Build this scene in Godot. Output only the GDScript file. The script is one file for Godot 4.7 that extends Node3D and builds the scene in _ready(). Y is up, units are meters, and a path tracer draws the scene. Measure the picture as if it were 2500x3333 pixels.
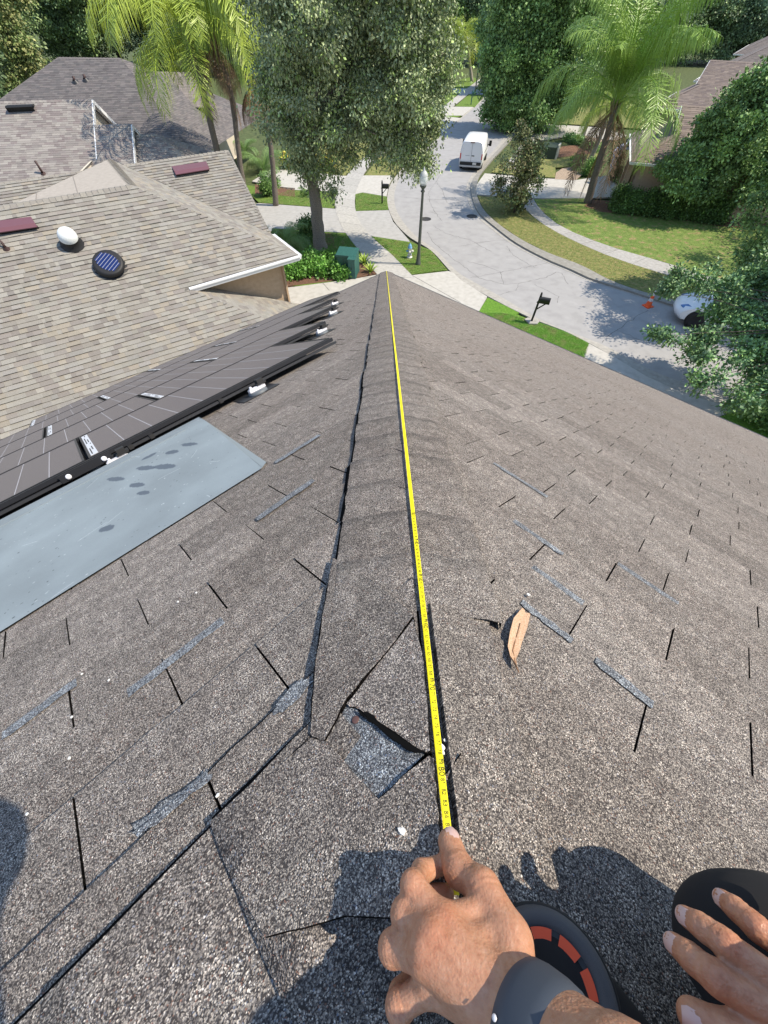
extends Node3D
# A suburban street seen from the peak of a shingle roof. The camera stands 9.2 m above the street, tilted 54 degrees down.

const EYE := Vector3(0, 9.2, 0)
const TILT := 54.0
const FOCAL := 1251.0            # of a picture 2500 by 3333
var rng := RandomNumberGenerator.new()
var names := {}
var M := {}                      # materials

# ---------- layout: a sight line meets the ground, or a roof plane, at a real place ----------
func sight(px: float, py: float) -> Vector3:
	var u := 1666.5 - py
	var c := cos(deg_to_rad(TILT))
	var s := sin(deg_to_rad(TILT))
	return Vector3(px - 1250.0, -FOCAL * s + u * c, -(FOCAL * c + u * s))
func g(px: float, py: float, h := 0.0) -> Vector3:
	var r := sight(px, py)
	return EYE + r * ((h - EYE.y) / r.y)
func on_plane(px: float, py: float, at: Vector3, n: Vector3) -> Vector3:
	var r := sight(px, py)
	return EYE + r * ((at - EYE).dot(n) / r.dot(n))
func ups(base: Vector3, px: float, py: float) -> Vector3:   # the point at the distance of base that is seen at px, py
	var r := sight(px, py)
	return EYE + r * ((base.z - EYE.z) / r.z)

# ---------- naming ----------
func numbered(called: String) -> String:
	var n: int = names.get(called, 0)
	names[called] = n + 1
	return called if n == 0 else "%s_%03d" % [called, n]
func tag(o: Node, label: String, category: String, group := "") -> Node:
	o.set_meta("label", label)
	o.set_meta("category", category)
	if group != "":
		o.set_meta("group", group)
	return o
func thing(called: String, label: String, category: String, at := Vector3.ZERO, turn := 0.0, group := "") -> Node3D:
	var o := Node3D.new()
	o.name = numbered(called)
	add_child(o)
	o.position = at
	o.rotation.y = turn
	tag(o, label, category, group)
	return o
func put(called: String, mesh: Mesh, m: Material, parent: Node = self, at := Vector3.ZERO) -> MeshInstance3D:
	var o := MeshInstance3D.new()
	o.name = numbered(called) if parent == self else called
	o.mesh = mesh
	o.material_override = m
	o.position = at
	parent.add_child(o, true)
	return o
func struct(called: String, mesh: Mesh, m: Material, parent: Node = self) -> MeshInstance3D:
	var o := put(called, mesh, m, parent)
	if parent == self:
		o.set_meta("kind", "structure")
	return o
func stuff(o: Node) -> Node:
	o.set_meta("kind", "stuff")
	return o

# ---------- mesh building ----------
class Build:
	var st := SurfaceTool.new()
	var n := 0
	var tint := Color(1, 1, 1)
	func _init():
		st.begin(Mesh.PRIMITIVE_TRIANGLES)
		st.set_smooth_group(-1)
	func smooth(on := true):
		st.set_smooth_group(0 if on else -1)
	func v(p: Vector3, uv := Vector2.ZERO):
		st.set_color(tint)
		st.set_uv(uv)
		st.add_vertex(p)
		n += 1
	func tri(a: Vector3, b: Vector3, c: Vector3):
		v(a); v(b); v(c)
	func quad(a: Vector3, b: Vector3, c: Vector3, d: Vector3):   # clockwise as seen from its front
		tri(a, b, c); tri(a, c, d)
	func quad_uv(a: Vector3, b: Vector3, c: Vector3, d: Vector3, ua: Vector2, ub: Vector2, uc: Vector2, ud: Vector2):
		v(a, ua); v(b, ub); v(c, uc)
		v(a, ua); v(c, uc); v(d, ud)
	func box(t: Transform3D, s: Vector3):
		var h := s * 0.5
		var p := []
		for i in 8:
			p.append(t * Vector3(h.x if i & 1 else -h.x, h.y if i & 2 else -h.y, h.z if i & 4 else -h.z))
		quad(p[2], p[6], p[7], p[3]); quad(p[0], p[1], p[5], p[4])
		quad(p[4], p[5], p[7], p[6]); quad(p[1], p[0], p[2], p[3])
		quad(p[5], p[1], p[3], p[7]); quad(p[0], p[4], p[6], p[2])
	func abox(c: Vector3, s: Vector3):
		box(Transform3D(Basis(), c), s)
	func bar(a: Vector3, b: Vector3, w: float, h: float, up := Vector3.UP):
		var z := (b - a).normalized()
		if absf(z.dot(up)) > 0.98:
			up = Vector3.RIGHT
		var x := up.cross(z).normalized()
		var y := z.cross(x)
		box(Transform3D(Basis(x, y, z), (a + b) * 0.5), Vector3(w, h, (b - a).length()))
	func tube(pts: Array, radii: Array, sides := 8, caps := true, flat := 1.0, side := Vector3.RIGHT):
		smooth(true)
		var rings := []
		for i in pts.size():
			var d: Vector3 = (pts[mini(i + 1, pts.size() - 1)] - pts[maxi(i - 1, 0)]).normalized()
			var x := d.cross(side).normalized()
			if x.length() < 0.1:
				x = d.cross(Vector3.FORWARD).normalized()
			var y := d.cross(x)
			var ring := []
			for k in sides:
				var w := TAU * k / sides
				ring.append(pts[i] + (x * cos(w) * flat + y * sin(w)) * radii[i])
			rings.append(ring)
		for i in pts.size() - 1:
			for k in sides:
				var j := (k + 1) % sides
				var u0 := float(k) / sides
				var u1 := float(k + 1) / sides
				quad_uv(rings[i][k], rings[i][j], rings[i + 1][j], rings[i + 1][k], Vector2(u0, i), Vector2(u1, i), Vector2(u1, i + 1), Vector2(u0, i + 1))
		if caps:
			for e in [0, pts.size() - 1]:
				for k in sides:
					var j := (k + 1) % sides
					if e == 0:
						tri(pts[e], rings[e][j], rings[e][k])
					else:
						tri(pts[e], rings[e][k], rings[e][j])
		smooth(false)
	func lathe(at: Vector3, prof: Array, sides := 20, up := Vector3.UP):   # prof: [radius, height] pairs from bottom to top
		smooth(true)
		var x := up.cross(Vector3.FORWARD if absf(up.z) < 0.9 else Vector3.RIGHT).normalized()
		var y := up.cross(x)
		for i in prof.size() - 1:
			for k in sides:
				var p := []
				for q in [[i, k], [i, k + 1], [i + 1, k + 1], [i + 1, k]]:
					var w: float = TAU * q[1] / sides
					p.append(at + (x * cos(w) + y * sin(w)) * prof[q[0]][0] + up * prof[q[0]][1])
				quad(p[0], p[3], p[2], p[1])
		smooth(false)
	func prism(poly: PackedVector3Array, down: Vector3):   # a flat outline and its sides; down leads to its underside
		var p2 := PackedVector2Array()
		var nrm := -down.normalized()
		var x := nrm.cross(Vector3.FORWARD if absf(nrm.z) < 0.9 else Vector3.RIGHT).normalized()
		var y := nrm.cross(x)
		for p in poly:
			p2.append(Vector2(p.dot(x), p.dot(y)))
		var t := Geometry2D.triangulate_polygon(p2)
		for i in range(0, t.size(), 3):
			var a := poly[t[i]]
			var b := poly[t[i + 1]]
			var c := poly[t[i + 2]]
			if (b - a).cross(c - a).dot(nrm) > 0:
				tri(a, c, b)
			else:
				tri(a, b, c)
		if down.length() > 0.0001:
			var cw := Geometry2D.is_polygon_clockwise(p2)
			for i in poly.size():
				var a := poly[i]
				var b := poly[(i + 1) % poly.size()]
				if cw:
					quad(b, a, a + down, b + down)
				else:
					quad(a, b, b + down, a + down)
	func mesh(tangents := false) -> ArrayMesh:
		st.generate_normals()
		if tangents:
			st.generate_tangents()
		return st.commit()

func many(called: String, mesh: Mesh, m: Material, places: Array, tints: Array, parent: Node) -> MultiMeshInstance3D:
	var mm := MultiMesh.new()
	mm.transform_format = MultiMesh.TRANSFORM_3D
	mm.use_colors = not tints.is_empty()
	mm.mesh = mesh
	mm.instance_count = places.size()
	for i in places.size():
		mm.set_instance_transform(i, places[i])
		if mm.use_colors:
			mm.set_instance_color(i, tints[i])
	var o := MultiMeshInstance3D.new()
	o.name = numbered(called) if parent == self else called
	o.multimesh = mm
	o.material_override = m
	parent.add_child(o, true)
	o.set_meta("kind", "stuff")
	return o

# ---------- materials ----------
func lin(r: float, gr: float, b: float) -> Color:      # from real-world base colour to what albedo_color wants
	return Color(r, gr, b).linear_to_srgb()
func mat(c: Color, rough := 0.8, metal := 0.0) -> StandardMaterial3D:
	var m := StandardMaterial3D.new()
	m.albedo_color = c
	m.roughness = rough
	m.metallic = metal
	return m
func ramp(stops: Array) -> Gradient:
	var gr := Gradient.new()
	var off := PackedFloat32Array()
	var col := PackedColorArray()
	for s in stops:
		off.append(s[0])
		col.append(s[1])
	gr.offsets = off
	gr.colors = col
	return gr
func noise_tex(kind: int, freq: float, octaves: int, stops: Array, size := 512, sd := 1) -> NoiseTexture2D:
	var n := FastNoiseLite.new()
	n.noise_type = kind
	n.frequency = freq
	n.fractal_octaves = octaves
	n.seed = sd
	if octaves == 1:
		n.fractal_type = FastNoiseLite.FRACTAL_NONE
	var t := NoiseTexture2D.new()
	t.width = size
	t.height = size
	t.seamless = true
	t.noise = n
	t.color_ramp = ramp(stops)
	return t
func grainy(base: Color, dark: Color, light: Color, scale: float, rough := 0.9, relief := 0.3, freq := 0.02, sd := 1) -> StandardMaterial3D:
	var m := mat(Color(1, 1, 1), rough)
	m.albedo_texture = noise_tex(FastNoiseLite.TYPE_SIMPLEX_SMOOTH, freq, 6, [[0.2, dark], [0.45, base], [0.6, base], [0.85, light]], 512, sd)
	m.heightmap_enabled = relief > 0
	if relief > 0:
		m.heightmap_texture = noise_tex(FastNoiseLite.TYPE_SIMPLEX_SMOOTH, 0.08, 4, [[0.0, Color.BLACK], [1.0, Color.WHITE]], 512, sd + 9)
		m.heightmap_scale = relief
	m.uv1_triplanar = true
	m.uv1_world_triplanar = true
	m.uv1_scale = Vector3.ONE * scale
	return m

var grain_color: ImageTexture
var grain_height: ImageTexture
func make_granules():
	# mineral granules of an asphalt shingle: one tile is 0.40 m wide
	var n := 1024
	var col := PackedByteArray()
	var hei := PackedByteArray()
	col.resize(n * n * 3)
	hei.resize(n * n)
	for i in n * n:
		col[i * 3] = 74
		col[i * 3 + 1] = 73
		col[i * 3 + 2] = 74
	var r := RandomNumberGenerator.new()
	r.seed = 77
	var coarse := PackedFloat32Array()
	for i in 20 * 20 + 7 * 7:
		coarse.append(r.randf())
	for k in 60000:
		var cx := r.randf() * n
		var cy := r.randf() * n
		var ra := r.randf_range(1.8, 4.3)
		var rb := ra * r.randf_range(0.55, 0.95)
		var w := r.randf() * PI
		var cw := cos(w)
		var sw := sin(w)
		var top := r.randf_range(90, 240)
		var lum := 0.0
		for lay in [[20, 0, 0.14], [7, 400, 0.08]]:
			var gx: float = cx / n * lay[0]
			var gy: float = cy / n * lay[0]
			var q: int = lay[0]
			var v0 := lerpf(coarse[lay[1] + int(gy) % q * q + int(gx) % q], coarse[lay[1] + int(gy) % q * q + (int(gx) + 1) % q], smoothstep(0, 1, gx - floor(gx)))
			var v1 := lerpf(coarse[lay[1] + (int(gy) + 1) % q * q + int(gx) % q], coarse[lay[1] + (int(gy) + 1) % q * q + (int(gx) + 1) % q], smoothstep(0, 1, gx - floor(gx)))
			lum += (lerpf(v0, v1, smoothstep(0, 1, gy - floor(gy))) - 0.5) * 2.0 * lay[2]
		var t := clampf(r.randf() + lum * 0.8, 0.0, 0.999)
		var c := Vector3(108, 107, 106)
		if t < 0.20:
			c = Vector3(88, 87, 87)
		elif t < 0.42:
			c = Vector3(100, 99, 99)
		elif t < 0.62:
			c = Vector3(124, 122, 119)
		elif t < 0.80:
			c = Vector3(143, 141, 137)
		elif t < 0.925:
			c = Vector3(164, 162, 157)
		elif t < 0.95:
			c = Vector3(118, 96, 88)
		elif t < 0.975:
			c = Vector3(112, 120, 134)
		else:
			c = Vector3(196, 195, 190)
		c *= 1.2 * r.randf_range(0.86, 1.12)
		var e := int(ceil(ra))
		for dy in range(-e, e + 1):
			for dx in range(-e, e + 1):
				var p := (dx * cw + dy * sw) / ra
				var q := (dy * cw - dx * sw) / rb
				var d := p * p + q * q
				if d < 1.0:
					var at := posmod(int(cy) + dy, n) * n + posmod(int(cx) + dx, n)
					var h := top * (1.0 - 0.75 * d)
					if h > hei[at]:
						hei[at] = int(h)
						col[at * 3] = int(clampf(c.x, 0, 255))
						col[at * 3 + 1] = int(clampf(c.y, 0, 255))
						col[at * 3 + 2] = int(clampf(c.z, 0, 255))
	grain_color = ImageTexture.create_from_image(Image.create_from_data(n, n, false, Image.FORMAT_RGB8, col))
	grain_height = ImageTexture.create_from_image(Image.create_from_data(n, n, false, Image.FORMAT_L8, hei))
func granular(tint: Color, relief := 0.10) -> StandardMaterial3D:
	var m := mat(tint, 0.92)
	m.metallic_specular = 0.15
	m.albedo_texture = grain_color
	m.heightmap_enabled = true
	m.heightmap_texture = grain_height
	m.heightmap_scale = relief
	m.vertex_color_use_as_albedo = true
	return m

func _ready():
	rng.seed = 20240
	# ---------- camera, sky, sun, exposure ----------
	var cam := Camera3D.new()
	cam.name = "camera"
	cam.position = EYE
	cam.rotation_degrees = Vector3(-TILT, 0, 0)
	cam.fov = rad_to_deg(2.0 * atan(1666.5 / FOCAL))
	cam.near = 0.02
	cam.far = 900.0
	add_child(cam)
	cam.current = true
	var env := Environment.new()
	env.background_mode = Environment.BG_SKY
	var sky := Sky.new()
	var ps := ProceduralSkyMaterial.new()
	ps.sky_top_color = Color(0.46, 0.57, 0.72)
	ps.sky_horizon_color = Color(0.84, 0.87, 0.90)
	ps.ground_horizon_color = Color(0.62, 0.70, 0.74)
	ps.ground_bottom_color = Color(0.25, 0.27, 0.24)
	ps.sky_curve = 0.2
	ps.sun_angle_max = 1.0
	ps.energy_multiplier = SKY_ENERGY
	sky.sky_material = ps
	env.sky = sky
	env.tonemap_mode = Environment.TONE_MAPPER_LINEAR
	env.tonemap_exposure = EXPOSURE
	env.sdfgi_enabled = true
	env.ssao_enabled = true
	env.ssil_enabled = true
	var we := WorldEnvironment.new()
	we.name = "world_environment"
	we.environment = env
	add_child(we)
	var sun := DirectionalLight3D.new()
	sun.name = "sun"
	sun.light_energy = SUN_ENERGY
	sun.light_color = Color(1.0, 0.95, 0.87)
	sun.light_angular_distance = 0.5
	sun.shadow_enabled = true
	sun.look_at_from_position(TO_SUN, Vector3.ZERO)
	add_child(sun)
	make_granules()
	make_materials()
	own_roof()
	more_materials()
	ground_materials()
	ground()
	solar()
	plant_materials()
	street_materials()
	neighbour_house()
	gable_house_left()
	dark_hip_house()
	right_houses()
	plants()
	street()
	person()

# ---------- the roof under the camera: a hip runs straight away from the peak ----------
const TO_SUN := Vector3(0.58, 0.80, 0.04)
const SKY_ENERGY := 1.35
const SUN_ENERGY := 1.5
const EXPOSURE := 1.32
const GRANULE := Color(0.95, 0.92, 0.90)
const GRAIN := 0.27
const PEAK := Vector3(0.055, 8.674, 0)
const SLOPE := 0.4908
const EAVE := 7.32                       # slope length from the peak's level to the eave
const COURSE := 0.142
var ct := cos(atan(SLOPE))
var sn := sin(atan(SLOPE))
var AL := Vector3(-1, 0, 1) / sqrt(2.0)
var AR := Vector3(1, 0, 1) / sqrt(2.0)
var DL: Vector3
var DR: Vector3
var NL: Vector3
var NR: Vector3
var HD: Vector3
func rl(a: float, d: float, h := 0.0) -> Vector3:
	return PEAK + AL * a + DL * d + NL * h
func rr(a: float, d: float, h := 0.0) -> Vector3:
	return PEAK + AR * a + DR * d + NR * h
func on_left(px: float, py: float, h := 0.0) -> Vector3:
	return on_plane(px, py, PEAK + NL * h, NL)
func on_right(px: float, py: float, h := 0.0) -> Vector3:
	return on_plane(px, py, PEAK + NR * h, NR)

var patch := FastNoiseLite.new()
func roof_tone(p: Vector3) -> Color:      # weathering: broad blotches and streaks that run down the roof
	var v := 1.0 + 0.16 * patch.get_noise_3d(p.x * 2.2, p.y * 2.2, p.z * 2.2) + 0.14 * patch.get_noise_3d(p.x * 14, p.y * 14, p.z * 14)
	return Color(v, v * 0.985, v * 0.975)
func tab_mesh(fr: Callable, poly: PackedVector2Array, d_low: float, thick: float, uvo: Vector2, into: Build = null, shade_lip := 0.0) -> Build:
	# one shingle tab: poly in (a, d); it lies on the roof at its upper edge and stands proud by thick at its lower edge
	var b := into if into else Build.new()
	var top := []
	for p in poly:
		var up := thick * clampf(1.0 - (d_low - p.y) / COURSE, 0.0, 1.0) + 0.0006
		top.append(fr.call(p.x, p.y, up))
	var t := Geometry2D.triangulate_polygon(poly)
	var nrm: Vector3 = fr.call(0, 0, 1) - fr.call(0, 0, 0)
	for i in range(0, t.size(), 3):
		var o := [t[i], t[i + 1], t[i + 2]]
		if (top[o[1]] - top[o[0]]).cross(top[o[2]] - top[o[0]]).dot(nrm) > 0:
			o = [t[i], t[i + 2], t[i + 1]]
		for k in o:
			b.tint = roof_tone(top[k])
			b.v(top[k], poly[k] / GRAIN + uvo)
	for i in poly.size():                   # edges down to the layer below
		var j := (i + 1) % poly.size()
		var p: Vector2 = poly[i]
		var q: Vector2 = poly[j]
		if p.y < d_low - COURSE * 0.9 and q.y < d_low - COURSE * 0.9:
			continue
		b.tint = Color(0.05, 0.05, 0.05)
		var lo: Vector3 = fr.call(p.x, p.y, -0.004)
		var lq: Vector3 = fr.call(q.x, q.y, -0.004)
		if shade_lip > 0.0 and p.y > d_low - 0.012 and q.y > d_low - 0.012:  # black lip drawn beyond the lower edge as its painted shadow
			lo = fr.call(p.x, p.y + shade_lip, thick * 0.25 + 0.002)
			lq = fr.call(q.x, q.y + shade_lip, thick * 0.25 + 0.002)
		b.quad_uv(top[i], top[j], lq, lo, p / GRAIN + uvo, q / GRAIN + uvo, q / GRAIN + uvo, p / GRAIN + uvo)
	return b
func rough_tab(a0: float, a1: float, d0: float, d1: float, near: bool) -> PackedVector2Array:
	var p := PackedVector2Array()
	var k := 9 if near else 2
	p.append(Vector2(a0, d0))
	p.append(Vector2(a1, d0))
	for i in k:
		var f := float(i) / (k - 1)
		var w := rng.randf_range(-0.0016, 0.0016) if near else 0.0
		p.append(Vector2(lerpf(a1, a0, f) + w * 0.5, d1 + w + (rng.randf_range(-0.004, 0.0) if not near else 0.0)))
	return p
func own_roof():
	DL = Vector3(-1, 0, -1) / sqrt(2.0) * ct + Vector3.DOWN * sn
	DR = Vector3(1, 0, -1) / sqrt(2.0) * ct + Vector3.DOWN * sn
	NL = AL.cross(DL)
	if NL.y < 0:
		NL = -NL
	NR = AR.cross(DR)
	if NR.y < 0:
		NR = -NR
	HD = (Vector3(0, -SLOPE / sqrt(2.0), -1)).normalized()
	patch.seed = 5
	patch.frequency = 0.6
	patch.fractal_octaves = 3
	var house := thing("shingle_house", "two-storey house with the worn grey shingle hip roof in the foreground", "house")
	# walls, fascia and deck
	var ep := EAVE * ct
	var e_tip := PEAK + Vector3(0, -EAVE * sn, -ep * sqrt(2.0))
	var eave_l := e_tip + AL * 16.0
	var eave_r := e_tip + AR * (2 * ep)
	var back_r := eave_r + AL * 16.0
	var back_l := eave_l + AR * (2 * ep)
	var ridge_end := PEAK + AL * 9.5
	var deck := Build.new()
	for f in [[PEAK, e_tip, eave_l, ridge_end], [PEAK, eave_r, e_tip], [PEAK, ridge_end, back_r + AL * 0.0, eave_r]]:
		var c := Vector3(0, -0.004, 0)
		for i in range(1, f.size() - 1):
			deck.tri(f[0] + c, f[i] + c, f[i + 1] + c)
	put("roof_deck", deck.mesh(), M.tar_and_edge_shade, house)
	var wb := Build.new()
	var inset := 0.45
	var ctr := (e_tip + back_r) * 0.5
	var ring := [e_tip, eave_r, back_r, back_l if false else eave_l]
	for i in 4:
		var a: Vector3 = ring[i]
		var b: Vector3 = ring[(i + 1) % 4]
		var ai := a + (ctr - a) * Vector3(1, 0, 1) * 0.06
		var bi := b + (ctr - b) * Vector3(1, 0, 1) * 0.06
		wb.quad(Vector3(ai.x, a.y - 0.16, ai.z), Vector3(bi.x, b.y - 0.16, bi.z), Vector3(bi.x, -0.05, bi.z), Vector3(ai.x, -0.05, ai.z))
	put("wall", wb.mesh(), M.stucco, house)
	var fb := Build.new()
	for i in 4:
		var a: Vector3 = ring[i]
		var b: Vector3 = ring[(i + 1) % 4]
		fb.bar(a + Vector3(0, -0.10, 0), b + Vector3(0, -0.10, 0), 0.03, 0.16)
	put("fascia", fb.mesh(), M.white_paint, house)
	var sb := Build.new()
	sb.quad(ring[0] + Vector3(0, -0.17, 0), ring[1] + Vector3(0, -0.17, 0), ring[2] + Vector3(0, -0.17, 0), ring[3] + Vector3(0, -0.17, 0))
	put("soffit", sb.mesh(), M.white_paint, house)
	# drip edge along the two eaves in view
	var db := Build.new()
	for pr in [[e_tip, eave_l], [e_tip, eave_r]]:
		db.bar(pr[0] + Vector3(0, 0.002, 0), pr[1] + Vector3(0, 0.002, 0), 0.04, 0.012)
	put("drip_edge", db.mesh(), M.dark_metal, house)
	# shingle courses, tab by tab
	var jobs := []                       # [distance, left?, a0, a1, d0, d1]
	for side in [true, false]:
		var first: float = 0.24 if side else 0.267
		var step: float = COURSE if side else 0.1335
		var row := 0
		var d1 := first
		while d1 < EAVE + 0.05:
			var d0 := maxf(d1 - step, 0.0)
			var off: float = 0.188 + 0.1525 * (row % 2) + rng.randf_range(-0.02, 0.02) if side else 0.047 + 0.1525 * (row % 2) + rng.randf_range(-0.04, 0.04)
			var lo := -d1 * ct
			var hi := 9.0 if side else d1 * ct + 0.4
			var a: float = off - ceil((off - lo) / 0.305) * 0.305
			if not side and row == 0:          # the first course under the caps runs unbroken
				jobs.append([0.0, side, -0.26, 1.30, -0.5, d1, 1.0])
				a = hi
			while a < hi:
				var mid: Vector3 = rl(a + 0.15, d1 - 0.07) if side else rr(a + 0.15, d1 - 0.07)
				var dist := (mid - EYE).length()
				var z := (mid - EYE).dot(Vector3(0, -sin(deg_to_rad(TILT)), -cos(deg_to_rad(TILT))))
				if z > 0.05 or dist < 2.0:
					jobs.append([dist, side, a, a + 0.305, d0, minf(d1, EAVE + 0.02), z])
				a += 0.305
			d1 += step
			row += 1
	jobs.sort_custom(func(x, y): return x[0] < y[0])
	var rest := Build.new()
	var singles := 0
	var shade := [M.granule_a, M.granule_b, M.granule_c, M.granule_d]
	for j in jobs:
		var fr: Callable = rl if j[1] else rr
		var near: bool = singles < 300
		var gap := 0.0017
		var poly := rough_tab(j[2] + gap, j[3] - gap, j[4], j[5], near)
		# cut along the hip (and the far hip of the right-hand plane)
		var big := PackedVector2Array([Vector2(0.0, 0.0), Vector2(-30.0 * ct, 30.0), Vector2(30.0, 30.0), Vector2(30.0, 0.0)]) if j[1] else PackedVector2Array([Vector2(0.5 * ct, -0.5), Vector2(-30.0 * ct, 30.0), Vector2(30.0 * ct + 0.4, 30.0), Vector2(1.2, 0.6), Vector2(1.3, -0.5)])
		var inside := true
		for p in poly:
			if p.x < -p.y * ct or (not j[1] and p.x > p.y * ct + 0.4):
				inside = false
		var parts := [poly]
		if not inside:
			parts = Geometry2D.intersect_polygons(poly, big)
		for q in parts:
			if q.size() < 3:
				continue
			var thick := rng.randf_range(0.0055, 0.009) + (0.003 if j[1] and j[5] < 0.7 else 0.0)
			var uvo := Vector2(rng.randf(), rng.randf())
			if near:
				put("shingle_tab", tab_mesh(fr, q, j[5], thick, uvo, null, rng.randf_range(0.003, 0.008) * (1.0 if j[5] < 0.6 else 0.45) if j[1] else 0.0).mesh(), shade[rng.randi() % 4], house)
				singles += 1
			else:
				tab_mesh(fr, q, j[5], thick, uvo, rest)
	stuff(put("shingle_tabs_far", rest.mesh(), M.granule_a, house))
	var pl := (DL - HD * DL.dot(HD)).normalized()
	var pr := (DR - HD * DR.dot(HD)).normalized()
	caps(house, "hip_cap", HD, pl, pr, (NL + NR).normalized(), 0.25, EAVE * ct * sqrt(2.0) / cos(atan(SLOPE / sqrt(2.0))) - 0.03, 0.146)
	var DB := Vector3(1, 0, 1) / sqrt(2.0) * ct + Vector3.DOWN * sn
	caps(house, "ridge_cap", AL, DB, DL, Vector3.UP, 0.02, 2.2, 0.185, 1.13)
	var nb_ := Vector3(sn / sqrt(2.0), ct, sn / sqrt(2.0))
	var bq := PackedVector3Array([PEAK + AL * -0.05, PEAK + AL * 2.4, PEAK + AL * 2.4 + DB * 0.7, PEAK + AL * -0.05 + DB * 0.7])
	granule_plate("back_course", bq, nb_, 0.003, M.granule_b, house)
	own_peak(house)
	own_vent(house)
var caps_at := Vector3.ZERO
func caps(house: Node3D, called: String, hd: Vector3, pl: Vector3, pr: Vector3, hup: Vector3, from: float, to: float, step: float, wide := 1.0):
	# bent shingles that overlap along a hip or ridge
	var shade := [M.granule_a, M.granule_b, M.granule_c, M.granule_d]
	var us := [-0.158, -0.12, -0.08, -0.045, -0.018, 0.0, 0.018, 0.045, 0.08, 0.12, 0.158]
	var s := from
	while s < to:
		var b := Build.new()
		var rows := []
		var s1 := s + step
		var wob := rng.randf_range(-0.005, 0.005)
		var uvo := Vector2(rng.randf(), rng.randf())
		for f in ([[s, 0.0140], [s + step * 0.35, 0.0141], [s + step * 0.7, 0.0142], [s1, 0.0146], [s1 + 0.001, 0.0120]] if called == "hip_cap" else [[s, 0.009], [s + step * 0.35, 0.010], [s + step * 0.7, 0.0125], [s1, 0.0165], [s1 + 0.001, 0.006]]):
			var line := []
			for u in us:
				var lift: float = f[1] + 0.004 * (1.0 - absf(u) / 0.16) - 0.012 * exp(-u * u / 0.0012)
				var edge: float = wob + rng.randf_range(-0.0035, 0.0035) if absf(u) > 0.15 else 0.0
				line.append(PEAK + caps_at + hd * float(f[0]) + (pl if u < 0 else pr) * (absf(u) * wide + edge) + hup * (lift + (0.008 if absf(u) > 0.1 else 0.0)))
			rows.append(line)
		b.smooth(true)
		for i in rows.size() - 1:
			for k in us.size() - 1:
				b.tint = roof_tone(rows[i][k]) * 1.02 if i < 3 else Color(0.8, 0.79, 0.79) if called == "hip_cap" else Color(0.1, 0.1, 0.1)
				var sv := s + 0.05 * i
				b.quad_uv(rows[i][k], rows[i][k + 1], rows[i + 1][k + 1], rows[i + 1][k], Vector2(us[k], sv) / GRAIN + uvo, Vector2(us[k + 1], sv) / GRAIN + uvo, Vector2(us[k + 1], sv + 0.05) / GRAIN + uvo, Vector2(us[k], sv + 0.05) / GRAIN + uvo)
		b.smooth(false)
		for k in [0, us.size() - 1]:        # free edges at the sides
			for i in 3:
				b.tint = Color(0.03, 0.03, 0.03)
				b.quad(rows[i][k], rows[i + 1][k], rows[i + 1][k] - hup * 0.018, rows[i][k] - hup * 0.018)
		put(called, b.mesh(), shade[1 if rng.randf() < 0.7 else 3], house)
		if called == "ridge_cap":  # black strip laid in place of the shadow under the ridge cap edge
			var edge_shade := Build.new()
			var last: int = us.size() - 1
			edge_shade.quad(rows[0][last] - hup * 0.002 - pr * 0.004, rows[3][last] - hup * 0.002 - pr * 0.004, rows[3][last] + pr * 0.006 - hup * 0.0125, rows[0][last] + pr * 0.007 - hup * 0.0125)
			put("painted_edge_shade", edge_shade.mesh(), M.tar_and_edge_shade, house)
		if called == "hip_cap":             # dark strip painted along the cap edge, standing for its shadow
			var edge_shade := Build.new()
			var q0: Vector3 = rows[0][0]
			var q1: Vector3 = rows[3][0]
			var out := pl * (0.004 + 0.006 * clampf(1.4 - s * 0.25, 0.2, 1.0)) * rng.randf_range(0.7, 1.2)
			edge_shade.quad(q0 - hup * 0.002 - pl * 0.004, q1 - hup * 0.002 - pl * 0.004, q1 + out - hup * 0.0125, q0 + out - hup * 0.0125)
			put("painted_edge_shade", edge_shade.mesh(), M.tar_and_edge_shade, house)
		s = s1

# ---------- the torn caps at the peak, and what lies there ----------
func left_patch(pts: Array, h: float, rag := 0.0) -> PackedVector3Array:
	var o := PackedVector3Array()
	for i in pts.size():
		var p: Vector2 = pts[i]
		var q: Vector2 = pts[(i + 1) % pts.size()]
		var n := 1 if rag == 0.0 else 4
		for k in n:
			var w := p.lerp(q, float(k) / n)
			var r := Vector3(rng.randf_range(-rag, rag), 0, rng.randf_range(-rag, rag)) if k > 0 else Vector3.ZERO
			o.append(on_left(w.x, w.y, h) + r)
	return o
func granule_plate(called: String, poly: PackedVector3Array, nrm: Vector3, thick: float, m: Material, house: Node3D, rim := 0.03):
	var b := Build.new()
	b.prism(poly, -nrm * maxf(thick, 0.00005))
	# map the granules straight onto the plate
	var st := SurfaceTool.new()
	var arr := b.mesh().surface_get_arrays(0)
	var vs: PackedVector3Array = arr[Mesh.ARRAY_VERTEX]
	var ns: PackedVector3Array = arr[Mesh.ARRAY_NORMAL]
	st.begin(Mesh.PRIMITIVE_TRIANGLES)
	st.set_smooth_group(-1)
	var x := (AL - nrm * AL.dot(nrm)).normalized()
	var y := nrm.cross(x)
	var o := Vector2(rng.randf(), rng.randf())
	for i in vs.size():
		var side: bool = absf(ns[i].dot(nrm)) < 0.6
		st.set_color(Color(rim, rim, rim) if side else roof_tone(vs[i]))
		st.set_uv(Vector2(vs[i].dot(x), vs[i].dot(y)) / GRAIN + o)
		st.set_normal(ns[i])
		st.add_vertex(vs[i])
	return put(called, st.commit(), m, house)
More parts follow.
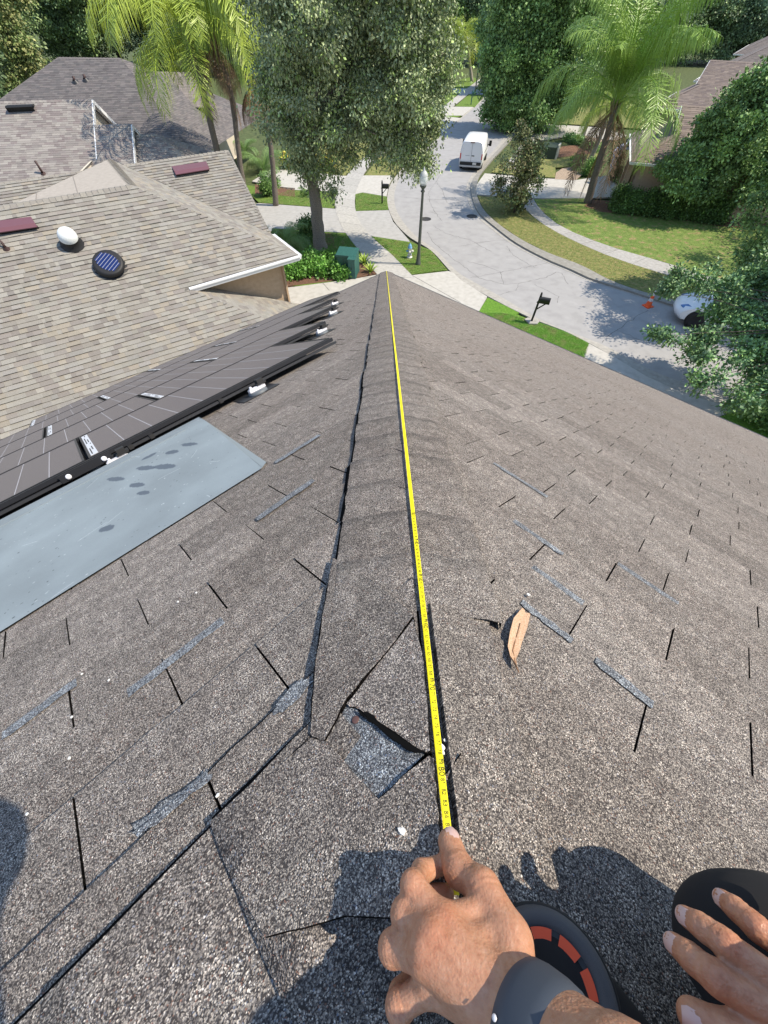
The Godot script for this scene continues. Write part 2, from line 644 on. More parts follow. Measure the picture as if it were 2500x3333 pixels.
func splat(house: Node3D, called: String, c: Vector3, nrm: Vector3, size: float, m: Material, n := 11, long := 1.0):
	var x := nrm.cross(Vector3.FORWARD).normalized()
	var y := nrm.cross(x)
	var pts := PackedVector3Array()
	for i in n:
		var w := TAU * i / n
		var r := size * rng.randf_range(0.55, 1.1)
		pts.append(c + (x * cos(w) * long + y * sin(w)) * r + nrm * 0.0022)
	var b := Build.new()
	b.prism(pts, -nrm * 0.002)
	put(called, b.mesh(), m, house)
func own_peak(house: Node3D):
	granule_plate("hip_cap_remnant", left_patch([Vector2(1084, 1815), Vector2(1200, 1880), Vector2(1336, 1990), Vector2(1345, 2005), Vector2(1225, 2160), Vector2(1130, 2270), Vector2(1055, 2410), Vector2(1010, 2390), Vector2(1024, 2200), Vector2(1050, 2000)], 0.0205, 0.0012), NL, 0.010, M.granule_b, house)
	var pr := (DR - HD * DR.dot(HD)).normalized()
	var rp := PackedVector3Array()
	for q in [[-0.25, 0.018], [-0.25, 0.12], [-0.1, 0.118], [0.05, 0.122], [0.15, 0.118], [0.266, 0.124], [0.266, 0.018]]:
		rp.append(PEAK + HD * float(q[0]) + pr * float(q[1]) + NR * 0.0150)
	granule_plate("hip_cap_right_half", rp, NR, 0.009, M.granule_b, house, 0.8)
	granule_plate("torn_cap", left_patch([Vector2(1345, 2015), Vector2(1378, 2150), Vector2(1400, 2440), Vector2(1385, 2452), Vector2(1180, 2315), Vector2(1128, 2290), Vector2(1225, 2168)], 0.0172, 0.0012), NL, 0.006, M.granule_c, house)
	granule_plate("bare_patch", left_patch([Vector2(1060, 2405), Vector2(1132, 2290), Vector2(1385, 2452), Vector2(1232, 2598), Vector2(1100, 2470)], 0.0128, 0.001), NL, 0.003, M.granule_blue, house)
	granule_plate("lower_cap", left_patch([Vector2(1015, 2400), Vector2(1060, 2412), Vector2(1232, 2602), Vector2(1395, 2460), Vector2(1412, 2470), Vector2(1420, 2600), Vector2(1432, 2700), Vector2(1462, 2990), Vector2(1120, 2980), Vector2(860, 3050), Vector2(690, 2700)], 0.0185, 0.0015), NL, 0.006, M.granule_d, house)
	var bd := Build.new()  # edge shadow beside the torn caps, drawn as a black ribbon
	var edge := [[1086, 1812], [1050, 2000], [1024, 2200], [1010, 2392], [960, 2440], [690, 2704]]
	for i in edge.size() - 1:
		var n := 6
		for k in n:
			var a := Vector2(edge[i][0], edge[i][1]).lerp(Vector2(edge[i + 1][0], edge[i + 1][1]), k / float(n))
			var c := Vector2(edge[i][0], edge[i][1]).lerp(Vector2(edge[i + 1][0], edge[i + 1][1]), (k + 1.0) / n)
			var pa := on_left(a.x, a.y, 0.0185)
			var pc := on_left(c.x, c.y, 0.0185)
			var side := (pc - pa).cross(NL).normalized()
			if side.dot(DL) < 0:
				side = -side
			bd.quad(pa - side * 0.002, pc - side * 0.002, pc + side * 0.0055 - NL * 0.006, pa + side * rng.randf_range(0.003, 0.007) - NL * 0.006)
	put("painted_edge_shade", bd.mesh(), M.tar_and_edge_shade, house)
	var b := Build.new()
	b.prism(left_patch([Vector2(1165, 2312), Vector2(1200, 2318), Vector2(1262, 2368), Vector2(1352, 2432), Vector2(1392, 2452), Vector2(1345, 2448), Vector2(1258, 2392), Vector2(1196, 2345)], 0.0187, 0.0015), -NL * 0.002)
	put("sealant_smear", b.mesh(), M.tar_and_edge_shade, house)
	b = Build.new()
	b.lathe(on_left(1157, 2343, 0.0130), [[0.0, 0.0], [0.0052, 0.0], [0.0052, 0.0008], [0.004, 0.0013], [0.0, 0.0014]], 14, NL)
	put("nail_head", b.mesh(), M.rust, house)
	# white caulk, bird droppings and small holes
	for q in [[1310, 2708, 0.0035], [1302, 2700, 0.002]]:
		splat(house, "white_spot", on_left(q[0], q[1], 0.0190), NL, q[2], M.white_spot, 13)
	for q in [[1719, 1937, 0.004], [1436, 2434, 0.0042], [1440, 2452, 0.0025], [1446, 2412, 0.002], [1430, 2448, 0.003]]:
		splat(house, "white_spot", on_right(q[0], q[1], 0.008), NR, q[2], M.white_spot, 13)
	for q in [[268, 2195], [228, 2468], [355, 2215], [235, 2335], [710, 2590], [640, 1930], [580, 1960], [90, 2650]]:
		splat(house, "white_spot", on_left(q[0], q[1], 0.009), NL, 0.0025, M.white_spot, 9)
	for q in [[1476, 2388, 0.004, 0.6], [1500, 2412, 0.0035, 2.0], [1565, 2745, 0.003, 1.0]]:
		splat(house, "dark_hole", on_right(q[0], q[1], 0.0075), NR, q[2], M.tar_and_edge_shade, 9, q[3])
	# strips where the granules have come off, above the tab edges
	for q in [[[985, 2205], [1022, 2215], [930, 2310], [890, 2330], [900, 2290]], [[675, 2500], [690, 2535], [560, 2640], [450, 2725], [420, 2720], [440, 2680], [560, 2590]]]:
		var pts := []
		for p in q:
			pts.append(Vector2(p[0], p[1]))
		granule_plate("worn_strip", left_patch(pts, 0.0122, 0.003), NL, 0.0, M.granule_blue, house)
	for q in [[0.33, 0.485, 0.07, 0.26], [0.50, 0.64, 0.34, 0.47], [0.62, 0.78, -0.34, -0.14], [0.9, 0.94, -0.55, -0.35]]:
		var lo: float = 0.239 + floor((q[0] - 0.1) / 0.142) * 0.142 + 0.139
		var pts := PackedVector3Array()
		for i in 9:
			pts.append(rl(lerpf(q[2], q[3], i / 8.0), lo - 0.004 - rng.randf_range(0, 0.004), 0.0128))
		for i in 9:
			pts.append(rl(lerpf(q[3], q[2], i / 8.0), lo - rng.randf_range(0.026, 0.032), 0.0128 - 0.001))
		granule_plate("worn_strip", pts, NL, 0.0, M.granule_blue, house)
	for q in [[2, -0.06, 0.045], [3, -0.09, 0.03], [2, 0.09, 0.19], [4, -0.2, -0.06], [5, 0.05, 0.2], [6, -0.4, -0.2]]:
		var lo: float = 0.267 + 0.1335 * q[0] - 0.1335
		var pts := PackedVector3Array()
		for i in 9:
			pts.append(rr(lerpf(q[1], q[2], i / 8.0), lo - 0.004 - rng.randf_range(0, 0.004), 0.0096))
		for i in 9:
			pts.append(rr(lerpf(q[2], q[1], i / 8.0), lo - rng.randf_range(0.020, 0.026), 0.0096 - 0.001))
		granule_plate("worn_strip", pts, NR, 0.0, M.granule_blue, house)
	dry_leaf()
	tape()
func dry_leaf():
	# a curled brown leaf: a strip whose sides roll up
	var o := thing("dry_leaf", "curled dry tan leaf lying on the shingles right of the yellow tape", "leaf")
	var path := [Vector2(1712, 1990), Vector2(1692, 2030), Vector2(1678, 2075), Vector2(1670, 2115), Vector2(1668, 2142), Vector2(1682, 2172)]
	var wid := [0.0095, 0.0145, 0.0135, 0.0105, 0.0065, 0.001]
	var b := Build.new()
	b.smooth(true)
	var rows := []
	for i in path.size():
		var h := 0.0125 + 0.003 * sin(i * 1.1) + (0.006 if i > 3 else 0.0)
		var c := on_right(path[i].x, path[i].y, h)
		var d := (on_right(path[mini(i + 1, 5)].x, path[mini(i + 1, 5)].y, h) - on_right(path[maxi(i - 1, 0)].x, path[maxi(i - 1, 0)].y, h)).normalized()
		var x := d.cross(NR).normalized()
		var line := []
		for k in 7:
			var f := (k - 3) / 3.0
			var wv := 0.0018 * sin(i * 2.3 + k * 1.7)
			line.append(c + x * f * wid[i] * (0.92 + 0.1 * sin(i * 3.1)) + NR * (0.004 * f * f * (1.0 if f > 0 else 0.4) - 0.001 + wv))
		rows.append(line)
	for i in rows.size() - 1:
		for k in 6:
			b.tint = Color(1, 1, 1) * rng.randf_range(0.85, 1.1)
			b.quad(rows[i][k], rows[i][k + 1], rows[i + 1][k + 1], rows[i + 1][k])
	b.smooth(false)
	put("blade", b.mesh(), M.dry_leaf, o)
	b = Build.new()
	b.tube([rows[1][3] + NR * 0.001, rows[3][3] + NR * 0.001, rows[5][3] + NR * 0.002, on_right(1690, 2190, 0.012)], [0.0007, 0.001, 0.001, 0.0006], 6)
	put("stem", b.mesh(), M.dry_stem, o)

# ---------- the tape measure blade ----------
func tape_at(s: float) -> Vector3:        # s: metres from the tape's zero at the eave end of the hip; 9.85 at the thumb
	var t := 9.85 - s
	var p := Vector3(0.064, 8.689, 0.029)
	var e := PEAK + HD * 9.80 + Vector3(0.0, 0.010, 0)
	var f := t / 9.85
	var q := p.lerp(e, f)
	q.y += 0.007 * sin(minf(f * 12.0, PI)) + 0.0065 + 0.002 * exp(-t * 12.0)
	return q
func tape():
	var o := thing("measuring_tape", "bright yellow measuring tape stretched down the hip of the roof", "tape measure")
	var hup := (NL + NR).normalized()
	var b := Build.new()
	b.smooth(true)
	var prev := []
	var w := 0.0042
	var cuts := []
	for i in 60:
		cuts.append(9.90 * pow(i / 59.0, 0.45) if i < 59 else 9.90)
	for i in cuts.size():
		var c := tape_at(cuts[i])
		var x := Vector3(1, 0, 0).rotated(HD, 0.10 * sin(cuts[i] * 2.0))
		var line := [c - x * w, c + hup * 0.0007, c + x * w]
		if i > 0:
			for k in 2:
				b.quad(line[k], prev[k], prev[k + 1], line[k + 1])
		prev = line
	b.smooth(false)
	put("blade", b.mesh(), M.tape_yellow, o)
	# printed figures: centimetres, with a larger figure every ten and the metre beside it
	var font := SystemFont.new()
	font.font_names = PackedStringArray(["Droid Sans"])
	for n in range(30, 87):
		var big := n % 10 == 0
		var s := 9.0 + n / 100.0
		if n > 85:
			continue
		print_on_tape(o, str(n), s, 0.0 if not big else 0.0, 0.0042 if not big else 0.0058, font, big)
		if n % 10 == 9:
			print_on_tape(o, "9m", s, 0.0026, 0.0026, font, false)
	var tk := Build.new()
	for mm in range(9300, 9855):
		var s := mm / 1000.0
		var c := tape_at(s)
		var d := (tape_at(s + 0.002) - c).normalized()
		var len := 0.0012
		if mm % 10 == 5:
			len = 0.0018
		elif mm % 10 == 0:
			len = 0.0022
		if mm % 100 == 0:
			len = 0.0080
		if mm < 9600 and mm % 5 != 0:
			continue
		var a := c + Vector3(-0.0040, 0, 0) + hup * 0.0006
		tk.bar(a, a + Vector3(len, 0, 0) + hup * (0.0004 if len < 0.009 else 0.0002), 0.00022, 0.0001, hup)
	stuff(put("tick_marks", tk.mesh(), M.print_black, o))
func print_on_tape(o: Node3D, text: String, s: float, dx: float, size: float, font: Font, bold: bool):
	var tm := TextMesh.new()
	tm.text = text
	tm.font = font
	tm.font_size = 32
	tm.pixel_size = size / 23.0
	tm.depth = 0.0002
	tm.curve_step = 4.0
	var m := MeshInstance3D.new()
	m.name = "printed_figure"
	m.mesh = tm
	m.material_override = M.print_black
	var c := tape_at(s)
	var d := (tape_at(s + 0.004) - c).normalized()          # towards the hand
	var hup := (NL + NR).normalized()
	var y := Vector3(1, 0, 0)
	var z := d.cross(y).normalized()
	m.transform = Transform3D(Basis(d * (1.12 if bold else 1.0), y, z), c + Vector3(dx + 0.0006, 0, 0) + hup * 0.0010)
	o.add_child(m, true)
func own_vent(house: Node3D):
	# a low metal attic vent: flush at its upper edge, rising to a folded lip at its open lower side
	var o := thing("roof_vent", "long dusty blue-grey metal roof vent beside the solar panels", "roof vent")
	var a0 := -0.31
	var a1 := 1.9
	var prof := [[1.10, 0.010], [1.17, 0.016], [1.90, 0.082], [2.06, 0.078], [2.07, 0.050]]
	var b := Build.new()
	for i in 4:
		var p: Array = prof[i]
		var q: Array = prof[i + 1]
		var sa: float = -0.10 * (p[0] - 1.1)
		var sb: float = -0.10 * (q[0] - 1.1)
		b.quad_uv(rl(a0 + sa, p[0], p[1]), rl(a0 + sb, q[0], q[1]), rl(a1, q[0], q[1]), rl(a1, p[0], p[1]), Vector2(0, p[0] - 1.1), Vector2(0, q[0] - 1.1), Vector2(2.2, q[0] - 1.1), Vector2(2.2, p[0] - 1.1))
	put("hood", b.mesh(), M.vent_metal, o)
	b = Build.new()
	var fl := [rl(a0, 1.10, 0.0115), rl(a0 - 0.09, 2.03, 0.084), rl(a0 - 0.115, 2.03, 0.04), rl(a0 - 0.03, 1.13, 0.009)]
	b.quad(fl[0], fl[3], fl[2], fl[1])
	b.quad(fl[3], rl(a0 - 0.035, 1.13, 0.0), rl(a0 - 0.118, 2.03, 0.0), fl[2])
	put("end_flange", b.mesh(), M.vent_metal_plain, o)
	b = Build.new()
	b.bar(rl(a0 + 0.02, 1.90, 0.0832), rl(a1, 1.90, 0.0832), 0.004, 0.0025, NL)
	put("fold", b.mesh(), M.vent_metal_plain, o)
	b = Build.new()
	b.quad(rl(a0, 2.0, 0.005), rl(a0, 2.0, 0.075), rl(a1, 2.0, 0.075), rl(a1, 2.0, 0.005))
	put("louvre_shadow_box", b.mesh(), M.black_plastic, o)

# ---------- the solar panels on their rails ----------
func slab(fr: Callable, a0: float, a1: float, d0: float, d1: float, h0: float, h1: float, b: Build):
	var p := []
	for q in [[a0, d0, h0], [a1, d0, h0], [a1, d1, h0], [a0, d1, h0], [a0, d0, h1], [a1, d0, h1], [a1, d1, h1], [a0, d1, h1]]:
		p.append(fr.call(q[0], q[1], q[2]))
	b.quad(p[4], p[7], p[6], p[5]); b.quad(p[0], p[1], p[2], p[3])
	b.quad(p[0], p[4], p[5], p[1]); b.quad(p[3], p[2], p[6], p[7])
	b.quad(p[0], p[3], p[7], p[4]); b.quad(p[1], p[5], p[6], p[2])
func solar_panel(i: int, k: int, a0: float, a1: float, d0: float, d1: float, label: String):
	var o := thing("solar_panel", label, "solar panel", Vector3.ZERO, 0.0, "solar panels in rows on the roof slope")
	var h := 0.062
	var top := 0.093
	var b := Build.new()
	slab(rl, a0, a1, d0, d0 + 0.012, h, top, b)
	slab(rl, a0, a1, d1 - 0.012, d1, h, top, b)
	slab(rl, a0, a0 + 0.012, d0 + 0.012, d1 - 0.012, h, top, b)
	slab(rl, a1 - 0.012, a1, d0 + 0.012, d1 - 0.012, h, top, b)
	put("frame", b.mesh(), M.panel_frame, o)
	b = Build.new()
	slab(rl, a0 + 0.012, a1 - 0.012, d0 + 0.012, d1 - 0.012, h + 0.01, top - 0.003, b)
	put("glass", b.mesh(), M.panel_glass, o)
	b = Build.new()
	var n := int((a1 - a0) / 0.166)
	for q in range(1, n + 1):
		var a := a1 - 0.03 - q * 0.162
		if a > a0 + 0.03:
			slab(rl, a - 0.0022, a + 0.0022, d0 + 0.02, d1 - 0.02, top - 0.003, top - 0.0024, b)
	stuff(put("cell_gaps", b.mesh(), M.panel_line, o))
	b = Build.new()
	for q in range(1, 18):
		var d := d0 + 0.02 + (d1 - d0 - 0.04) * q / 18.0
		slab(rl, a0 + 0.014, a1 - 0.014, d - 0.0009, d + 0.0009, top - 0.003, top - 0.00255, b)
	stuff(put("busbars", b.mesh(), M.panel_bus, o))
	if a1 - a0 > 1.5:
		b = Build.new()
		slab(rl, a1 - 0.052, a1 - 0.014, d0 + 0.05, d1 - 0.05, top - 0.003, top - 0.0018, b)
		put("label_strip", b.mesh(), M.label_white, o)
		b = Build.new()
		for q in [[0.08, 0.30, 0.022], [0.22, 0.36, 0.036], [0.46, 0.50, 0.04], [0.52, 0.80, 0.022], [0.56, 0.70, 0.036], [0.86, 0.92, 0.03]]:
			slab(rl, a1 - q[2] - 0.006, a1 - q[2], d0 + q[0] * (d1 - d0), d0 + q[1] * (d1 - d0), top - 0.0018, top - 0.0012, b)
		put("label_print", b.mesh(), M.panel_frame, o)
func solar():
	var starts := [-1.53, -2.14, -2.99, -3.63, -4.47]
	var words := ["nearest", "second", "third", "fourth", "farthest"]
	var along := ["its street end standing free", "next behind the end panel", "further back along the row"]
	for i in 5:
		var d0 := 2.36 + i * 0.992
		var a: float = starts[i]
		for k in 3:
			var a1: float = a + 1.665
			solar_panel(i, k, a, a1, d0, d0 + 0.985, "dark solar panel in the %s row from the vent, %s" % [words[i], along[k]])
			a = a1 + 0.022
		# the black skirt along the upper edge of the row
		var r := thing("panel_rail", "black metal rail along the upper edge of the %s solar panel row" % words[i], "rail", Vector3.ZERO, 0.0, "rails under the solar panel rows")
		var b := Build.new()
		slab(rl, starts[i] - 0.01, starts[i] + 5.1, d0 - 0.022, d0 - 0.006, 0.066, 0.089, b)
		put("upper_lip", b.mesh(), M.panel_frame, r)
		b = Build.new()
		slab(rl, starts[i] - 0.02, starts[i] + 5.1, d0 - 0.040, d0 - 0.010, 0.046, 0.060, b)
		put("lower_channel", b.mesh(), M.dark_metal, r)
		if i == 0:
			b = Build.new()
			slab(rl, 0.04, 0.30, d0 - 0.046, d0 - 0.041, 0.044, 0.086, b)
			put("splice_plate", b.mesh(), M.panel_frame, r)
			for a_ in [0.08, 0.26]:
				b = Build.new()
				b.lathe(rl(a_, d0 - 0.046, 0.064), [[0.0, 0.012], [0.010, 0.012], [0.0135, 0.007], [0.0135, 0.0], [0.0, 0.0]], 16, -DL)
				put("bolt_head", b.mesh(), M.white_plastic, r)
			for a_ in [-0.62, -0.18, -0.06, 0.62]:
				b = Build.new()
				slab(rl, a_ - 0.012, a_ + 0.012, d0 - 0.048, d0 - 0.008, 0.042, 0.066, b)
				put("clip", b.mesh(), M.black_plastic, r)
	mount(0.03, 2.30, "closest to the bottom left of the picture")
	mount(-0.83, 2.27, "beside the middle of the near panel row")
	mount(-2.02, 3.28, "at the street end of the second row")
	mount(-2.85, 4.26, "at the street end of the third row")
	mount(-3.55, 5.2, "at the far fourth row")
func mount(a: float, d: float, where: String):
	var o := thing("panel_mount", "silver bracket on a round grey foot, %s" % where, "bracket", Vector3.ZERO, 0.0, "brackets that hold the solar rails")
	var b := Build.new()
	slab(rl, a - 0.13, a + 0.13, d - 0.09, d + 0.11, 0.009, 0.0115, b)
	put("flashing", b.mesh(), M.dark_metal, o)
	b = Build.new()
	b.lathe(rl(a, d - 0.03, 0.010), [[0.062, 0.0], [0.062, 0.012], [0.056, 0.018], [0.050, 0.020], [0.0, 0.022]], 24, NL)
	put("foot", b.mesh(), M.grey_plastic, o)
	b = Build.new()
	slab(rl, a - 0.055, a + 0.055, d - 0.055, d - 0.020, 0.031, 0.047, b)
	slab(rl, a - 0.048, a + 0.048, d - 0.050, d - 0.025, 0.047, 0.052, b)
	put("bracket_arm", b.mesh(), M.bright_metal, o)
	b = Build.new()
	b.lathe(rl(a - 0.035, d - 0.036, 0.052), [[0.009, 0.0], [0.009, 0.022], [0.006, 0.024], [0.0, 0.025]], 12, NL)
	b.lathe(rl(a + 0.035, d - 0.036, 0.052), [[0.008, 0.0], [0.008, 0.010], [0.005, 0.012], [0.0, 0.012]], 12, NL)
	put("bolt", b.mesh(), M.bright_metal, o)
	b = Build.new()
	slab(rl, a - 0.058, a - 0.015, d - 0.052, d - 0.004, 0.060, 0.084, b)
	slab(rl, a - 0.068, a - 0.005, d - 0.058, d - 0.024, 0.052, 0.062, b)
	put("rail_clamp", b.mesh(), M.black_plastic, o)

# ---------- shingled roof faces of the other houses ----------
func roof_face(parent: Node3D, poly: Array, palette: Array, expo: float, wmin: float, wmax: float, singles: int, thick := 0.012, m: Material = null):
	# poly: corners in one plane; laid with courses of tabs that each stand proud at the lower edge
	if m == null:
		m = M.shingle
	var nrm := Vector3.ZERO
	for i in range(1, poly.size() - 1):
		nrm += (poly[i] - poly[0]).cross(poly[i + 1] - poly[0])
	nrm = nrm.normalized()
	if nrm.y < 0:
		nrm = -nrm
	var down := (Vector3.DOWN - nrm * Vector3.DOWN.dot(nrm)).normalized()
	var along := down.cross(nrm).normalized()
	var o: Vector3 = poly[0]
	var p2 := PackedVector2Array()
	for p in poly:
		p2.append(Vector2((p - o).dot(along), (p - o).dot(down)))
	var lo := Vector2(1e9, 1e9)
	var hi := Vector2(-1e9, -1e9)
	for p in p2:
		lo = lo.min(p)
		hi = hi.max(p)
	var base := Build.new()
	var t := Geometry2D.triangulate_polygon(p2)
	base.tint = palette[0] * 0.45
	for i in range(0, t.size(), 3):
		base.tri(poly[t[i]] - nrm * 0.003, poly[t[i + 1]] - nrm * 0.003, poly[t[i + 2]] - nrm * 0.003)
	put("roof_deck", base.mesh(), m, parent)
	var tabs := []
	var d1 := lo.y + expo
	while d1 < hi.y + expo:
		var a := lo.x - rng.randf() * wmax
		while a < hi.x:
			var w := rng.randf_range(wmin, wmax)
			var rect := PackedVector2Array([Vector2(a, d1 - expo), Vector2(a + w, d1 - expo), Vector2(a + w, d1), Vector2(a, d1)])
			var full := true
			var none := true
			for c in rect:
				if Geometry2D.is_point_in_polygon(c, p2):
					none = false
				else:
					full = false
			var c: Color = palette[rng.randi() % palette.size()] * rng.randf_range(0.90, 1.10)
			var up := thick * rng.randf_range(0.35, 1.0)
			if full:
				tabs.append([rect, c, up, d1])
			else:
				for q in Geometry2D.intersect_polygons(rect, p2):
					if q.size() >= 3:
						tabs.append([q, c, up, d1])
			a += w
		d1 += expo
	if singles > 0:
		for q in tabs:
			var ctr: Vector3 = o + along * q[0][0].x + down * q[0][0].y
			q.append((ctr - EYE).length())
		tabs.sort_custom(func(x, y): return x[4] < y[4])
	var rest := Build.new()
	var n := 0
	for q in tabs:
		var b: Build = rest
		if n < singles:
			b = Build.new()
		b.tint = q[1]
		var top := PackedVector3Array()
		for p in q[0]:
			top.append(o + along * p.x + down * p.y + nrm * (0.001 + q[2] * clampf(1.0 - (q[3] - p.y) / expo, 0, 1)))
		for i in range(1, top.size() - 1):
			if (top[i] - top[0]).cross(top[i + 1] - top[0]).dot(nrm) < 0:
				b.tri(top[0], top[i], top[i + 1])
			else:
				b.tri(top[0], top[i + 1], top[i])
		b.tint = q[1] * 0.8
		for i in top.size():
			var j := (i + 1) % top.size()
			var hi_edge: float = maxf((top[i] - o).dot(nrm), (top[j] - o).dot(nrm))
			if hi_edge > 0.004:
				b.quad(top[i], top[j], top[j] - nrm * (top[j] - o).dot(nrm), top[i] - nrm * (top[i] - o).dot(nrm))
		if n < singles:
			put("shingle", b.mesh(), m, parent)
			n += 1
	if rest.n > 0:
		stuff(put("shingle_courses", rest.mesh(), m, parent))
func cap_row(parent: Node3D, p: Vector3, q: Vector3, sa: Vector3, sb: Vector3, step: float, palette: Array, half := 0.15):
	# bent cap shingles along an edge from p to q; sa, sb lead down the two faces
	var d := (q - p)
	var n := int(d.length() / step)
	d = d.normalized()
	var up := -(sa + sb).normalized()
	if up.y < 0:
		up = -up
	for i in n:
		var b := Build.new()
		b.tint = palette[rng.randi() % palette.size()] * rng.randf_range(0.92, 1.05)
		var a0 := p + d * (i * step)
		var a1 := p + d * ((i + 1) * step)
		var l0 := up * 0.012
		var l1 := up * 0.030
		b.quad(a0 + l0, a1 + l1, a1 + sa * half + l1 * 0.8, a0 + sa * half + l0 * 0.8)
		b.quad(a0 + l0, a0 + sb * half + l0 * 0.8, a1 + sb * half + l1 * 0.8, a1 + l1)
		b.tint = b.tint * 0.75
		b.quad(a1 + l1, a1, a1 + sa * half, a1 + sa * half + l1 * 0.8)
		b.quad(a1 + l1, a1 + sb * half + l1 * 0.8, a1 + sb * half, a1)
		put("ridge_cap", b.mesh(), M.shingle, parent)
func hatch(called: String, label: String, at: PackedVector3Array, m: Material, lift: float):
	# a low box vent on a slope: the four corners of its foot are given, upper edge first
	var o := thing(called, label, "roof vent")
	var n := (at[1] - at[0]).cross(at[3] - at[0]).normalized()
	if n.y < 0:
		n = -n
	var b := Build.new()
	var u0 := at[0] + n * lift * 0.25
	var u1 := at[1] + n * lift * 0.25
	var l0 := at[3] + n * lift
	var l1 := at[2] + n * lift
	var bend0 := at[0].lerp(at[3], 0.72) + n * lift
	var bend1 := at[1].lerp(at[2], 0.72) + n * lift
	b.quad(u0, u1, bend1, bend0)
	b.quad(bend0, bend1, l1 + n * -0.01, l0 + n * -0.01)
	b.quad(u0, bend0, l0, at[0])
	b.tri(at[0], l0, at[3] + n * 0.02)
	b.quad(u1, at[1], l1, bend1)
	put("hood", b.mesh(), m, o)
	b = Build.new()
	var ins := (at[0] - at[3]) * 0.10
	b.quad(at[3] + ins, at[2] + ins, l1 + ins - n * 0.01, l0 + ins - n * 0.01)
	put("opening", b.mesh(), M.black_plastic, o)
	b = Build.new()
	b.bar(l0 - n * 0.012, l1 - n * 0.012, 0.02, 0.022, n)
	put("lip", b.mesh(), m, o)
func gutter(parent: Node3D, p: Vector3, q: Vector3, out: Vector3, called := "gutter"):
	var b := Build.new()
	var prof := [[0.0, 0.0], [0.12, 0.0], [0.12, -0.03], [0.105, -0.05], [0.085, -0.12], [0.0, -0.12]]
	for i in prof.size() - 1:
		var a := out * float(prof[i][0]) + Vector3.UP * float(prof[i][1])
		var c := out * float(prof[i + 1][0]) + Vector3.UP * float(prof[i + 1][1])
		b.quad(p + a, q + a, q + c, p + c)
	for e in [p, q]:
		for i in range(1, prof.size() - 1):
			b.tri(e, e + out * float(prof[i][0]) + Vector3.UP * float(prof[i][1]), e + out * float(prof[i + 1][0]) + Vector3.UP * float(prof[i + 1][1]))
	var trough := put(called, b.mesh(), M.white_paint, parent)
	b = Build.new()
	b.bar(p + out * 0.03 + Vector3.UP * 0.006, q + out * 0.03 + Vector3.UP * 0.006, 0.03, 0.006)
	b.bar(p + out * 0.1 + Vector3.UP * 0.006, q + out * 0.1 + Vector3.UP * 0.006, 0.02, 0.006)
	put("gutter_rim", b.mesh(), M.white_paint, trough)
func wall_quad(parent: Node3D, a: Vector3, b: Vector3, top: float, m: Material, low := 0.0, called := "wall"):
	var w := Build.new()
	var dir := (b - a).normalized()
	var n := dir.cross(Vector3.UP) * 0.1
	w.prism(PackedVector3Array([Vector3(a.x, low, a.z), Vector3(b.x, low, b.z), Vector3(b.x, top, b.z), Vector3(a.x, top, a.z)]), n)
	put(called, w.mesh(), m, parent)

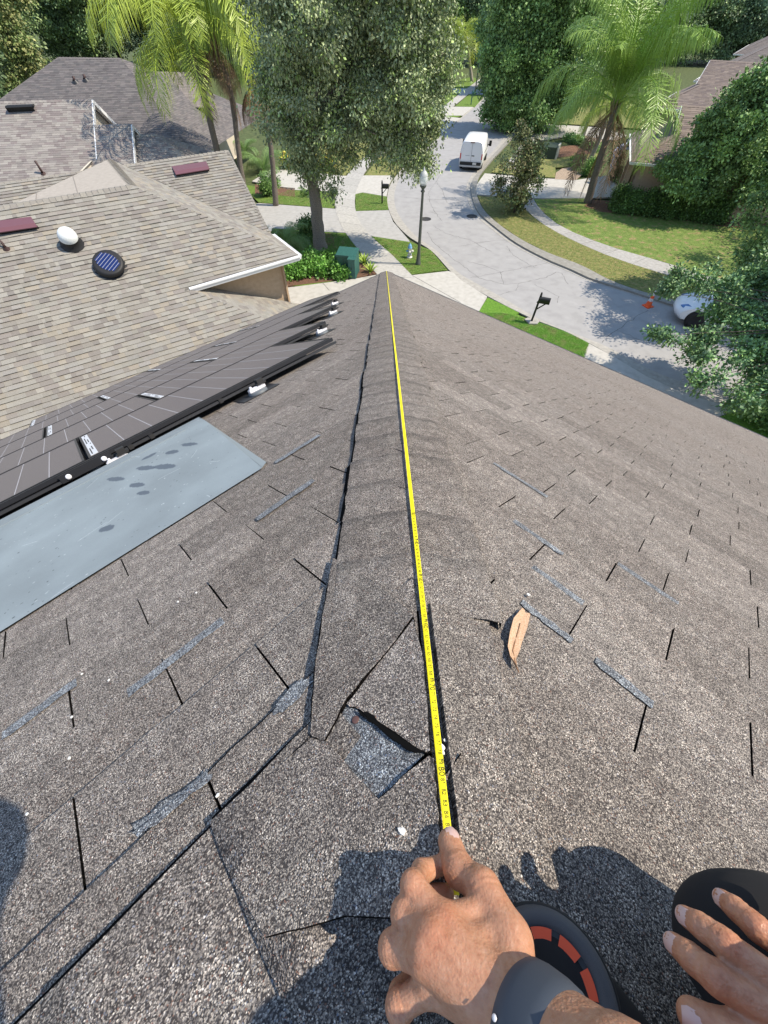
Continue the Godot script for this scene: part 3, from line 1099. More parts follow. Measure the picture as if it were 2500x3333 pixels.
func neighbour_house():
	var o := thing("neighbour_house", "nearest house on the left with mottled tan shingles and white gutter", "house")
	var pal := [lin3(0.345, 0.325, 0.285), lin3(0.315, 0.30, 0.265), lin3(0.335, 0.32, 0.285), lin3(0.275, 0.25, 0.225), lin3(0.345, 0.31, 0.255), lin3(0.262, 0.24, 0.218), lin3(0.31, 0.295, 0.27), lin3(0.30, 0.28, 0.245)]
	var capc := [lin3(0.315, 0.295, 0.26), lin3(0.295, 0.275, 0.245)]
	var w := deg_to_rad(57.0)
	var e1 := Vector3(sin(w), 0, -cos(w))          # towards the street
	var e2 := Vector3(cos(w), 0, sin(w))           # towards the camera's house
	var corner := g(971, 830, 4.0)
	var na := (e2 * 0.5 + Vector3.UP).normalized()
	var top_r := on_plane(430, 605, corner, na)
	var run: float = (corner - top_r).dot(e1)
	var drop := top_r.y - corner.y
	var nc := (e1 * (drop / run) + Vector3.UP).normalized()
	var knee := on_plane(376, 524, top_r, nc)
	knee = top_r - e2 * (top_r - knee).length()
	var foot := on_plane(884, 762, top_r, nc)
	# face towards the camera's house
	var apex := on_plane(602, 938, corner, na)
	var f := drop / run
	var hipdir := e1 + e2 * (f / 0.5) + Vector3.DOWN * f
	var x2 := apex + hipdir * 3.6
	var far_low := x2 - e1 * 16.0
	var up_l := top_r - e1 * 12.0
	roof_face(o, [top_r, corner, apex, x2, far_low, up_l], pal, 0.143, 0.08, 0.34, 290, 0.030)
	roof_face(o, [top_r, knee, foot, corner], pal, 0.143, 0.14, 0.30, 0)
	var x0 := apex - e2 * 0.45
	roof_face(o, [x0, apex, x2, x0 + e1 * 3.6 + Vector3.DOWN * 3.6 * f], pal, 0.143, 0.14, 0.30, 0)
	# the higher face behind, with the valley between
	var nb := (foot - knee).cross(e1).normalized()
	if nb.y < 0:
		nb = -nb
	var left_end := knee - e1 * 12.0
	var b_ridge_l := on_plane(-60, 597, knee, nb)
	var b_ridge_r := on_plane(743, 490, knee, nb)
	b_ridge_l = b_ridge_r - e1 * (b_ridge_r - b_ridge_l).length()
	var b_low := on_plane(868, 738, knee, nb)
	roof_face(o, [b_ridge_r, on_plane(790, 590, knee, nb), b_low, foot, knee, on_plane(-60, 715, knee, nb), b_ridge_l], pal, 0.143, 0.08, 0.34, 0, 0.030)
	# the other side of that ridge, a smooth membrane in the dead valley
	var back := Build.new()
	back.quad(b_ridge_l, b_ridge_r, b_ridge_r - e2 * 6 + Vector3.DOWN * 3.2, b_ridge_l - e2 * 6 + Vector3.DOWN * 3.2)
	put("back_slope", back.mesh(), M.membrane, o)
	var mb := Build.new()
	var p0 := on_plane(-60, 712, corner, na)
	mb.tri(p0, knee, top_r)
	mb.tri(p0, on_plane(-60, 712, knee, nb), knee)
	put("valley_membrane", mb.mesh(), M.membrane, o)
	mb = Build.new()
	for k in [0.33, 0.62]:
		mb.bar(p0.lerp(top_r, k) + Vector3.UP * 0.005, p0.lerp(knee, k + 0.04) + Vector3.UP * 0.005, 0.02, 0.004)
	put("membrane_seams", mb.mesh(), M.seam, o)
	var da := (e2 + Vector3.DOWN * 0.5).normalized()
	var dc := (e1 + Vector3.DOWN * f).normalized()
	var flat := (-e2 + Vector3.DOWN * 0.05).normalized()
	cap_row(o, top_r, top_r - e1 * 9.0, da, flat, 0.16, capc)
	cap_row(o, corner + (top_r - corner) * 0.005, top_r, da, dc, 0.16, capc)
	cap_row(o, knee, top_r, dc, -dc + Vector3.DOWN * 0.6, 0.14, capc)
	cap_row(o, x2, apex, da, dc, 0.16, capc)
	cap_row(o, b_ridge_r, b_ridge_l, (e2 + Vector3.DOWN * 0.5).normalized(), (-e2 + Vector3.DOWN * 0.5).normalized(), 0.16, capc)
	cap_row(o, b_ridge_r, b_low, (-e1 * 0.3).normalized(), (e1 * 0.2 + Vector3.DOWN).normalized(), 0.16, capc, 0.08)
	gutter(o, apex + Vector3(0, -0.01, 0) + e1 * 0.1, corner + Vector3(0, -0.01, 0), e2)
	gutter(o, corner + Vector3(0, -0.015, 0), foot + Vector3(0, -0.015, 0), e1, "street_gutter")
	gutter(o, b_low + Vector3(0, -0.02, 0) + e1 * 0.05, b_low + e1 * 0.05 - e2 * 0.5 + Vector3(0, -0.3, 0), e1 + e2 * 0.4, "far_gutter")
	# walls below the eaves
	var wc := corner - e1 * 0.5 - e2 * 0.45
	var wl := apex - e2 * 0.45 - e1 * 0.1
	wall_quad(o, wl, wc, 3.9, M.stucco_tan)
	wall_quad(o, wc, wc - e2 * 2.8, 3.9, M.stucco_tan)
	wall_quad(o, wc - e2 * 2.8 - e1 * 1.2, wc - e2 * 9.0 - e1 * 1.2, 3.4, M.stucco_tan)
	wall_quad(o, x2 - e1 * 0.5 - e2 * 0.5, x2 - e1 * 14.0 - e2 * 0.5, x2.y - 0.1, M.stucco_tan)
	wall_quad(o, x2 - e1 * 0.5 - e2 * 0.5, x0 + e1 * 3.1, x2.y - 0.1, M.stucco_tan)
	var sf := Build.new()
	sf.quad(apex + Vector3(0, -0.13, 0), corner + Vector3(0, -0.13, 0), corner - e2 * 0.5 + Vector3(0, -0.13, 0), apex - e2 * 0.5 + Vector3(0, -0.13, 0))
	put("soffit", sf.mesh(), M.white_paint, o)
	# things that stand on this roof
	var q := PackedVector3Array()
	for p in [[560, 545], [672, 529], [684, 562], [576, 580]]:
		q.append(on_plane(p[0], p[1], knee, nb) + nb * 0.01)
	hatch("roof_vent", "maroon box vent on the upper tan roof, near its ridge", q, M.maroon, 0.11)
	q = PackedVector3Array()
	for p in [[-40, 727], [103, 709], [130, 750], [-30, 774]]:
		q.append(on_plane(p[0], p[1], corner, na) + na * 0.01)
	hatch("roof_vent", "maroon box vent on the lower tan roof, cut by the left picture edge", q, M.maroon, 0.11)
	tube_light(on_plane(236, 796, corner, na), na)
	solar_fan(on_plane(361, 872, corner, na), na)
	var vp := thing("vent_pipe", "short brown vent pipe below the maroon vent on the left", "pipe")
	var b := Build.new()
	var at := on_plane(22, 812, corner, na)
	b.tube([at, at + Vector3(-0.02, 0.16, -0.02), at + Vector3(-0.1, 0.24, -0.05), at + Vector3(-0.3, 0.26, -0.12)], [0.035, 0.03, 0.03, 0.03], 10)
	put("pipe", b.mesh(), M.brown_paint, vp)
	b = Build.new()
	b.lathe(at, [[0.09, 0.0], [0.06, 0.04], [0.036, 0.09]], 14, na)
	put("collar", b.mesh(), M.brown_paint, vp)
func lin3(r: float, gr: float, b: float) -> Color:
	return Color(r, gr, b)
func tube_light(at: Vector3, n: Vector3):
	var o := thing("tube_skylight", "white domed tube skylight with black collar on the tan roof", "skylight")
	var b := Build.new()
	b.lathe(at, [[0.30, 0.0], [0.27, 0.05], [0.23, 0.10], [0.22, 0.20], [0.235, 0.22]], 24, n)
	put("collar", b.mesh(), M.black_plastic, o)
	b = Build.new()
	b.lathe(at + n * 0.22, [[0.235, 0.0], [0.235, 0.05], [0.215, 0.12], [0.17, 0.18], [0.10, 0.22], [0.03, 0.235], [0.0, 0.236]], 24, n)
	put("dome", b.mesh(), M.dome, o)
func solar_fan(at: Vector3, n: Vector3):
	var o := thing("solar_attic_fan", "round black attic fan topped by a blue solar cell disc", "roof fan")
	var tilt := (n + Vector3(0, 0.0, 0.12)).normalized()
	var b := Build.new()
	b.lathe(at, [[0.44, 0.0], [0.42, 0.015], [0.31, 0.03], [0.29, 0.10]], 32, n)
	put("base", b.mesh(), M.black_plastic, o)
	b = Build.new()
	b.lathe(at + n * 0.10, [[0.30, 0.0], [0.385, 0.0], [0.40, 0.03], [0.385, 0.09], [0.355, 0.115], [0.33, 0.118], [0.0, 0.112]], 36, tilt)
	put("hood", b.mesh(), M.black_plastic, o)
	var c := at + n * 0.10 + tilt * 0.122
	var x := tilt.cross(Vector3.FORWARD).normalized()
	x = x.rotated(tilt, -0.35)
	var y := tilt.cross(x)
	b = Build.new()
	for i in 7:
		var u := -0.24 + i * 0.08
		var l := sqrt(0.31 * 0.31 - u * u) * 0.9
		b.box(Transform3D(Basis(x, tilt, y), c + x * u), Vector3(0.074, 0.004, l * 1.7))
	put("solar_cells", b.mesh(), M.solar_blue, o)
	b = Build.new()
	for i in 7:
		var u := -0.24 + i * 0.08
		var l := sqrt(0.31 * 0.31 - u * u) * 0.9
		b.box(Transform3D(Basis(x, tilt, y), c + x * u + tilt * 0.003), Vector3(0.008, 0.003, l * 1.7))
	put("cell_strips", b.mesh(), M.panel_line, o)

func gable_house_left():
	# grey shingle house behind: two stepped gables face the street
	var o := thing("gable_house", "grey shingle house with two stepped white-edged gables, behind the tan roof", "house")
	var pal := [lin3(0.30, 0.27, 0.255), lin3(0.27, 0.245, 0.235), lin3(0.33, 0.305, 0.285), lin3(0.25, 0.215, 0.21), lin3(0.36, 0.335, 0.31)]
	var w := deg_to_rad(80.0)
	var e1 := Vector3(sin(w), 0, -cos(w))
	var e2 := Vector3(cos(w), 0, sin(w))
	var ra := g(300, 323, 5.3)
	var n := (e2 * 0.55 + Vector3.UP).normalized()
	var rb := on_plane(428, 404, ra, n)
	var step := on_plane(304, 404, ra, n)
	step = rb - e1 * (rb - step).dot(e1)
	var da := (e2 + Vector3.DOWN * 0.55)
	var db := (-e2 + Vector3.DOWN * 0.55)
	roof_face(o, [ra, step, rb, rb + da * 6.5, rb + da * 6.5 - e1 * 22, ra - e1 * 16], pal, 0.143, 0.22, 0.42, 0)
	for q in [[ra, 3.4, 16.0], [rb, 3.2, 6.0]]:
		var p: Vector3 = q[0]
		roof_face(o, [p, p + db * float(q[1]), p + db * float(q[1]) - e1 * float(q[2]), p - e1 * float(q[2])], pal, 0.143, 0.25, 0.40, 0)
		# gable wall and the white boards along its edges
		var lw: float = q[1]
		var gb := Build.new()
		var ins := -e1 * 0.32
		gb.prism(PackedVector3Array([p + ins + Vector3.DOWN * 0.12, p + ins + da * lw + Vector3.DOWN * 0.12, p + ins + db * lw + Vector3.DOWN * 0.12]), -e1 * 0.1)
		put("gable_wall", gb.mesh(), M.stucco_pale, o)
		gb = Build.new()
		gb.bar(p + Vector3.DOWN * 0.10, p + da * lw + Vector3.DOWN * 0.10, 0.05, 0.2)
		gb.bar(p + Vector3.DOWN * 0.10, p + db * (lw + 0.0) + Vector3.DOWN * 0.10, 0.05, 0.2)
		put("rake_board", gb.mesh(), M.white_paint, o)
		gb = Build.new()
		gb.bar(p - e1 * 0.16 + Vector3.DOWN * 0.03, p + db * lw - e1 * 0.16 + Vector3.DOWN * 0.03, 0.3, 0.04)
		put("rake_soffit", gb.mesh(), M.white_paint, o)
		wall_quad(o, p + da * (lw + 3) + ins, p + db * lw + ins, p.y - 0.55 * lw - 0.05, M.stucco_pale)
		cap_row(o, p, p - e1 * float(q[2]) * 0.5, da.normalized(), db.normalized(), 0.2, pal)
	# the low hip roof on its street side
	var c := g(512, 438, 4.0)
	var hl := c - e1 * 6.0
	var hip := e1 + e2 + Vector3.DOWN * 0.5
	roof_face(o, [c, c + hip * 2.6, c + hip * 2.6 - e1 * 8.0, hl], pal, 0.143, 0.22, 0.42, 0)
	var hip2 := e1 - e2 + Vector3.DOWN * 0.5
	roof_face(o, [c, c + hip2 * 2.6, c + hip * 2.6], pal, 0.143, 0.22, 0.42, 0)
	cap_row(o, c + hip * 2.6, c, (e2 + Vector3.DOWN * 0.5).normalized(), (e1 + Vector3.DOWN * 0.5).normalized(), 0.2, [lin3(0.36, 0.33, 0.29)])
	cap_row(o, c, hl, (e2 + Vector3.DOWN * 0.5).normalized(), (-e2 + Vector3.DOWN * 0.5).normalized(), 0.2, [lin3(0.36, 0.33, 0.29)])
	wall_quad(o, c + hip * 2.2, c + hip2 * 2.2, 2.7, M.stucco_pale)
	wall_quad(o, c + hip * 2.2, c + hip * 2.2 - e1 * 7, 2.7, M.stucco_pale)
	var q4 := PackedVector3Array()
	for p in [[30, 346], [114, 343], [116, 364], [30, 368]]:
		q4.append(on_plane(p[0], p[1], ra, n) + n * 0.01)
	hatch("roof_vent", "black box vent under the ridge of the grey gabled house", q4, M.black_plastic, 0.25)
	var vp := thing("vent_pipe", "thin brown pipe on the grey roof just above the tan ridge", "pipe")
	var b := Build.new()
	var at := on_plane(141, 566, ra, n)
	b.tube([at, at + Vector3(-0.06, 0.55, 0)], [0.06, 0.055], 10)
	put("pipe", b.mesh(), M.brown_paint, vp)
	b = Build.new()
	b.lathe(at, [[0.14, 0.0], [0.07, 0.09]], 12, n)
	put("collar", b.mesh(), M.brown_paint, vp)

func dark_hip_house():
	var o := thing("hip_house", "far house with a dark stained hip roof below the woods on the left", "house")
	var pal := [lin3(0.16, 0.145, 0.145), lin3(0.14, 0.13, 0.13), lin3(0.18, 0.165, 0.16), lin3(0.20, 0.18, 0.175)]
	var w := deg_to_rad(97.0)
	var e1 := Vector3(sin(w), 0, -cos(w))
	var e2 := Vector3(cos(w), 0, sin(w))
	var a := g(188, 187, 6.2)
	var n := (e2 * 0.5 + Vector3.UP).normalized()
	var hl := -e1 + e2 + Vector3.DOWN * 0.5
	var hl2 := -e1 - e2 + Vector3.DOWN * 0.5
	var hr := e1 + e2 + Vector3.DOWN * 0.5
	var hr2 := e1 - e2 + Vector3.DOWN * 0.5
	var b := a + e1 * 4.6
	var depth := 7.0
	roof_face(o, [a, b, b + hr * depth, a + hl * depth], pal, 0.143, 0.24, 0.45, 0)
	roof_face(o, [b, b + hr2 * depth, b + hr * depth], pal, 0.143, 0.24, 0.45, 0)
	roof_face(o, [a, a + hl * depth, a + hl2 * depth], pal, 0.143, 0.24, 0.45, 0)
	cap_row(o, a + hl * depth, a, (e2 + Vector3.DOWN * 0.5).normalized(), (-e1 + Vector3.DOWN * 0.5).normalized(), 0.25, [pal[3]])
	cap_row(o, b, a, (e2 + Vector3.DOWN * 0.5).normalized(), (-e2 + Vector3.DOWN * 0.5).normalized(), 0.25, [pal[3]])
	# lower wing nearer the street
	var el := g(652, 452, 2.4)
	var c := el - hr * 4.2 + Vector3(0, 0.02, 0)
	var cl := c - e1 * 9.0
	roof_face(o, [c, c + hr * 4.2, cl + (e2 + Vector3.DOWN * 0.5) * 4.2, cl], [lin3(0.24, 0.215, 0.205), lin3(0.21, 0.19, 0.185), lin3(0.27, 0.245, 0.235)], 0.143, 0.24, 0.45, 0)
	roof_face(o, [c, c + hr2 * 4.2, c + hr * 4.2], pal, 0.143, 0.24, 0.45, 0)
	cap_row(o, c, cl, (e2 + Vector3.DOWN * 0.5).normalized(), (-e2 + Vector3.DOWN * 0.5).normalized(), 0.25, [lin3(0.28, 0.25, 0.23)])
	var up := g(470, 232, 5.4)
	roof_face(o, [up, up + e1 * 3.5, up + e1 * 3.5 + hr * 2.8, up + hl * 2.8], [lin3(0.34, 0.29, 0.26), lin3(0.30, 0.26, 0.235)], 0.143, 0.24, 0.45, 0)
	gutter(o, el, el - e1 * 9.0, e2)
	wall_quad(o, el - e2 * 0.5 - e1 * 0.5, el - e2 * 0.5 - e1 * 14.0, el.y - 0.12, M.stucco_green)
	wall_quad(o, el - e2 * 0.5 - e1 * 0.5, el - e2 * 8.0 - e1 * 0.5, el.y - 0.12, M.stucco_pale)
	for q in [[246, 268], [280, 262]]:
		var vp := thing("vent_pipe", "small dark pipe on the far dark roof, %s of the pair" % ("left" if q[0] < 260 else "right"), "pipe")
		var at := on_plane(q[0], q[1], a, n)
		var m := Build.new()
		m.tube([at, at + Vector3(0, 0.28, 0)], [0.09, 0.08], 10)
		put("pipe", m.mesh(), M.brown_paint, vp)
		m = Build.new()
		m.lathe(at, [[0.22, 0.0], [0.10, 0.14]], 12, n)
		put("collar", m.mesh(), M.dark_metal, vp)

func dutch_house(label: String, c0: Vector3, turn: float, long: float, half: float, hip: float, m: float, wall: Material, pal: Array, front := true) -> Node3D:
	# one-storey house: hip roof with a small gable over its street end; c0 is the eave corner nearest to the camera
	var o := thing("tan_house", label, "house", Vector3.ZERO, 0.0)
	var r1 := Vector3(cos(turn), 0, sin(turn))
	var r2 := Vector3(sin(turn), 0, -cos(turn))
	var h := c0 + (r1 + r2 + Vector3.UP * m) * hip
	var h2 := h + r2 * 2.0 * (half - hip)
	var ridge := c0 + r1 * hip + r2 * half + Vector3.UP * m * half
	var end := c0 + r1 * long
	var c1 := c0 + r2 * half * 2.0
	var over := r1 * -0.35
	roof_face(o, [c0, h, h + over, ridge + over, ridge + r1 * (long - hip), end], pal, 0.15, 0.25, 0.5, 0)
	roof_face(o, [c1, end + r2 * half * 2.0, ridge + r1 * (long - hip), ridge + over, h2 + over, h2], pal, 0.15, 0.25, 0.5, 0)
	roof_face(o, [c0, c1, h2, h], pal, 0.15, 0.25, 0.5, 0)
	cap_row(o, c0, h, (r1 * 0.7 - r2 * 0.5 + Vector3.DOWN * 0.1).normalized(), (r2 * 0.7 - r1 * 0.5 + Vector3.DOWN * 0.1).normalized(), 0.25, [pal[0] * 1.15])
	cap_row(o, ridge + over, ridge + r1 * (long - hip) * 0.7, (-r2 + Vector3.DOWN * m).normalized(), (r2 + Vector3.DOWN * m).normalized(), 0.25, [pal[0] * 1.1])
	var gb := Build.new()
	gb.prism(PackedVector3Array([h, ridge, h2]), r1 * 0.1)
	put("gable_wall", gb.mesh(), wall, o)
	gb = Build.new()
	gb.bar(ridge + over + Vector3.DOWN * 0.08, h + over + Vector3.DOWN * 0.08, 0.05, 0.15)
	gb.bar(ridge + over + Vector3.DOWN * 0.08, h2 + over + Vector3.DOWN * 0.08, 0.05, 0.15)
	put("rake_board", gb.mesh(), M.white_paint, o)
	gutter(o, c0 + Vector3.DOWN * 0.02, end + Vector3.DOWN * 0.02, -r2)
	gutter(o, c0 + Vector3.DOWN * 0.025, c1 + Vector3.DOWN * 0.025, -r1, "street_gutter")
	var w0 := c0 + (r1 + r2) * 0.5
	wall_quad(o, w0, end + r2 * 0.5, c0.y - 0.1, wall)
	wall_quad(o, w0, c1 + r1 * 0.5 - r2 * 0.5, c0.y - 0.1, wall)
	wall_quad(o, end + r2 * 0.5, end + r2 * (half * 2 - 0.5), c0.y - 0.1, wall)
	var sf := Build.new()
	var dn := Vector3.DOWN * 0.13
	sf.quad(c0 + dn, end + dn, end + r2 * 0.5 + dn, w0 + dn)
	sf.quad(c0 + dn, w0 + dn, c1 + r1 * 0.5 + dn, c1 + dn)
	put("soffit", sf.mesh(), M.white_paint, o)
	if front:
		# recessed entry, garage door and pillars on the street side
		var b := Build.new()
		var s := w0 - r1 * 0.13
		b.box(Transform3D(Basis(r2, Vector3.UP, r1), s + r2 * (half * 1.25) + Vector3.UP * (1.06 - c0.y)), Vector3(2.6, 2.1, 0.06))
		put("garage_door", b.mesh(), M.white_paint, o)
		b = Build.new()
		for k in 4:
			b.box(Transform3D(Basis(r2, Vector3.UP, r1), s - r1 * 0.035 + r2 * (half * 1.25) + Vector3.UP * (0.33 + k * 0.5 - c0.y)), Vector3(2.5, 0.02, 0.01))
		put("door_grooves", b.mesh(), M.seam, o)
		b = Build.new()
		b.box(Transform3D(Basis(r2, Vector3.UP, r1), s + r2 * 1.5 + Vector3.UP * (1.05 - c0.y)), Vector3(1.4, 2.1, 0.05))
		put("entry_recess", b.mesh(), M.dark_glass, o)
		for k in [0.4, 2.6]:
			b = Build.new()
			b.box(Transform3D(Basis(r2, Vector3.UP, r1), s - r1 * 0.2 + r2 * k + Vector3.UP * ((c0.y - 0.14) * 0.5 - c0.y)), Vector3(0.35, c0.y - 0.14, 0.35))
			put("pillar", b.mesh(), wall, o)
	return o
func right_houses():
	var pal := [lin3(0.27, 0.215, 0.185), lin3(0.24, 0.19, 0.165), lin3(0.30, 0.24, 0.205), lin3(0.22, 0.175, 0.16)]
	var pal2 := [lin3(0.21, 0.18, 0.17), lin3(0.19, 0.165, 0.155), lin3(0.235, 0.20, 0.185)]
	dutch_house("tan house with brown shingles behind the dark hedge across the street", g(2056, 526, 2.45), 0.36, 12.0, 4.2, 2.4, 0.5, M.stucco, pal)
	dutch_house("second tan house across the street, behind the one with the hedge", g(2128, 347, 2.7), 0.62, 14.0, 5.0, 2.6, 0.5, M.stucco, pal)
	dutch_house("third brown-roofed house up the street, with a pale dormer wall", g(2262, 262, 2.9), 0.62, 20.0, 8.0, 7.9, 0.48, M.stucco, pal2, false)
	dutch_house("farthest brown roof at the top right, against dark trees", g(2390, 175, 3.2), 0.62, 24.0, 9.0, 8.9, 0.48, M.stucco, pal2, false)

# ---------- the ground: street, kerbs, pavements, drives, lawns and beds ----------
func outline(px: Array, h: float) -> PackedVector3Array:
	var o := PackedVector3Array()
	for p in px:
		o.append(g(p[0], p[1], h))
	return o
func smooth_line(px: Array, h: float, step := 0.6) -> Array:
	# a curve through ground points, sampled evenly
	var c := Curve3D.new()
	var pts := []
	for p in px:
		pts.append(g(p[0], p[1], h))
	for i in pts.size():
		var t: Vector3 = (pts[mini(i + 1, pts.size() - 1)] - pts[maxi(i - 1, 0)])
		var din: float = (pts[i] - pts[maxi(i - 1, 0)]).length() * 0.3
		var dout: float = (pts[mini(i + 1, pts.size() - 1)] - pts[i]).length() * 0.3
		c.add_point(pts[i], -t.normalized() * din, t.normalized() * dout)
	var out := []
	var n := int(c.get_baked_length() / step)
	for i in n + 1:
		out.append(c.sample_baked(c.get_baked_length() * i / n))
	return out
func sheet(called: String, poly: PackedVector3Array, m: Material, thick: float, structure := true) -> MeshInstance3D:
	var b := Build.new()
	b.prism(poly, Vector3.DOWN * thick)
	var o := put(called, b.mesh(), m)
	o.set_meta("kind", "structure" if structure else "stuff")
	return o
func strip(called: String, left: Array, right: Array, m: Material, thick: float):
	var n: int = mini(left.size(), right.size())
	var b := Build.new()
	for i in n - 1:
		var a := left[int(i * float(left.size() - 1) / (n - 1))] as Vector3
		var a2 := left[int((i + 1) * float(left.size() - 1) / (n - 1))] as Vector3
		var c := right[int(i * float(right.size() - 1) / (n - 1))] as Vector3
		var c2 := right[int((i + 1) * float(right.size() - 1) / (n - 1))] as Vector3
		if (a2 - a).cross(c - a).y < 0:
			b.quad(a, a2, c2, c)
		else:
			b.quad(a, c, c2, a2)
		var d := Vector3.DOWN * thick
		b.quad(a, a2, a2 + d, a + d)
		b.quad(c, c2, c2 + d, c + d)
	return struct(called, b.mesh(), m)
func fill(left: Array, right: Array) -> PackedVector3Array:
	var o := PackedVector3Array()
	for p in left:
		o.append(p)
	var r := right.duplicate()
	r.reverse()
	for p in r:
		o.append(p)
	return o
func joints(called: String, parent_m: Material, lines: Array, h: float, w := 0.025):
	# sawn or tooled grooves across concrete
	var b := Build.new()
	for q in lines:
		var a := g(q[0], q[1], h)
		var c := g(q[2], q[3], h)
		b.bar(a, c, w, 0.006)
	struct(called, b.mesh(), parent_m)

const KERB_L := [[2560, 1395], [2404, 1333], [2223, 1279], [2103, 1224], [1982, 1152], [1916, 1116], [1838, 1077], [1729, 1035], [1590, 965], [1500, 911], [1473, 890], [1402, 814], [1334, 772], [1288, 727], [1266, 683], [1260, 646], [1270, 602], [1296, 564], [1342, 515], [1413, 461], [1459, 418], [1511, 374], [1560, 330], [1590, 296], [1612, 268]]
const ROAD_L := [[2620, 1365], [2500, 1309], [2284, 1261], [2151, 1218], [2042, 1164], [1964, 1122], [1862, 1083], [1753, 1038], [1645, 974], [1520, 905], [1489, 885], [1420, 815], [1356, 770], [1308, 716], [1287, 672], [1284, 629], [1296, 591], [1316, 556], [1350, 519], [1432, 450], [1484, 401], [1530, 362], [1576, 324], [1600, 296], [1620, 268]]
const ROAD_R := [[2900, 1190], [2500, 1083], [2163, 983], [2073, 953], [1922, 905], [1862, 877], [1783, 844], [1681, 790], [1608, 735], [1560, 693], [1540, 651], [1533, 610], [1545, 575], [1580, 530], [1625, 482], [1660, 440], [1690, 400], [1705, 360], [1708, 320], [1705, 290], [1700, 268]]
const KERB_R := [[2940, 1180], [2500, 1062], [2193, 976], [2103, 952], [1995, 915], [1886, 860], [1789, 824], [1699, 780], [1621, 727], [1574, 681], [1552, 633], [1551, 608], [1562, 570], [1598, 524], [1643, 476], [1678, 436], [1708, 396], [1722, 358], [1724, 320], [1720, 290], [1716, 268]]

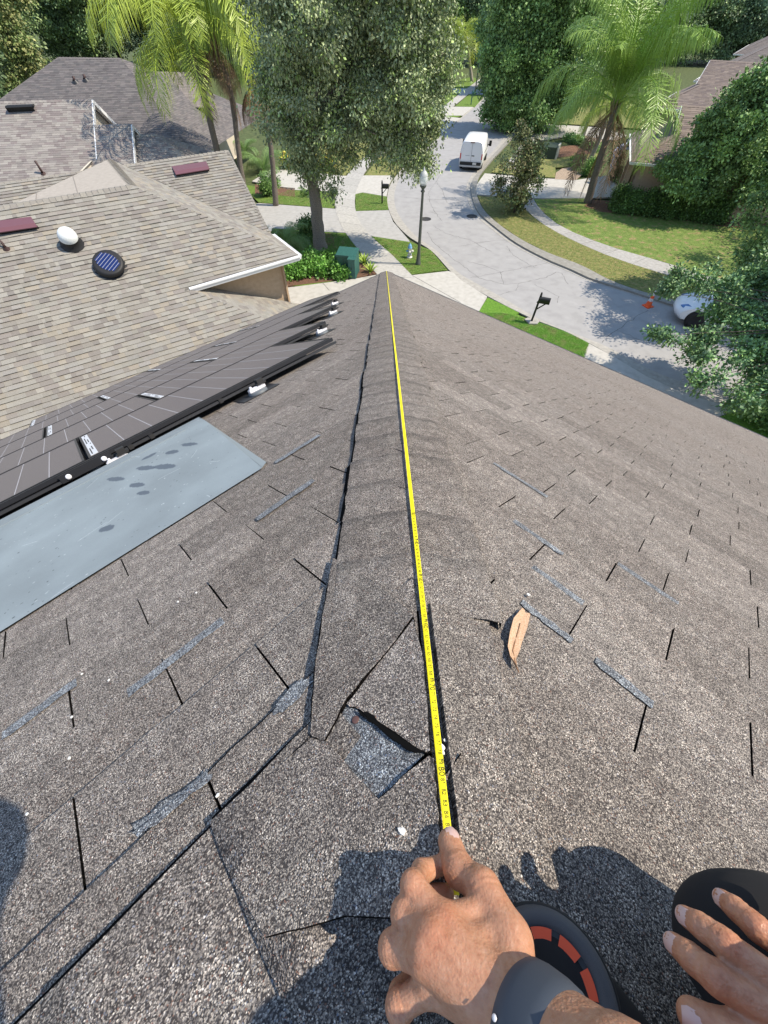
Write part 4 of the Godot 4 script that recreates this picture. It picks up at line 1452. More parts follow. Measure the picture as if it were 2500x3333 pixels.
func ground():
	var b := Build.new()
	b.quad(Vector3(-400, -0.06, -500), Vector3(400, -0.06, -500), Vector3(400, -0.06, 200), Vector3(-400, -0.06, 200))
	struct("ground", b.mesh(), M.far_grass)
	var kl := smooth_line(KERB_L, 0.02)
	var rl_ := smooth_line(ROAD_L, 0.0)
	var rr_ := smooth_line(ROAD_R, 0.0)
	var kr := smooth_line(KERB_R, 0.10)
	sheet("road", fill(rl_, rr_), M.asphalt, 0.05)
	strip("gutter_pan", smooth_line(KERB_L, 0.03), smooth_line(ROAD_L, 0.006), M.kerb_concrete, 0.05)
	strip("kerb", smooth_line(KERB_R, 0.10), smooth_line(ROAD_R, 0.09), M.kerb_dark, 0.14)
	var gr := []
	for p in ROAD_R:
		gr.append([p[0] - 16, p[1] + 4])
	strip("gutter_pan", smooth_line(gr, 0.008), smooth_line(ROAD_R, 0.008), M.kerb_concrete, 0.03)
	# verge and lawns
	var verge_r := sheet("lawn", outline([[1575, 640], [1554, 636], [1574, 681], [1621, 727], [1699, 780], [1789, 824], [1886, 860], [1995, 915], [2103, 952], [2193, 976], [2500, 1062], [2500, 980], [2260, 920], [2163, 892], [2012, 844], [1922, 808], [1832, 766], [1777, 735], [1729, 699], [1693, 655], [1680, 640]], 0.07), M.dry_grass, 0.06, false)
	sheet("lawn", outline([[1738, 648], [1759, 681], [1801, 720], [1862, 754], [1952, 790], [2043, 820], [2163, 853], [2284, 892], [2500, 955], [2900, 1060], [2900, 720], [2400, 690], [1935, 655], [1903, 645]], 0.07), M.shade_grass, 0.06, false)
	# right-hand pavement, slab by slab
	var sl := smooth_line([[1660, 600], [1680, 640], [1693, 663], [1729, 699], [1777, 735], [1832, 766], [1922, 808], [2012, 844], [2163, 892], [2260, 920], [2500, 985], [2800, 1065]], 0.075, 1.6)
	var sr := smooth_line([[1710, 600], [1730, 636], [1738, 651], [1759, 681], [1801, 720], [1862, 754], [1952, 790], [2043, 820], [2163, 853], [2284, 892], [2500, 952], [2800, 1030]], 0.075, 1.6)
	slabs("pavement", sl, sr, M.slab_grey)
	# drive across the street and what lies beyond it
	sheet("driveway", outline([[1548, 633], [1560, 633], [1690, 644], [1741, 645], [1903, 645], [2010, 640], [2050, 560], [1880, 585], [1807, 582], [1753, 579], [1578, 564], [1552, 600]], 0.082), M.drive_light, 0.08)
	joints("drive_joints", M.seam_dark, [[1847, 640, 1866, 585], [1690, 643, 1720, 577], [1790, 611, 1738, 608]], 0.084)
	sheet("lawn", outline([[1600, 560], [1740, 575], [1808, 578], [1808, 545], [1870, 540], [1960, 520], [1960, 470], [1800, 480], [1690, 500], [1640, 520]], 0.07), M.dry_grass, 0.06, false)
	sheet("mulch_bed", outline([[1800, 515], [1920, 500], [1930, 470], [1830, 475]], 0.085), M.mulch, 0.06)
	sheet("pebble_bed", outline([[1806, 583], [1872, 586], [1905, 560], [1880, 540], [1830, 548], [1810, 562]], 0.09), M.pebbles, 0.06)
	sheet("pebble_bed", outline([[1890, 470], [1940, 490], [1960, 455], [1900, 440]], 0.09), M.pebbles, 0.06)
	sheet("driveway", outline([[1690, 455], [1740, 400], [1800, 405], [1960, 415], [2040, 440], [2000, 455], [1830, 445], [1720, 462]], 0.082), M.drive_light, 0.08)
	sheet("lawn", outline([[1745, 398], [1960, 410], [2100, 420], [2100, 330], [1760, 330]], 0.07), M.dry_grass, 0.06, false)
	sheet("pavement", outline([[1640, 545], [1680, 548], [1740, 470], [1770, 400], [1740, 400], [1705, 460]], 0.086), M.slab_grey, 0.08)
	# left-hand pavement
	var pl := smooth_line([[1230, 895], [1204, 868], [1169, 814], [1125, 759], [1098, 705], [1090, 667], [1096, 629], [1120, 584], [1153, 542], [1191, 508], [1240, 473], [1330, 420], [1400, 377], [1454, 338], [1500, 302], [1560, 258], [1590, 235]], 0.075, 1.6)
	var pr := smooth_line([[1350, 905], [1337, 893], [1283, 835], [1207, 768], [1174, 727], [1158, 689], [1156, 635], [1174, 586], [1196, 548], [1229, 513], [1280, 476], [1368, 422], [1432, 380], [1480, 342], [1527, 304], [1580, 260], [1606, 237]], 0.075, 1.6)
	slabs("pavement", pl, pr, M.slab_light)
	# lawns on the left, from near to far
	sheet("lawn", outline([[1207, 768], [1283, 835], [1337, 893], [1440, 880], [1458, 880], [1402, 814], [1334, 787]], 0.06), M.green_grass, 0.06, false)
	sheet("lawn", outline([[880, 930], [990, 930], [1150, 905], [1204, 868], [1169, 814], [1125, 759], [1060, 754], [900, 740], [800, 800]], 0.05), M.green_grass, 0.06, false)
	sheet("lawn", outline([[1158, 686], [1264, 683], [1259, 640], [1180, 627], [1157, 632]], 0.06), M.green_grass, 0.06, false)
	sheet("lawn", outline([[843, 659], [1087, 678], [1096, 624], [941, 618], [780, 600]], 0.06), M.green_grass, 0.06, false)
	sheet("lawn", outline([[1188, 571], [1282, 571], [1300, 555], [1342, 508], [1400, 458], [1430, 436], [1386, 423], [1280, 478], [1229, 517]], 0.06), M.dry_grass, 0.06, false)
	sheet("lawn", outline([[900, 550], [1120, 572], [1191, 510], [1240, 470], [1000, 450]], 0.06), M.dry_grass, 0.06, false)
	sheet("lawn", outline([[1446, 394], [1503, 376], [1490, 370], [1450, 377]], 0.06), M.green_grass, 0.06, false)
	sheet("lawn", outline([[1482, 346], [1545, 348], [1572, 318], [1570, 310], [1527, 306]], 0.06), M.green_grass, 0.06, false)
	sheet("lawn", outline([[1400, 345], [1454, 338], [1494, 304], [1460, 300], [1380, 320]], 0.06), M.green_grass, 0.06, false)
	sheet("lawn", outline([[1470, 286], [1520, 288], [1560, 262], [1540, 250], [1480, 262]], 0.06), M.green_grass, 0.06, false)
	sheet("lawn", outline([[1555, 290], [1600, 290], [1625, 262], [1595, 262]], 0.06), M.green_grass, 0.06, false)
	# drives on the left
	sheet("driveway", outline([[843, 661], [1087, 679], [1158, 687], [1265, 684], [1280, 722], [1330, 780], [1334, 787], [1207, 768], [1125, 757], [1060, 754], [780, 735], [640, 700]], 0.066), M.drive_grey, 0.08)
	sheet("driveway", outline([[941, 617], [1096, 623], [1157, 631], [1180, 626], [1258, 639], [1266, 600], [1282, 571], [1188, 571], [1120, 572], [936, 553], [880, 552], [820, 590]], 0.066), M.drive_light, 0.08)
	sheet("driveway", outline([[1386, 423], [1438, 435], [1500, 384], [1440, 378], [1290, 390], [1280, 420]], 0.066), M.drive_light, 0.08)
	sheet("driveway", outline([[1450, 376], [1506, 376], [1540, 348], [1480, 347], [1440, 350]], 0.066), M.drive_light, 0.08)
	sheet("driveway", outline([[1460, 300], [1494, 303], [1527, 304], [1572, 306], [1590, 292], [1520, 288], [1470, 288]], 0.066), M.drive_blue, 0.08)
	# the drive of the house under the camera
	sheet("driveway", outline([[860, 945], [1000, 928], [1150, 908], [1232, 893], [1345, 895], [1458, 882], [1474, 886], [1500, 911], [1586, 965], [1560, 1012], [1300, 1200], [600, 1200], [700, 1000]], 0.066), M.drive_light, 0.08)
	joints("drive_joints", M.seam_dark, [[1048, 918, 1072, 945], [1343, 897, 1500, 985], [1180, 905, 1250, 900], [1295, 905, 1345, 899]], 0.068)
	sheet("lawn", outline([[1560, 1010], [1588, 968], [1645, 995], [1690, 1018], [1680, 1022], [1732, 1043], [1838, 1080], [1916, 1118], [1900, 1170], [1850, 1200], [1500, 1100]], 0.065), M.bright_grass, 0.06, false)
	sheet("driveway", outline([[1917, 1118], [1982, 1152], [2103, 1224], [2223, 1279], [2404, 1333], [2340, 1355], [2180, 1420], [1800, 1300], [1890, 1180]], 0.066), M.drive_light, 0.08)
	sheet("lawn", outline([[2404, 1335], [2560, 1396], [2700, 1480], [2600, 1600], [2150, 1440], [2340, 1357]], 0.065), M.bright_grass, 0.06, false)
	# mulch and hedge beds beside the near pavement
	sheet("mulch_bed", outline([[905, 935], [1150, 906], [1226, 890], [1200, 862], [1160, 850], [1000, 860], [900, 880]], 0.058), M.mulch, 0.06)
	sheet("mulch_bed", outline([[1020, 790], [1090, 800], [1085, 760], [1020, 755]], 0.056), M.mulch, 0.06)
	sheet("mulch_bed", outline([[830, 630], [960, 640], [960, 612], [830, 600]], 0.066), M.mulch, 0.06)
	sheet("mulch_bed", outline([[1900, 670], [1960, 690], [2200, 712], [2330, 735], [2470, 745], [2500, 730], [2400, 690], [2200, 670], [1930, 650]], 0.078), M.mulch, 0.06)
	cracks()
	for q in [[1386, 713, "by the left kerb"], [1536, 704, "by the right kerb, in tree shade"]]:
		var m := thing("manhole_cover", "dark round manhole cover in the street, %s" % q[2], "manhole cover", g(q[0], q[1], 0.0), 0.0, "manhole covers in the street")
		var k := Build.new()
		k.lathe(Vector3.ZERO, [[0.36, 0.0], [0.36, 0.012], [0.31, 0.014], [0.305, 0.008], [0.0, 0.008]], 24)
		put("cover", k.mesh(), M.iron, m)
		k = Build.new()
		for i in range(-3, 4):
			k.abox(Vector3(i * 0.08, 0.012, 0), Vector3(0.02, 0.006, 0.5 - absf(i) * 0.07))
		put("ribs", k.mesh(), M.iron, m)
	tufts()
func slabs(called: String, left: Array, right: Array, m: Material):
	# concrete laid in slabs with a groove between
	var whole := Node3D.new()
	whole.name = numbered(called)
	add_child(whole)
	whole.set_meta("kind", "structure")
	var n: int = mini(left.size(), right.size())
	for i in n - 1:
		var fl := func(k: int) -> Vector3: return left[int(k * float(left.size() - 1) / (n - 1))]
		var fr := func(k: int) -> Vector3: return right[int(k * float(right.size() - 1) / (n - 1))]
		var a: Vector3 = fl.call(i)
		var a2: Vector3 = fl.call(i + 1)
		var c: Vector3 = fr.call(i)
		var c2: Vector3 = fr.call(i + 1)
		var gp := 0.012 / maxf((a2 - a).length(), 0.2)
		var b := Build.new()
		b.tint = Color(1, 1, 1) * rng.randf_range(0.88, 1.04)
		b.prism(PackedVector3Array([a.lerp(a2, gp), c.lerp(c2, gp), c2.lerp(c, gp), a2.lerp(a, gp)]), Vector3.DOWN * 0.06)
		put("slab", b.mesh(), m, whole)
func cracks():
	var b := Build.new()
	for line in [[[1390, 755], [1412, 790], [1440, 815], [1500, 860], [1560, 905], [1640, 925]], [[1530, 905], [1600, 892], [1660, 880], [1720, 868], [1800, 852]], [[1640, 925], [1690, 922], [1770, 905], [1810, 885], [1830, 890], [1850, 925]], [[1690, 922], [1680, 945], [1620, 960]], [[1740, 925], [1790, 950], [1820, 965], [1815, 985]], [[1500, 800], [1560, 790], [1620, 782], [1680, 778]], [[1520, 850], [1570, 862], [1630, 885], [1640, 925]], [[1960, 1115], [1990, 1085], [2030, 1060], [2070, 1030], [2110, 1010]], [[2020, 1080], [2080, 1105], [2160, 1130]], [[1395, 625], [1400, 660], [1415, 690], [1440, 720]], [[1420, 590], [1440, 620], [1455, 660]], [[1300, 640], [1380, 648], [1460, 650]], [[1395, 690], [1440, 700], [1520, 690]], [[1440, 560], [1420, 590], [1395, 625]], [[1650, 800], [1670, 830], [1720, 860], [1740, 870]], [[1410, 735], [1450, 760], [1530, 780], [1600, 820]], [[2200, 1130], [2280, 1160], [2350, 1200]]]:
		var prev := Vector3.ZERO
		for i in line.size():
			var p := g(line[i][0], line[i][1], 0.003)
			if i > 0:
				var n := int((p - prev).length() / 0.22) + 1
				var q := prev
				for k in range(1, n + 1):
					var r := prev.lerp(p, float(k) / n) + Vector3(rng.randf_range(-0.05, 0.05), 0, rng.randf_range(-0.05, 0.05)) * (1.0 if k < n else 0.0)
					var w := (r - q).cross(Vector3.UP).normalized() * rng.randf_range(0.005, 0.015)
					b.quad(q - w, r - w, r + w, q + w)
					q = r
			prev = p
	stuff(struct("road_cracks", b.mesh(), M.crack))
func blade_tuft() -> ArrayMesh:
	var b := Build.new()
	for i in 5:
		var w := TAU * i / 5 + rng.randf()
		var o := Vector3(cos(w), 0, sin(w)) * 0.02
		var t := o * rng.randf_range(1.5, 3.2) + Vector3.UP * rng.randf_range(0.025, 0.05)
		var s := Vector3(-sin(w), 0, cos(w)) * 0.008
		b.tri(o - s, t, o + s)
	return b.mesh()
func tufts():
	# blades over the lawns, thick enough to break their surface
	var mesh := blade_tuft()
	for job in [["near_grass", [[1565, 1018], [1640, 1018], [1732, 1043], [1838, 1080], [1916, 1118], [1900, 1165]], 9000, Color(0.15, 0.34, 0.03)], ["verge_grass", [[1207, 770], [1283, 837], [1337, 892], [1440, 880], [1456, 880], [1402, 816], [1334, 789]], 5000, Color(0.16, 0.29, 0.04)], ["bed_grass", [[960, 860], [1150, 850], [1169, 816], [1125, 762], [1060, 757], [900, 745]], 6000, Color(0.14, 0.27, 0.03)], ["kerbside_grass", [[1560, 640], [1574, 683], [1621, 729], [1699, 782], [1789, 826], [1886, 862], [1995, 916], [2193, 976], [2260, 922], [2163, 894], [2012, 846], [1922, 810], [1832, 768], [1777, 737], [1729, 701], [1685, 645]], 14000, Color(0.23, 0.26, 0.07)], ["shaded_grass", [[1740, 650], [1801, 718], [1862, 752], [1952, 788], [2043, 818], [2284, 890], [2500, 950], [2500, 760], [2330, 735], [1960, 690], [1900, 648]], 16000, Color(0.16, 0.27, 0.05)], ["far_lawn_grass", [[843, 659], [1087, 677], [1096, 625], [941, 619]], 4000, Color(0.16, 0.28, 0.05)], ["small_lawn_grass", [[1158, 685], [1262, 682], [1257, 642], [1180, 628], [1157, 634]], 2500, Color(0.16, 0.28, 0.05)]]:
		var poly := PackedVector2Array()
		var lo := Vector2(1e9, 1e9)
		var hi := -lo
		for p in job[1]:
			var q := g(p[0], p[1], 0.065)
			poly.append(Vector2(q.x, q.z))
			lo = lo.min(Vector2(q.x, q.z))
			hi = hi.max(Vector2(q.x, q.z))
		var places := []
		var tints := []
		while places.size() < job[2]:
			var p := Vector2(rng.randf_range(lo.x, hi.x), rng.randf_range(lo.y, hi.y))
			if not Geometry2D.is_point_in_polygon(p, poly):
				continue
			var s := rng.randf_range(0.7, 1.5)
			places.append(Transform3D(Basis(Vector3.UP, rng.randf() * TAU).scaled(Vector3(s, s * rng.randf_range(0.6, 1.1), s)), Vector3(p.x, 0.055, p.y)))
			var c: Color = job[3]
			var dry := patch.get_noise_2d(p.x * 3.0, p.y * 3.0)
			tints.append(c.lerp(Color(0.34, 0.27, 0.13), clampf(dry * 1.2, 0, 0.6)) * rng.randf_range(0.75, 1.25))
		many(job[0], mesh, M.leafy, places, tints, self)

# ---------- trees, palms, shrubs ----------
const LEAF := 3.1
func cam_depth(p: Vector3) -> float:
	return (p - EYE).dot(Vector3(0, -sin(deg_to_rad(TILT)), -cos(deg_to_rad(TILT))))
func blob(base: Vector3, px: float, py: float, rx: float, ry: float, rz := 0.0) -> Array:
	# a mass of leaves at the distance of base; radii given as picture sizes turn into metres there
	var c := ups(base, px, py)
	var k := cam_depth(c) / FOCAL
	return [c, Vector3(rx * k, ry * k * 0.95, (rz if rz > 0 else rx) * k)]
func sprig(leaves: int, leaf: float, spread: float, wide: float, sd: int, droop := 0.0) -> ArrayMesh:
	var r := RandomNumberGenerator.new()
	r.seed = sd
	var b := Build.new()
	for i in leaves:
		var at := Vector3(r.randfn(0, 0.5), r.randfn(0, 0.4), r.randfn(0, 0.5)) * spread
		if droop > 0:
			at.y -= droop * r.randf()
		var d := (at.normalized() + Vector3(r.randfn(0, 0.6), r.randfn(-0.2, 0.5) - droop, r.randfn(0, 0.6))).normalized()
		var s := d.cross(Vector3(r.randfn(0, 1), r.randfn(0.8, 1), r.randfn(0, 1))).normalized()
		var n := d.cross(s)
		var l := leaf * r.randf_range(0.7, 1.25)
		var w := l * wide
		b.tint = Color(1, 1, 1) * r.randf_range(0.75, 1.2)
		var mid := at + d * l * 0.5 + n * l * 0.07
		b.tri(at, mid - s * w, mid + s * w)
		b.tri(mid - s * w, at + d * l, mid + s * w)
	return b.mesh()
var gaps := FastNoiseLite.new()
func foliage(parent: Node3D, blobs: Array, count: int, meshes: Array, tones: Array, size: float, hollow := 0.45, holes := -0.18, m: Material = null):
	# leaf clumps spread through each mass, thicker towards its outside, with gaps
	gaps.frequency = 0.55
	var vol := 0.0
	for q in blobs:
		vol += pow(q[1].x * q[1].y * q[1].z, 0.667)
	var places := []
	var tints := []
	for k in meshes.size():
		places.append([])
		tints.append([])
	for q in blobs:
		var n := int(count * pow(q[1].x * q[1].y * q[1].z, 0.667) / vol)
		var lumps := []
		var nl := clampi(int(n / 40.0), 5, 46)
		for i in nl:
			var d := Vector3(rng.randfn(), rng.randfn() + 0.12, rng.randfn()).normalized()
			lumps.append([q[0] + d * q[1] * rng.randf_range(0.5, 1.08), rng.randf_range(0.45, 1.25), rng.randf_range(0.72, 1.3)])
		var lr: Vector3 = q[1] * 1.15 / sqrt(float(nl))
		lr = lr.max(Vector3.ONE * lr.length() * 0.42)
		for i in n:
			var p: Vector3
			var v := 1.0
			if i % 6 == 0:
				var d := Vector3(rng.randfn(), rng.randfn(), rng.randfn()).normalized()
				p = q[0] + d * q[1] * pow(rng.randf_range(hollow, 1.0), 0.6) * 0.92
				v = 0.85
			else:
				var w: Array = lumps[rng.randi() % nl]
				p = w[0] + Vector3(rng.randfn(), rng.randfn() * 0.8, rng.randfn()) * lr * float(w[1]) * 0.52
				v = w[2]
			if gaps.get_noise_3d(p.x, p.y, p.z) < holes - 0.12:
				continue
			if p.y < 0.05:
				continue
			var s := size * rng.randf_range(0.65, 1.35)
			var t := Transform3D(Basis(Vector3.UP, rng.randf() * TAU) * Basis(Vector3.RIGHT, rng.randf_range(-0.6, 0.6)), p).scaled_local(Vector3.ONE * s)
			var k := rng.randi() % meshes.size()
			var c: Color = tones[rng.randi() % tones.size()]
			places[k].append(t)
			tints[k].append(c * v * LEAF * rng.randf_range(0.8, 1.25))
	for k in meshes.size():
		many("crown" if k == 0 else "crown_leaves", meshes[k], m if m else M.leafy, places[k], tints[k], parent)
func limb(parent: Node3D, called: String, pts: Array, radii: Array, m: Material, sides := 9):
	# smooth the path, and let the bark run uneven
	var c := Curve3D.new()
	for i in pts.size():
		var t: Vector3 = (pts[mini(i + 1, pts.size() - 1)] - pts[maxi(i - 1, 0)]) * 0.22
		c.add_point(pts[i], -t, t)
	var n := pts.size() * 4
	var p := []
	var r := []
	for i in n + 1:
		var f := float(i) / n
		p.append(c.sample_baked(c.get_baked_length() * f) + Vector3(rng.randfn(), 0, rng.randfn()) * float(radii[0]) * 0.04)
		var k := f * (radii.size() - 1)
		r.append(lerpf(radii[int(k)], radii[mini(int(k) + 1, radii.size() - 1)], k - int(k)) * rng.randf_range(0.95, 1.06))
	var b := Build.new()
	b.tube(p, r, sides)
	put(called, b.mesh(), m, parent)
var leaf_small := []
var leaf_mid := []
var leaf_big := []
var leaf_far := []
var leaf_near := []
func leaf_shapes():
	for k in 3:
		leaf_small.append(sprig(16, 0.085, 0.26, 0.30, 100 + k, 0.12))
		leaf_mid.append(sprig(16, 0.11, 0.30, 0.34, 110 + k))
		leaf_big.append(sprig(12, 0.16, 0.26, 0.36, 120 + k))
		leaf_far.append(sprig(18, 0.30, 0.65, 0.36, 130 + k))
		leaf_near.append(sprig(15, 0.088, 0.13, 0.30, 140 + k))
func tree(called: String, label: String, base: Vector3, trunk: Array, radii: Array, blobs: Array, count: int, meshes: Array, tones: Array, size: float, bark: Material, limbs := 6, holes := -0.18, group := "", hollow := 0.45) -> Node3D:
	var o := thing(called, label, "tree", Vector3.ZERO, 0.0, group)
	limb(o, "trunk", trunk, radii, bark, 12)
	var top: Vector3 = trunk[trunk.size() - 1]
	for i in limbs:
		var q: Array = blobs[i % blobs.size()]
		var to: Vector3 = q[0] + Vector3(rng.randfn(), rng.randfn(), rng.randfn()) * q[1] * 0.35
		var from: Vector3 = top.lerp(trunk[maxi(trunk.size() - 2, 0)], rng.randf() * 0.5)
		var mid := from.lerp(to, 0.5) + Vector3(0, (to - from).length() * 0.10, 0)
		var r0: float = radii[radii.size() - 1]
		limb(o, "limb", [from, mid, to], [r0 * 0.62, r0 * 0.4, r0 * 0.12], bark, 7)
	foliage(o, blobs, count, meshes, tones, size, hollow, holes)
	return o

# --- palms ---
func frond_mesh(long: float, start: float, droop: float, leaf: float, sd: int, density := 84, hang := 0.8) -> ArrayMesh:
	# a feather leaf: a stalk that arches over, leaflets in pairs that hang from it; x leads out, y up
	var r := RandomNumberGenerator.new()
	r.seed = sd
	var b := Build.new()
	var p := Vector3.ZERO
	var ang := start
	var seg := long / density
	var path := [p]
	var dirs := []
	for i in density:
		var f := float(i) / density
		ang -= droop / density * (0.5 + f * 1.2)
		var d := Vector3(cos(ang), sin(ang), 0)
		dirs.append(d)
		p += d * seg
		path.append(p)
	b.tint = Color(0.9, 0.95, 0.6)
	var rp := []
	var rr_ := []
	for i in range(0, density + 1, 4):
		rp.append(path[i])
		rr_.append(0.035 * (1.0 - 0.85 * float(i) / density))
	b.tube(rp, rr_, 5, false, 1.0, Vector3.BACK)
	for i in range(int(density * 0.14), density):
		var f := float(i) / density
		var l := leaf * (0.35 + 0.9 * sin(PI * clampf(f * 0.85 + 0.14, 0, 1))) * r.randf_range(0.8, 1.15)
		for s in [-1.0, 1.0]:
			var side := Vector3(0, 0, s)
			var d: Vector3 = (dirs[i] * 0.55 + side * r.randf_range(0.6, 1.0) + Vector3(0, r.randf_range(-0.35, 0.35), 0)).normalized()
			var w: Vector3 = dirs[i] * 0.0135
			var a: Vector3 = path[i]
			var m1 := a + d * l * 0.45 + Vector3(0, -0.04 * hang, 0)
			var d2 := (d * 0.5 + Vector3.DOWN * hang).normalized()
			var e := m1 + d2 * l * 0.55
			b.tint = Color(1, 1, 1) * r.randf_range(0.75, 1.25)
			b.quad(a - w * 0.5, a + w * 0.5, m1 + w, m1 - w)
			b.tri(m1 - w, m1 + w, e)
	return b.mesh()
var fronds := {}
func palm(label: String, path: Array, radii: Array, count: int, scale: float, tint: Material, bark: Material, dead := 0, kinds := ["up", "mid", "mid", "low", "hang"], dead_len := 1.0) -> Node3D:
	var o := thing("palm_tree", label, "palm tree")
	limb(o, "trunk", path, radii, bark, 12)
	var top: Vector3 = path[path.size() - 1]
	var lean: Vector3 = (top - path[path.size() - 2]).normalized()
	# old leaf bases below the crown
	var b := Build.new()
	for i in 10:
		var w := i * 2.4
		var out := Vector3(cos(w), 0, sin(w))
		b.tube([top - lean * (0.55 - i * 0.04), top - lean * (0.25 - i * 0.04) + out * 0.2, top + out * 0.34 + Vector3.UP * (0.2 + i * 0.02)], [0.08, 0.07, 0.03], 6)
	put("leaf_bases", b.mesh(), M.palm_boot, o)
	for i in count:
		var kind: String = kinds[i % kinds.size()]
		var f := MeshInstance3D.new()
		f.name = "frond"
		f.mesh = fronds[kind][i % 2]
		f.material_override = tint
		var s := scale * rng.randf_range(0.85, 1.15)
		f.transform = Transform3D(Basis(Vector3.UP, i * 2.399 + rng.randf_range(-0.25, 0.25)).scaled(Vector3.ONE * s), top + Vector3.UP * 0.1)
		o.add_child(f, true)
	for i in dead:
		var f := MeshInstance3D.new()
		f.name = "dead_frond"
		f.mesh = fronds["dead"][i % 2]
		f.material_override = M.dead_frond
		f.transform = Transform3D(Basis(Vector3.UP, i * 1.7 + rng.randf_range(-0.3, 0.3)).scaled(Vector3(1, dead_len, 1) * scale), top - Vector3.UP * 0.15)
		o.add_child(f, true)
	return o
func spiky(label: String, category: String, at: Vector3, n: int, long: float, m: Material, group := ""):
	var o := thing("spiky_plant", label, category, at, 0.0, group)
	for i in n:
		var w := i * 2.399
		var e := 1.25 - 0.9 * float(i) / n
		var b := Build.new()
		var d := Vector3(cos(w) * cos(e), sin(e), sin(w) * cos(e))
		var s := Vector3(-sin(w), 0, cos(w)) * long * 0.07
		var mid := d * long * 0.55
		var tip := d * long * 0.95 + Vector3(cos(w), -0.6, sin(w)) * long * 0.12
		b.quad(-s * 0.7, s * 0.7, mid + s, mid - s)
		b.tri(mid - s, mid + s, tip)
		put("leaf", b.mesh(), m, o)
func shrub(called: String, label: String, category: String, blobs: Array, count: int, meshes: Array, tones: Array, size: float, group := "", holes := -0.45):
	var o := thing(called, label, category, Vector3.ZERO, 0.0, group)
	var stems := Build.new()
	for q in blobs:
		for i in 4:
			var w := TAU * i / 4 + 0.4
			stems.tube([Vector3(q[0].x, 0.0, q[0].z) + Vector3(cos(w), 0, sin(w)) * 0.08, q[0] + Vector3(cos(w), 0.2, sin(w)) * q[1] * 0.5], [0.02, 0.008], 5)
	put("stems", stems.mesh(), M.bark_dark, o)
	foliage(o, blobs, count, meshes, tones, size, 0.3, holes)
func box_blobs(a: Vector3, b: Vector3, h: float, w: float, n: int) -> Array:
	var out := []
	for i in n:
		var p := a.lerp(b, (i + 0.5) / n)
		out.append([Vector3(p.x, h * 0.5, p.z), Vector3((b - a).length() / n * 0.75, h * 0.55, w * 0.5)])
	return out

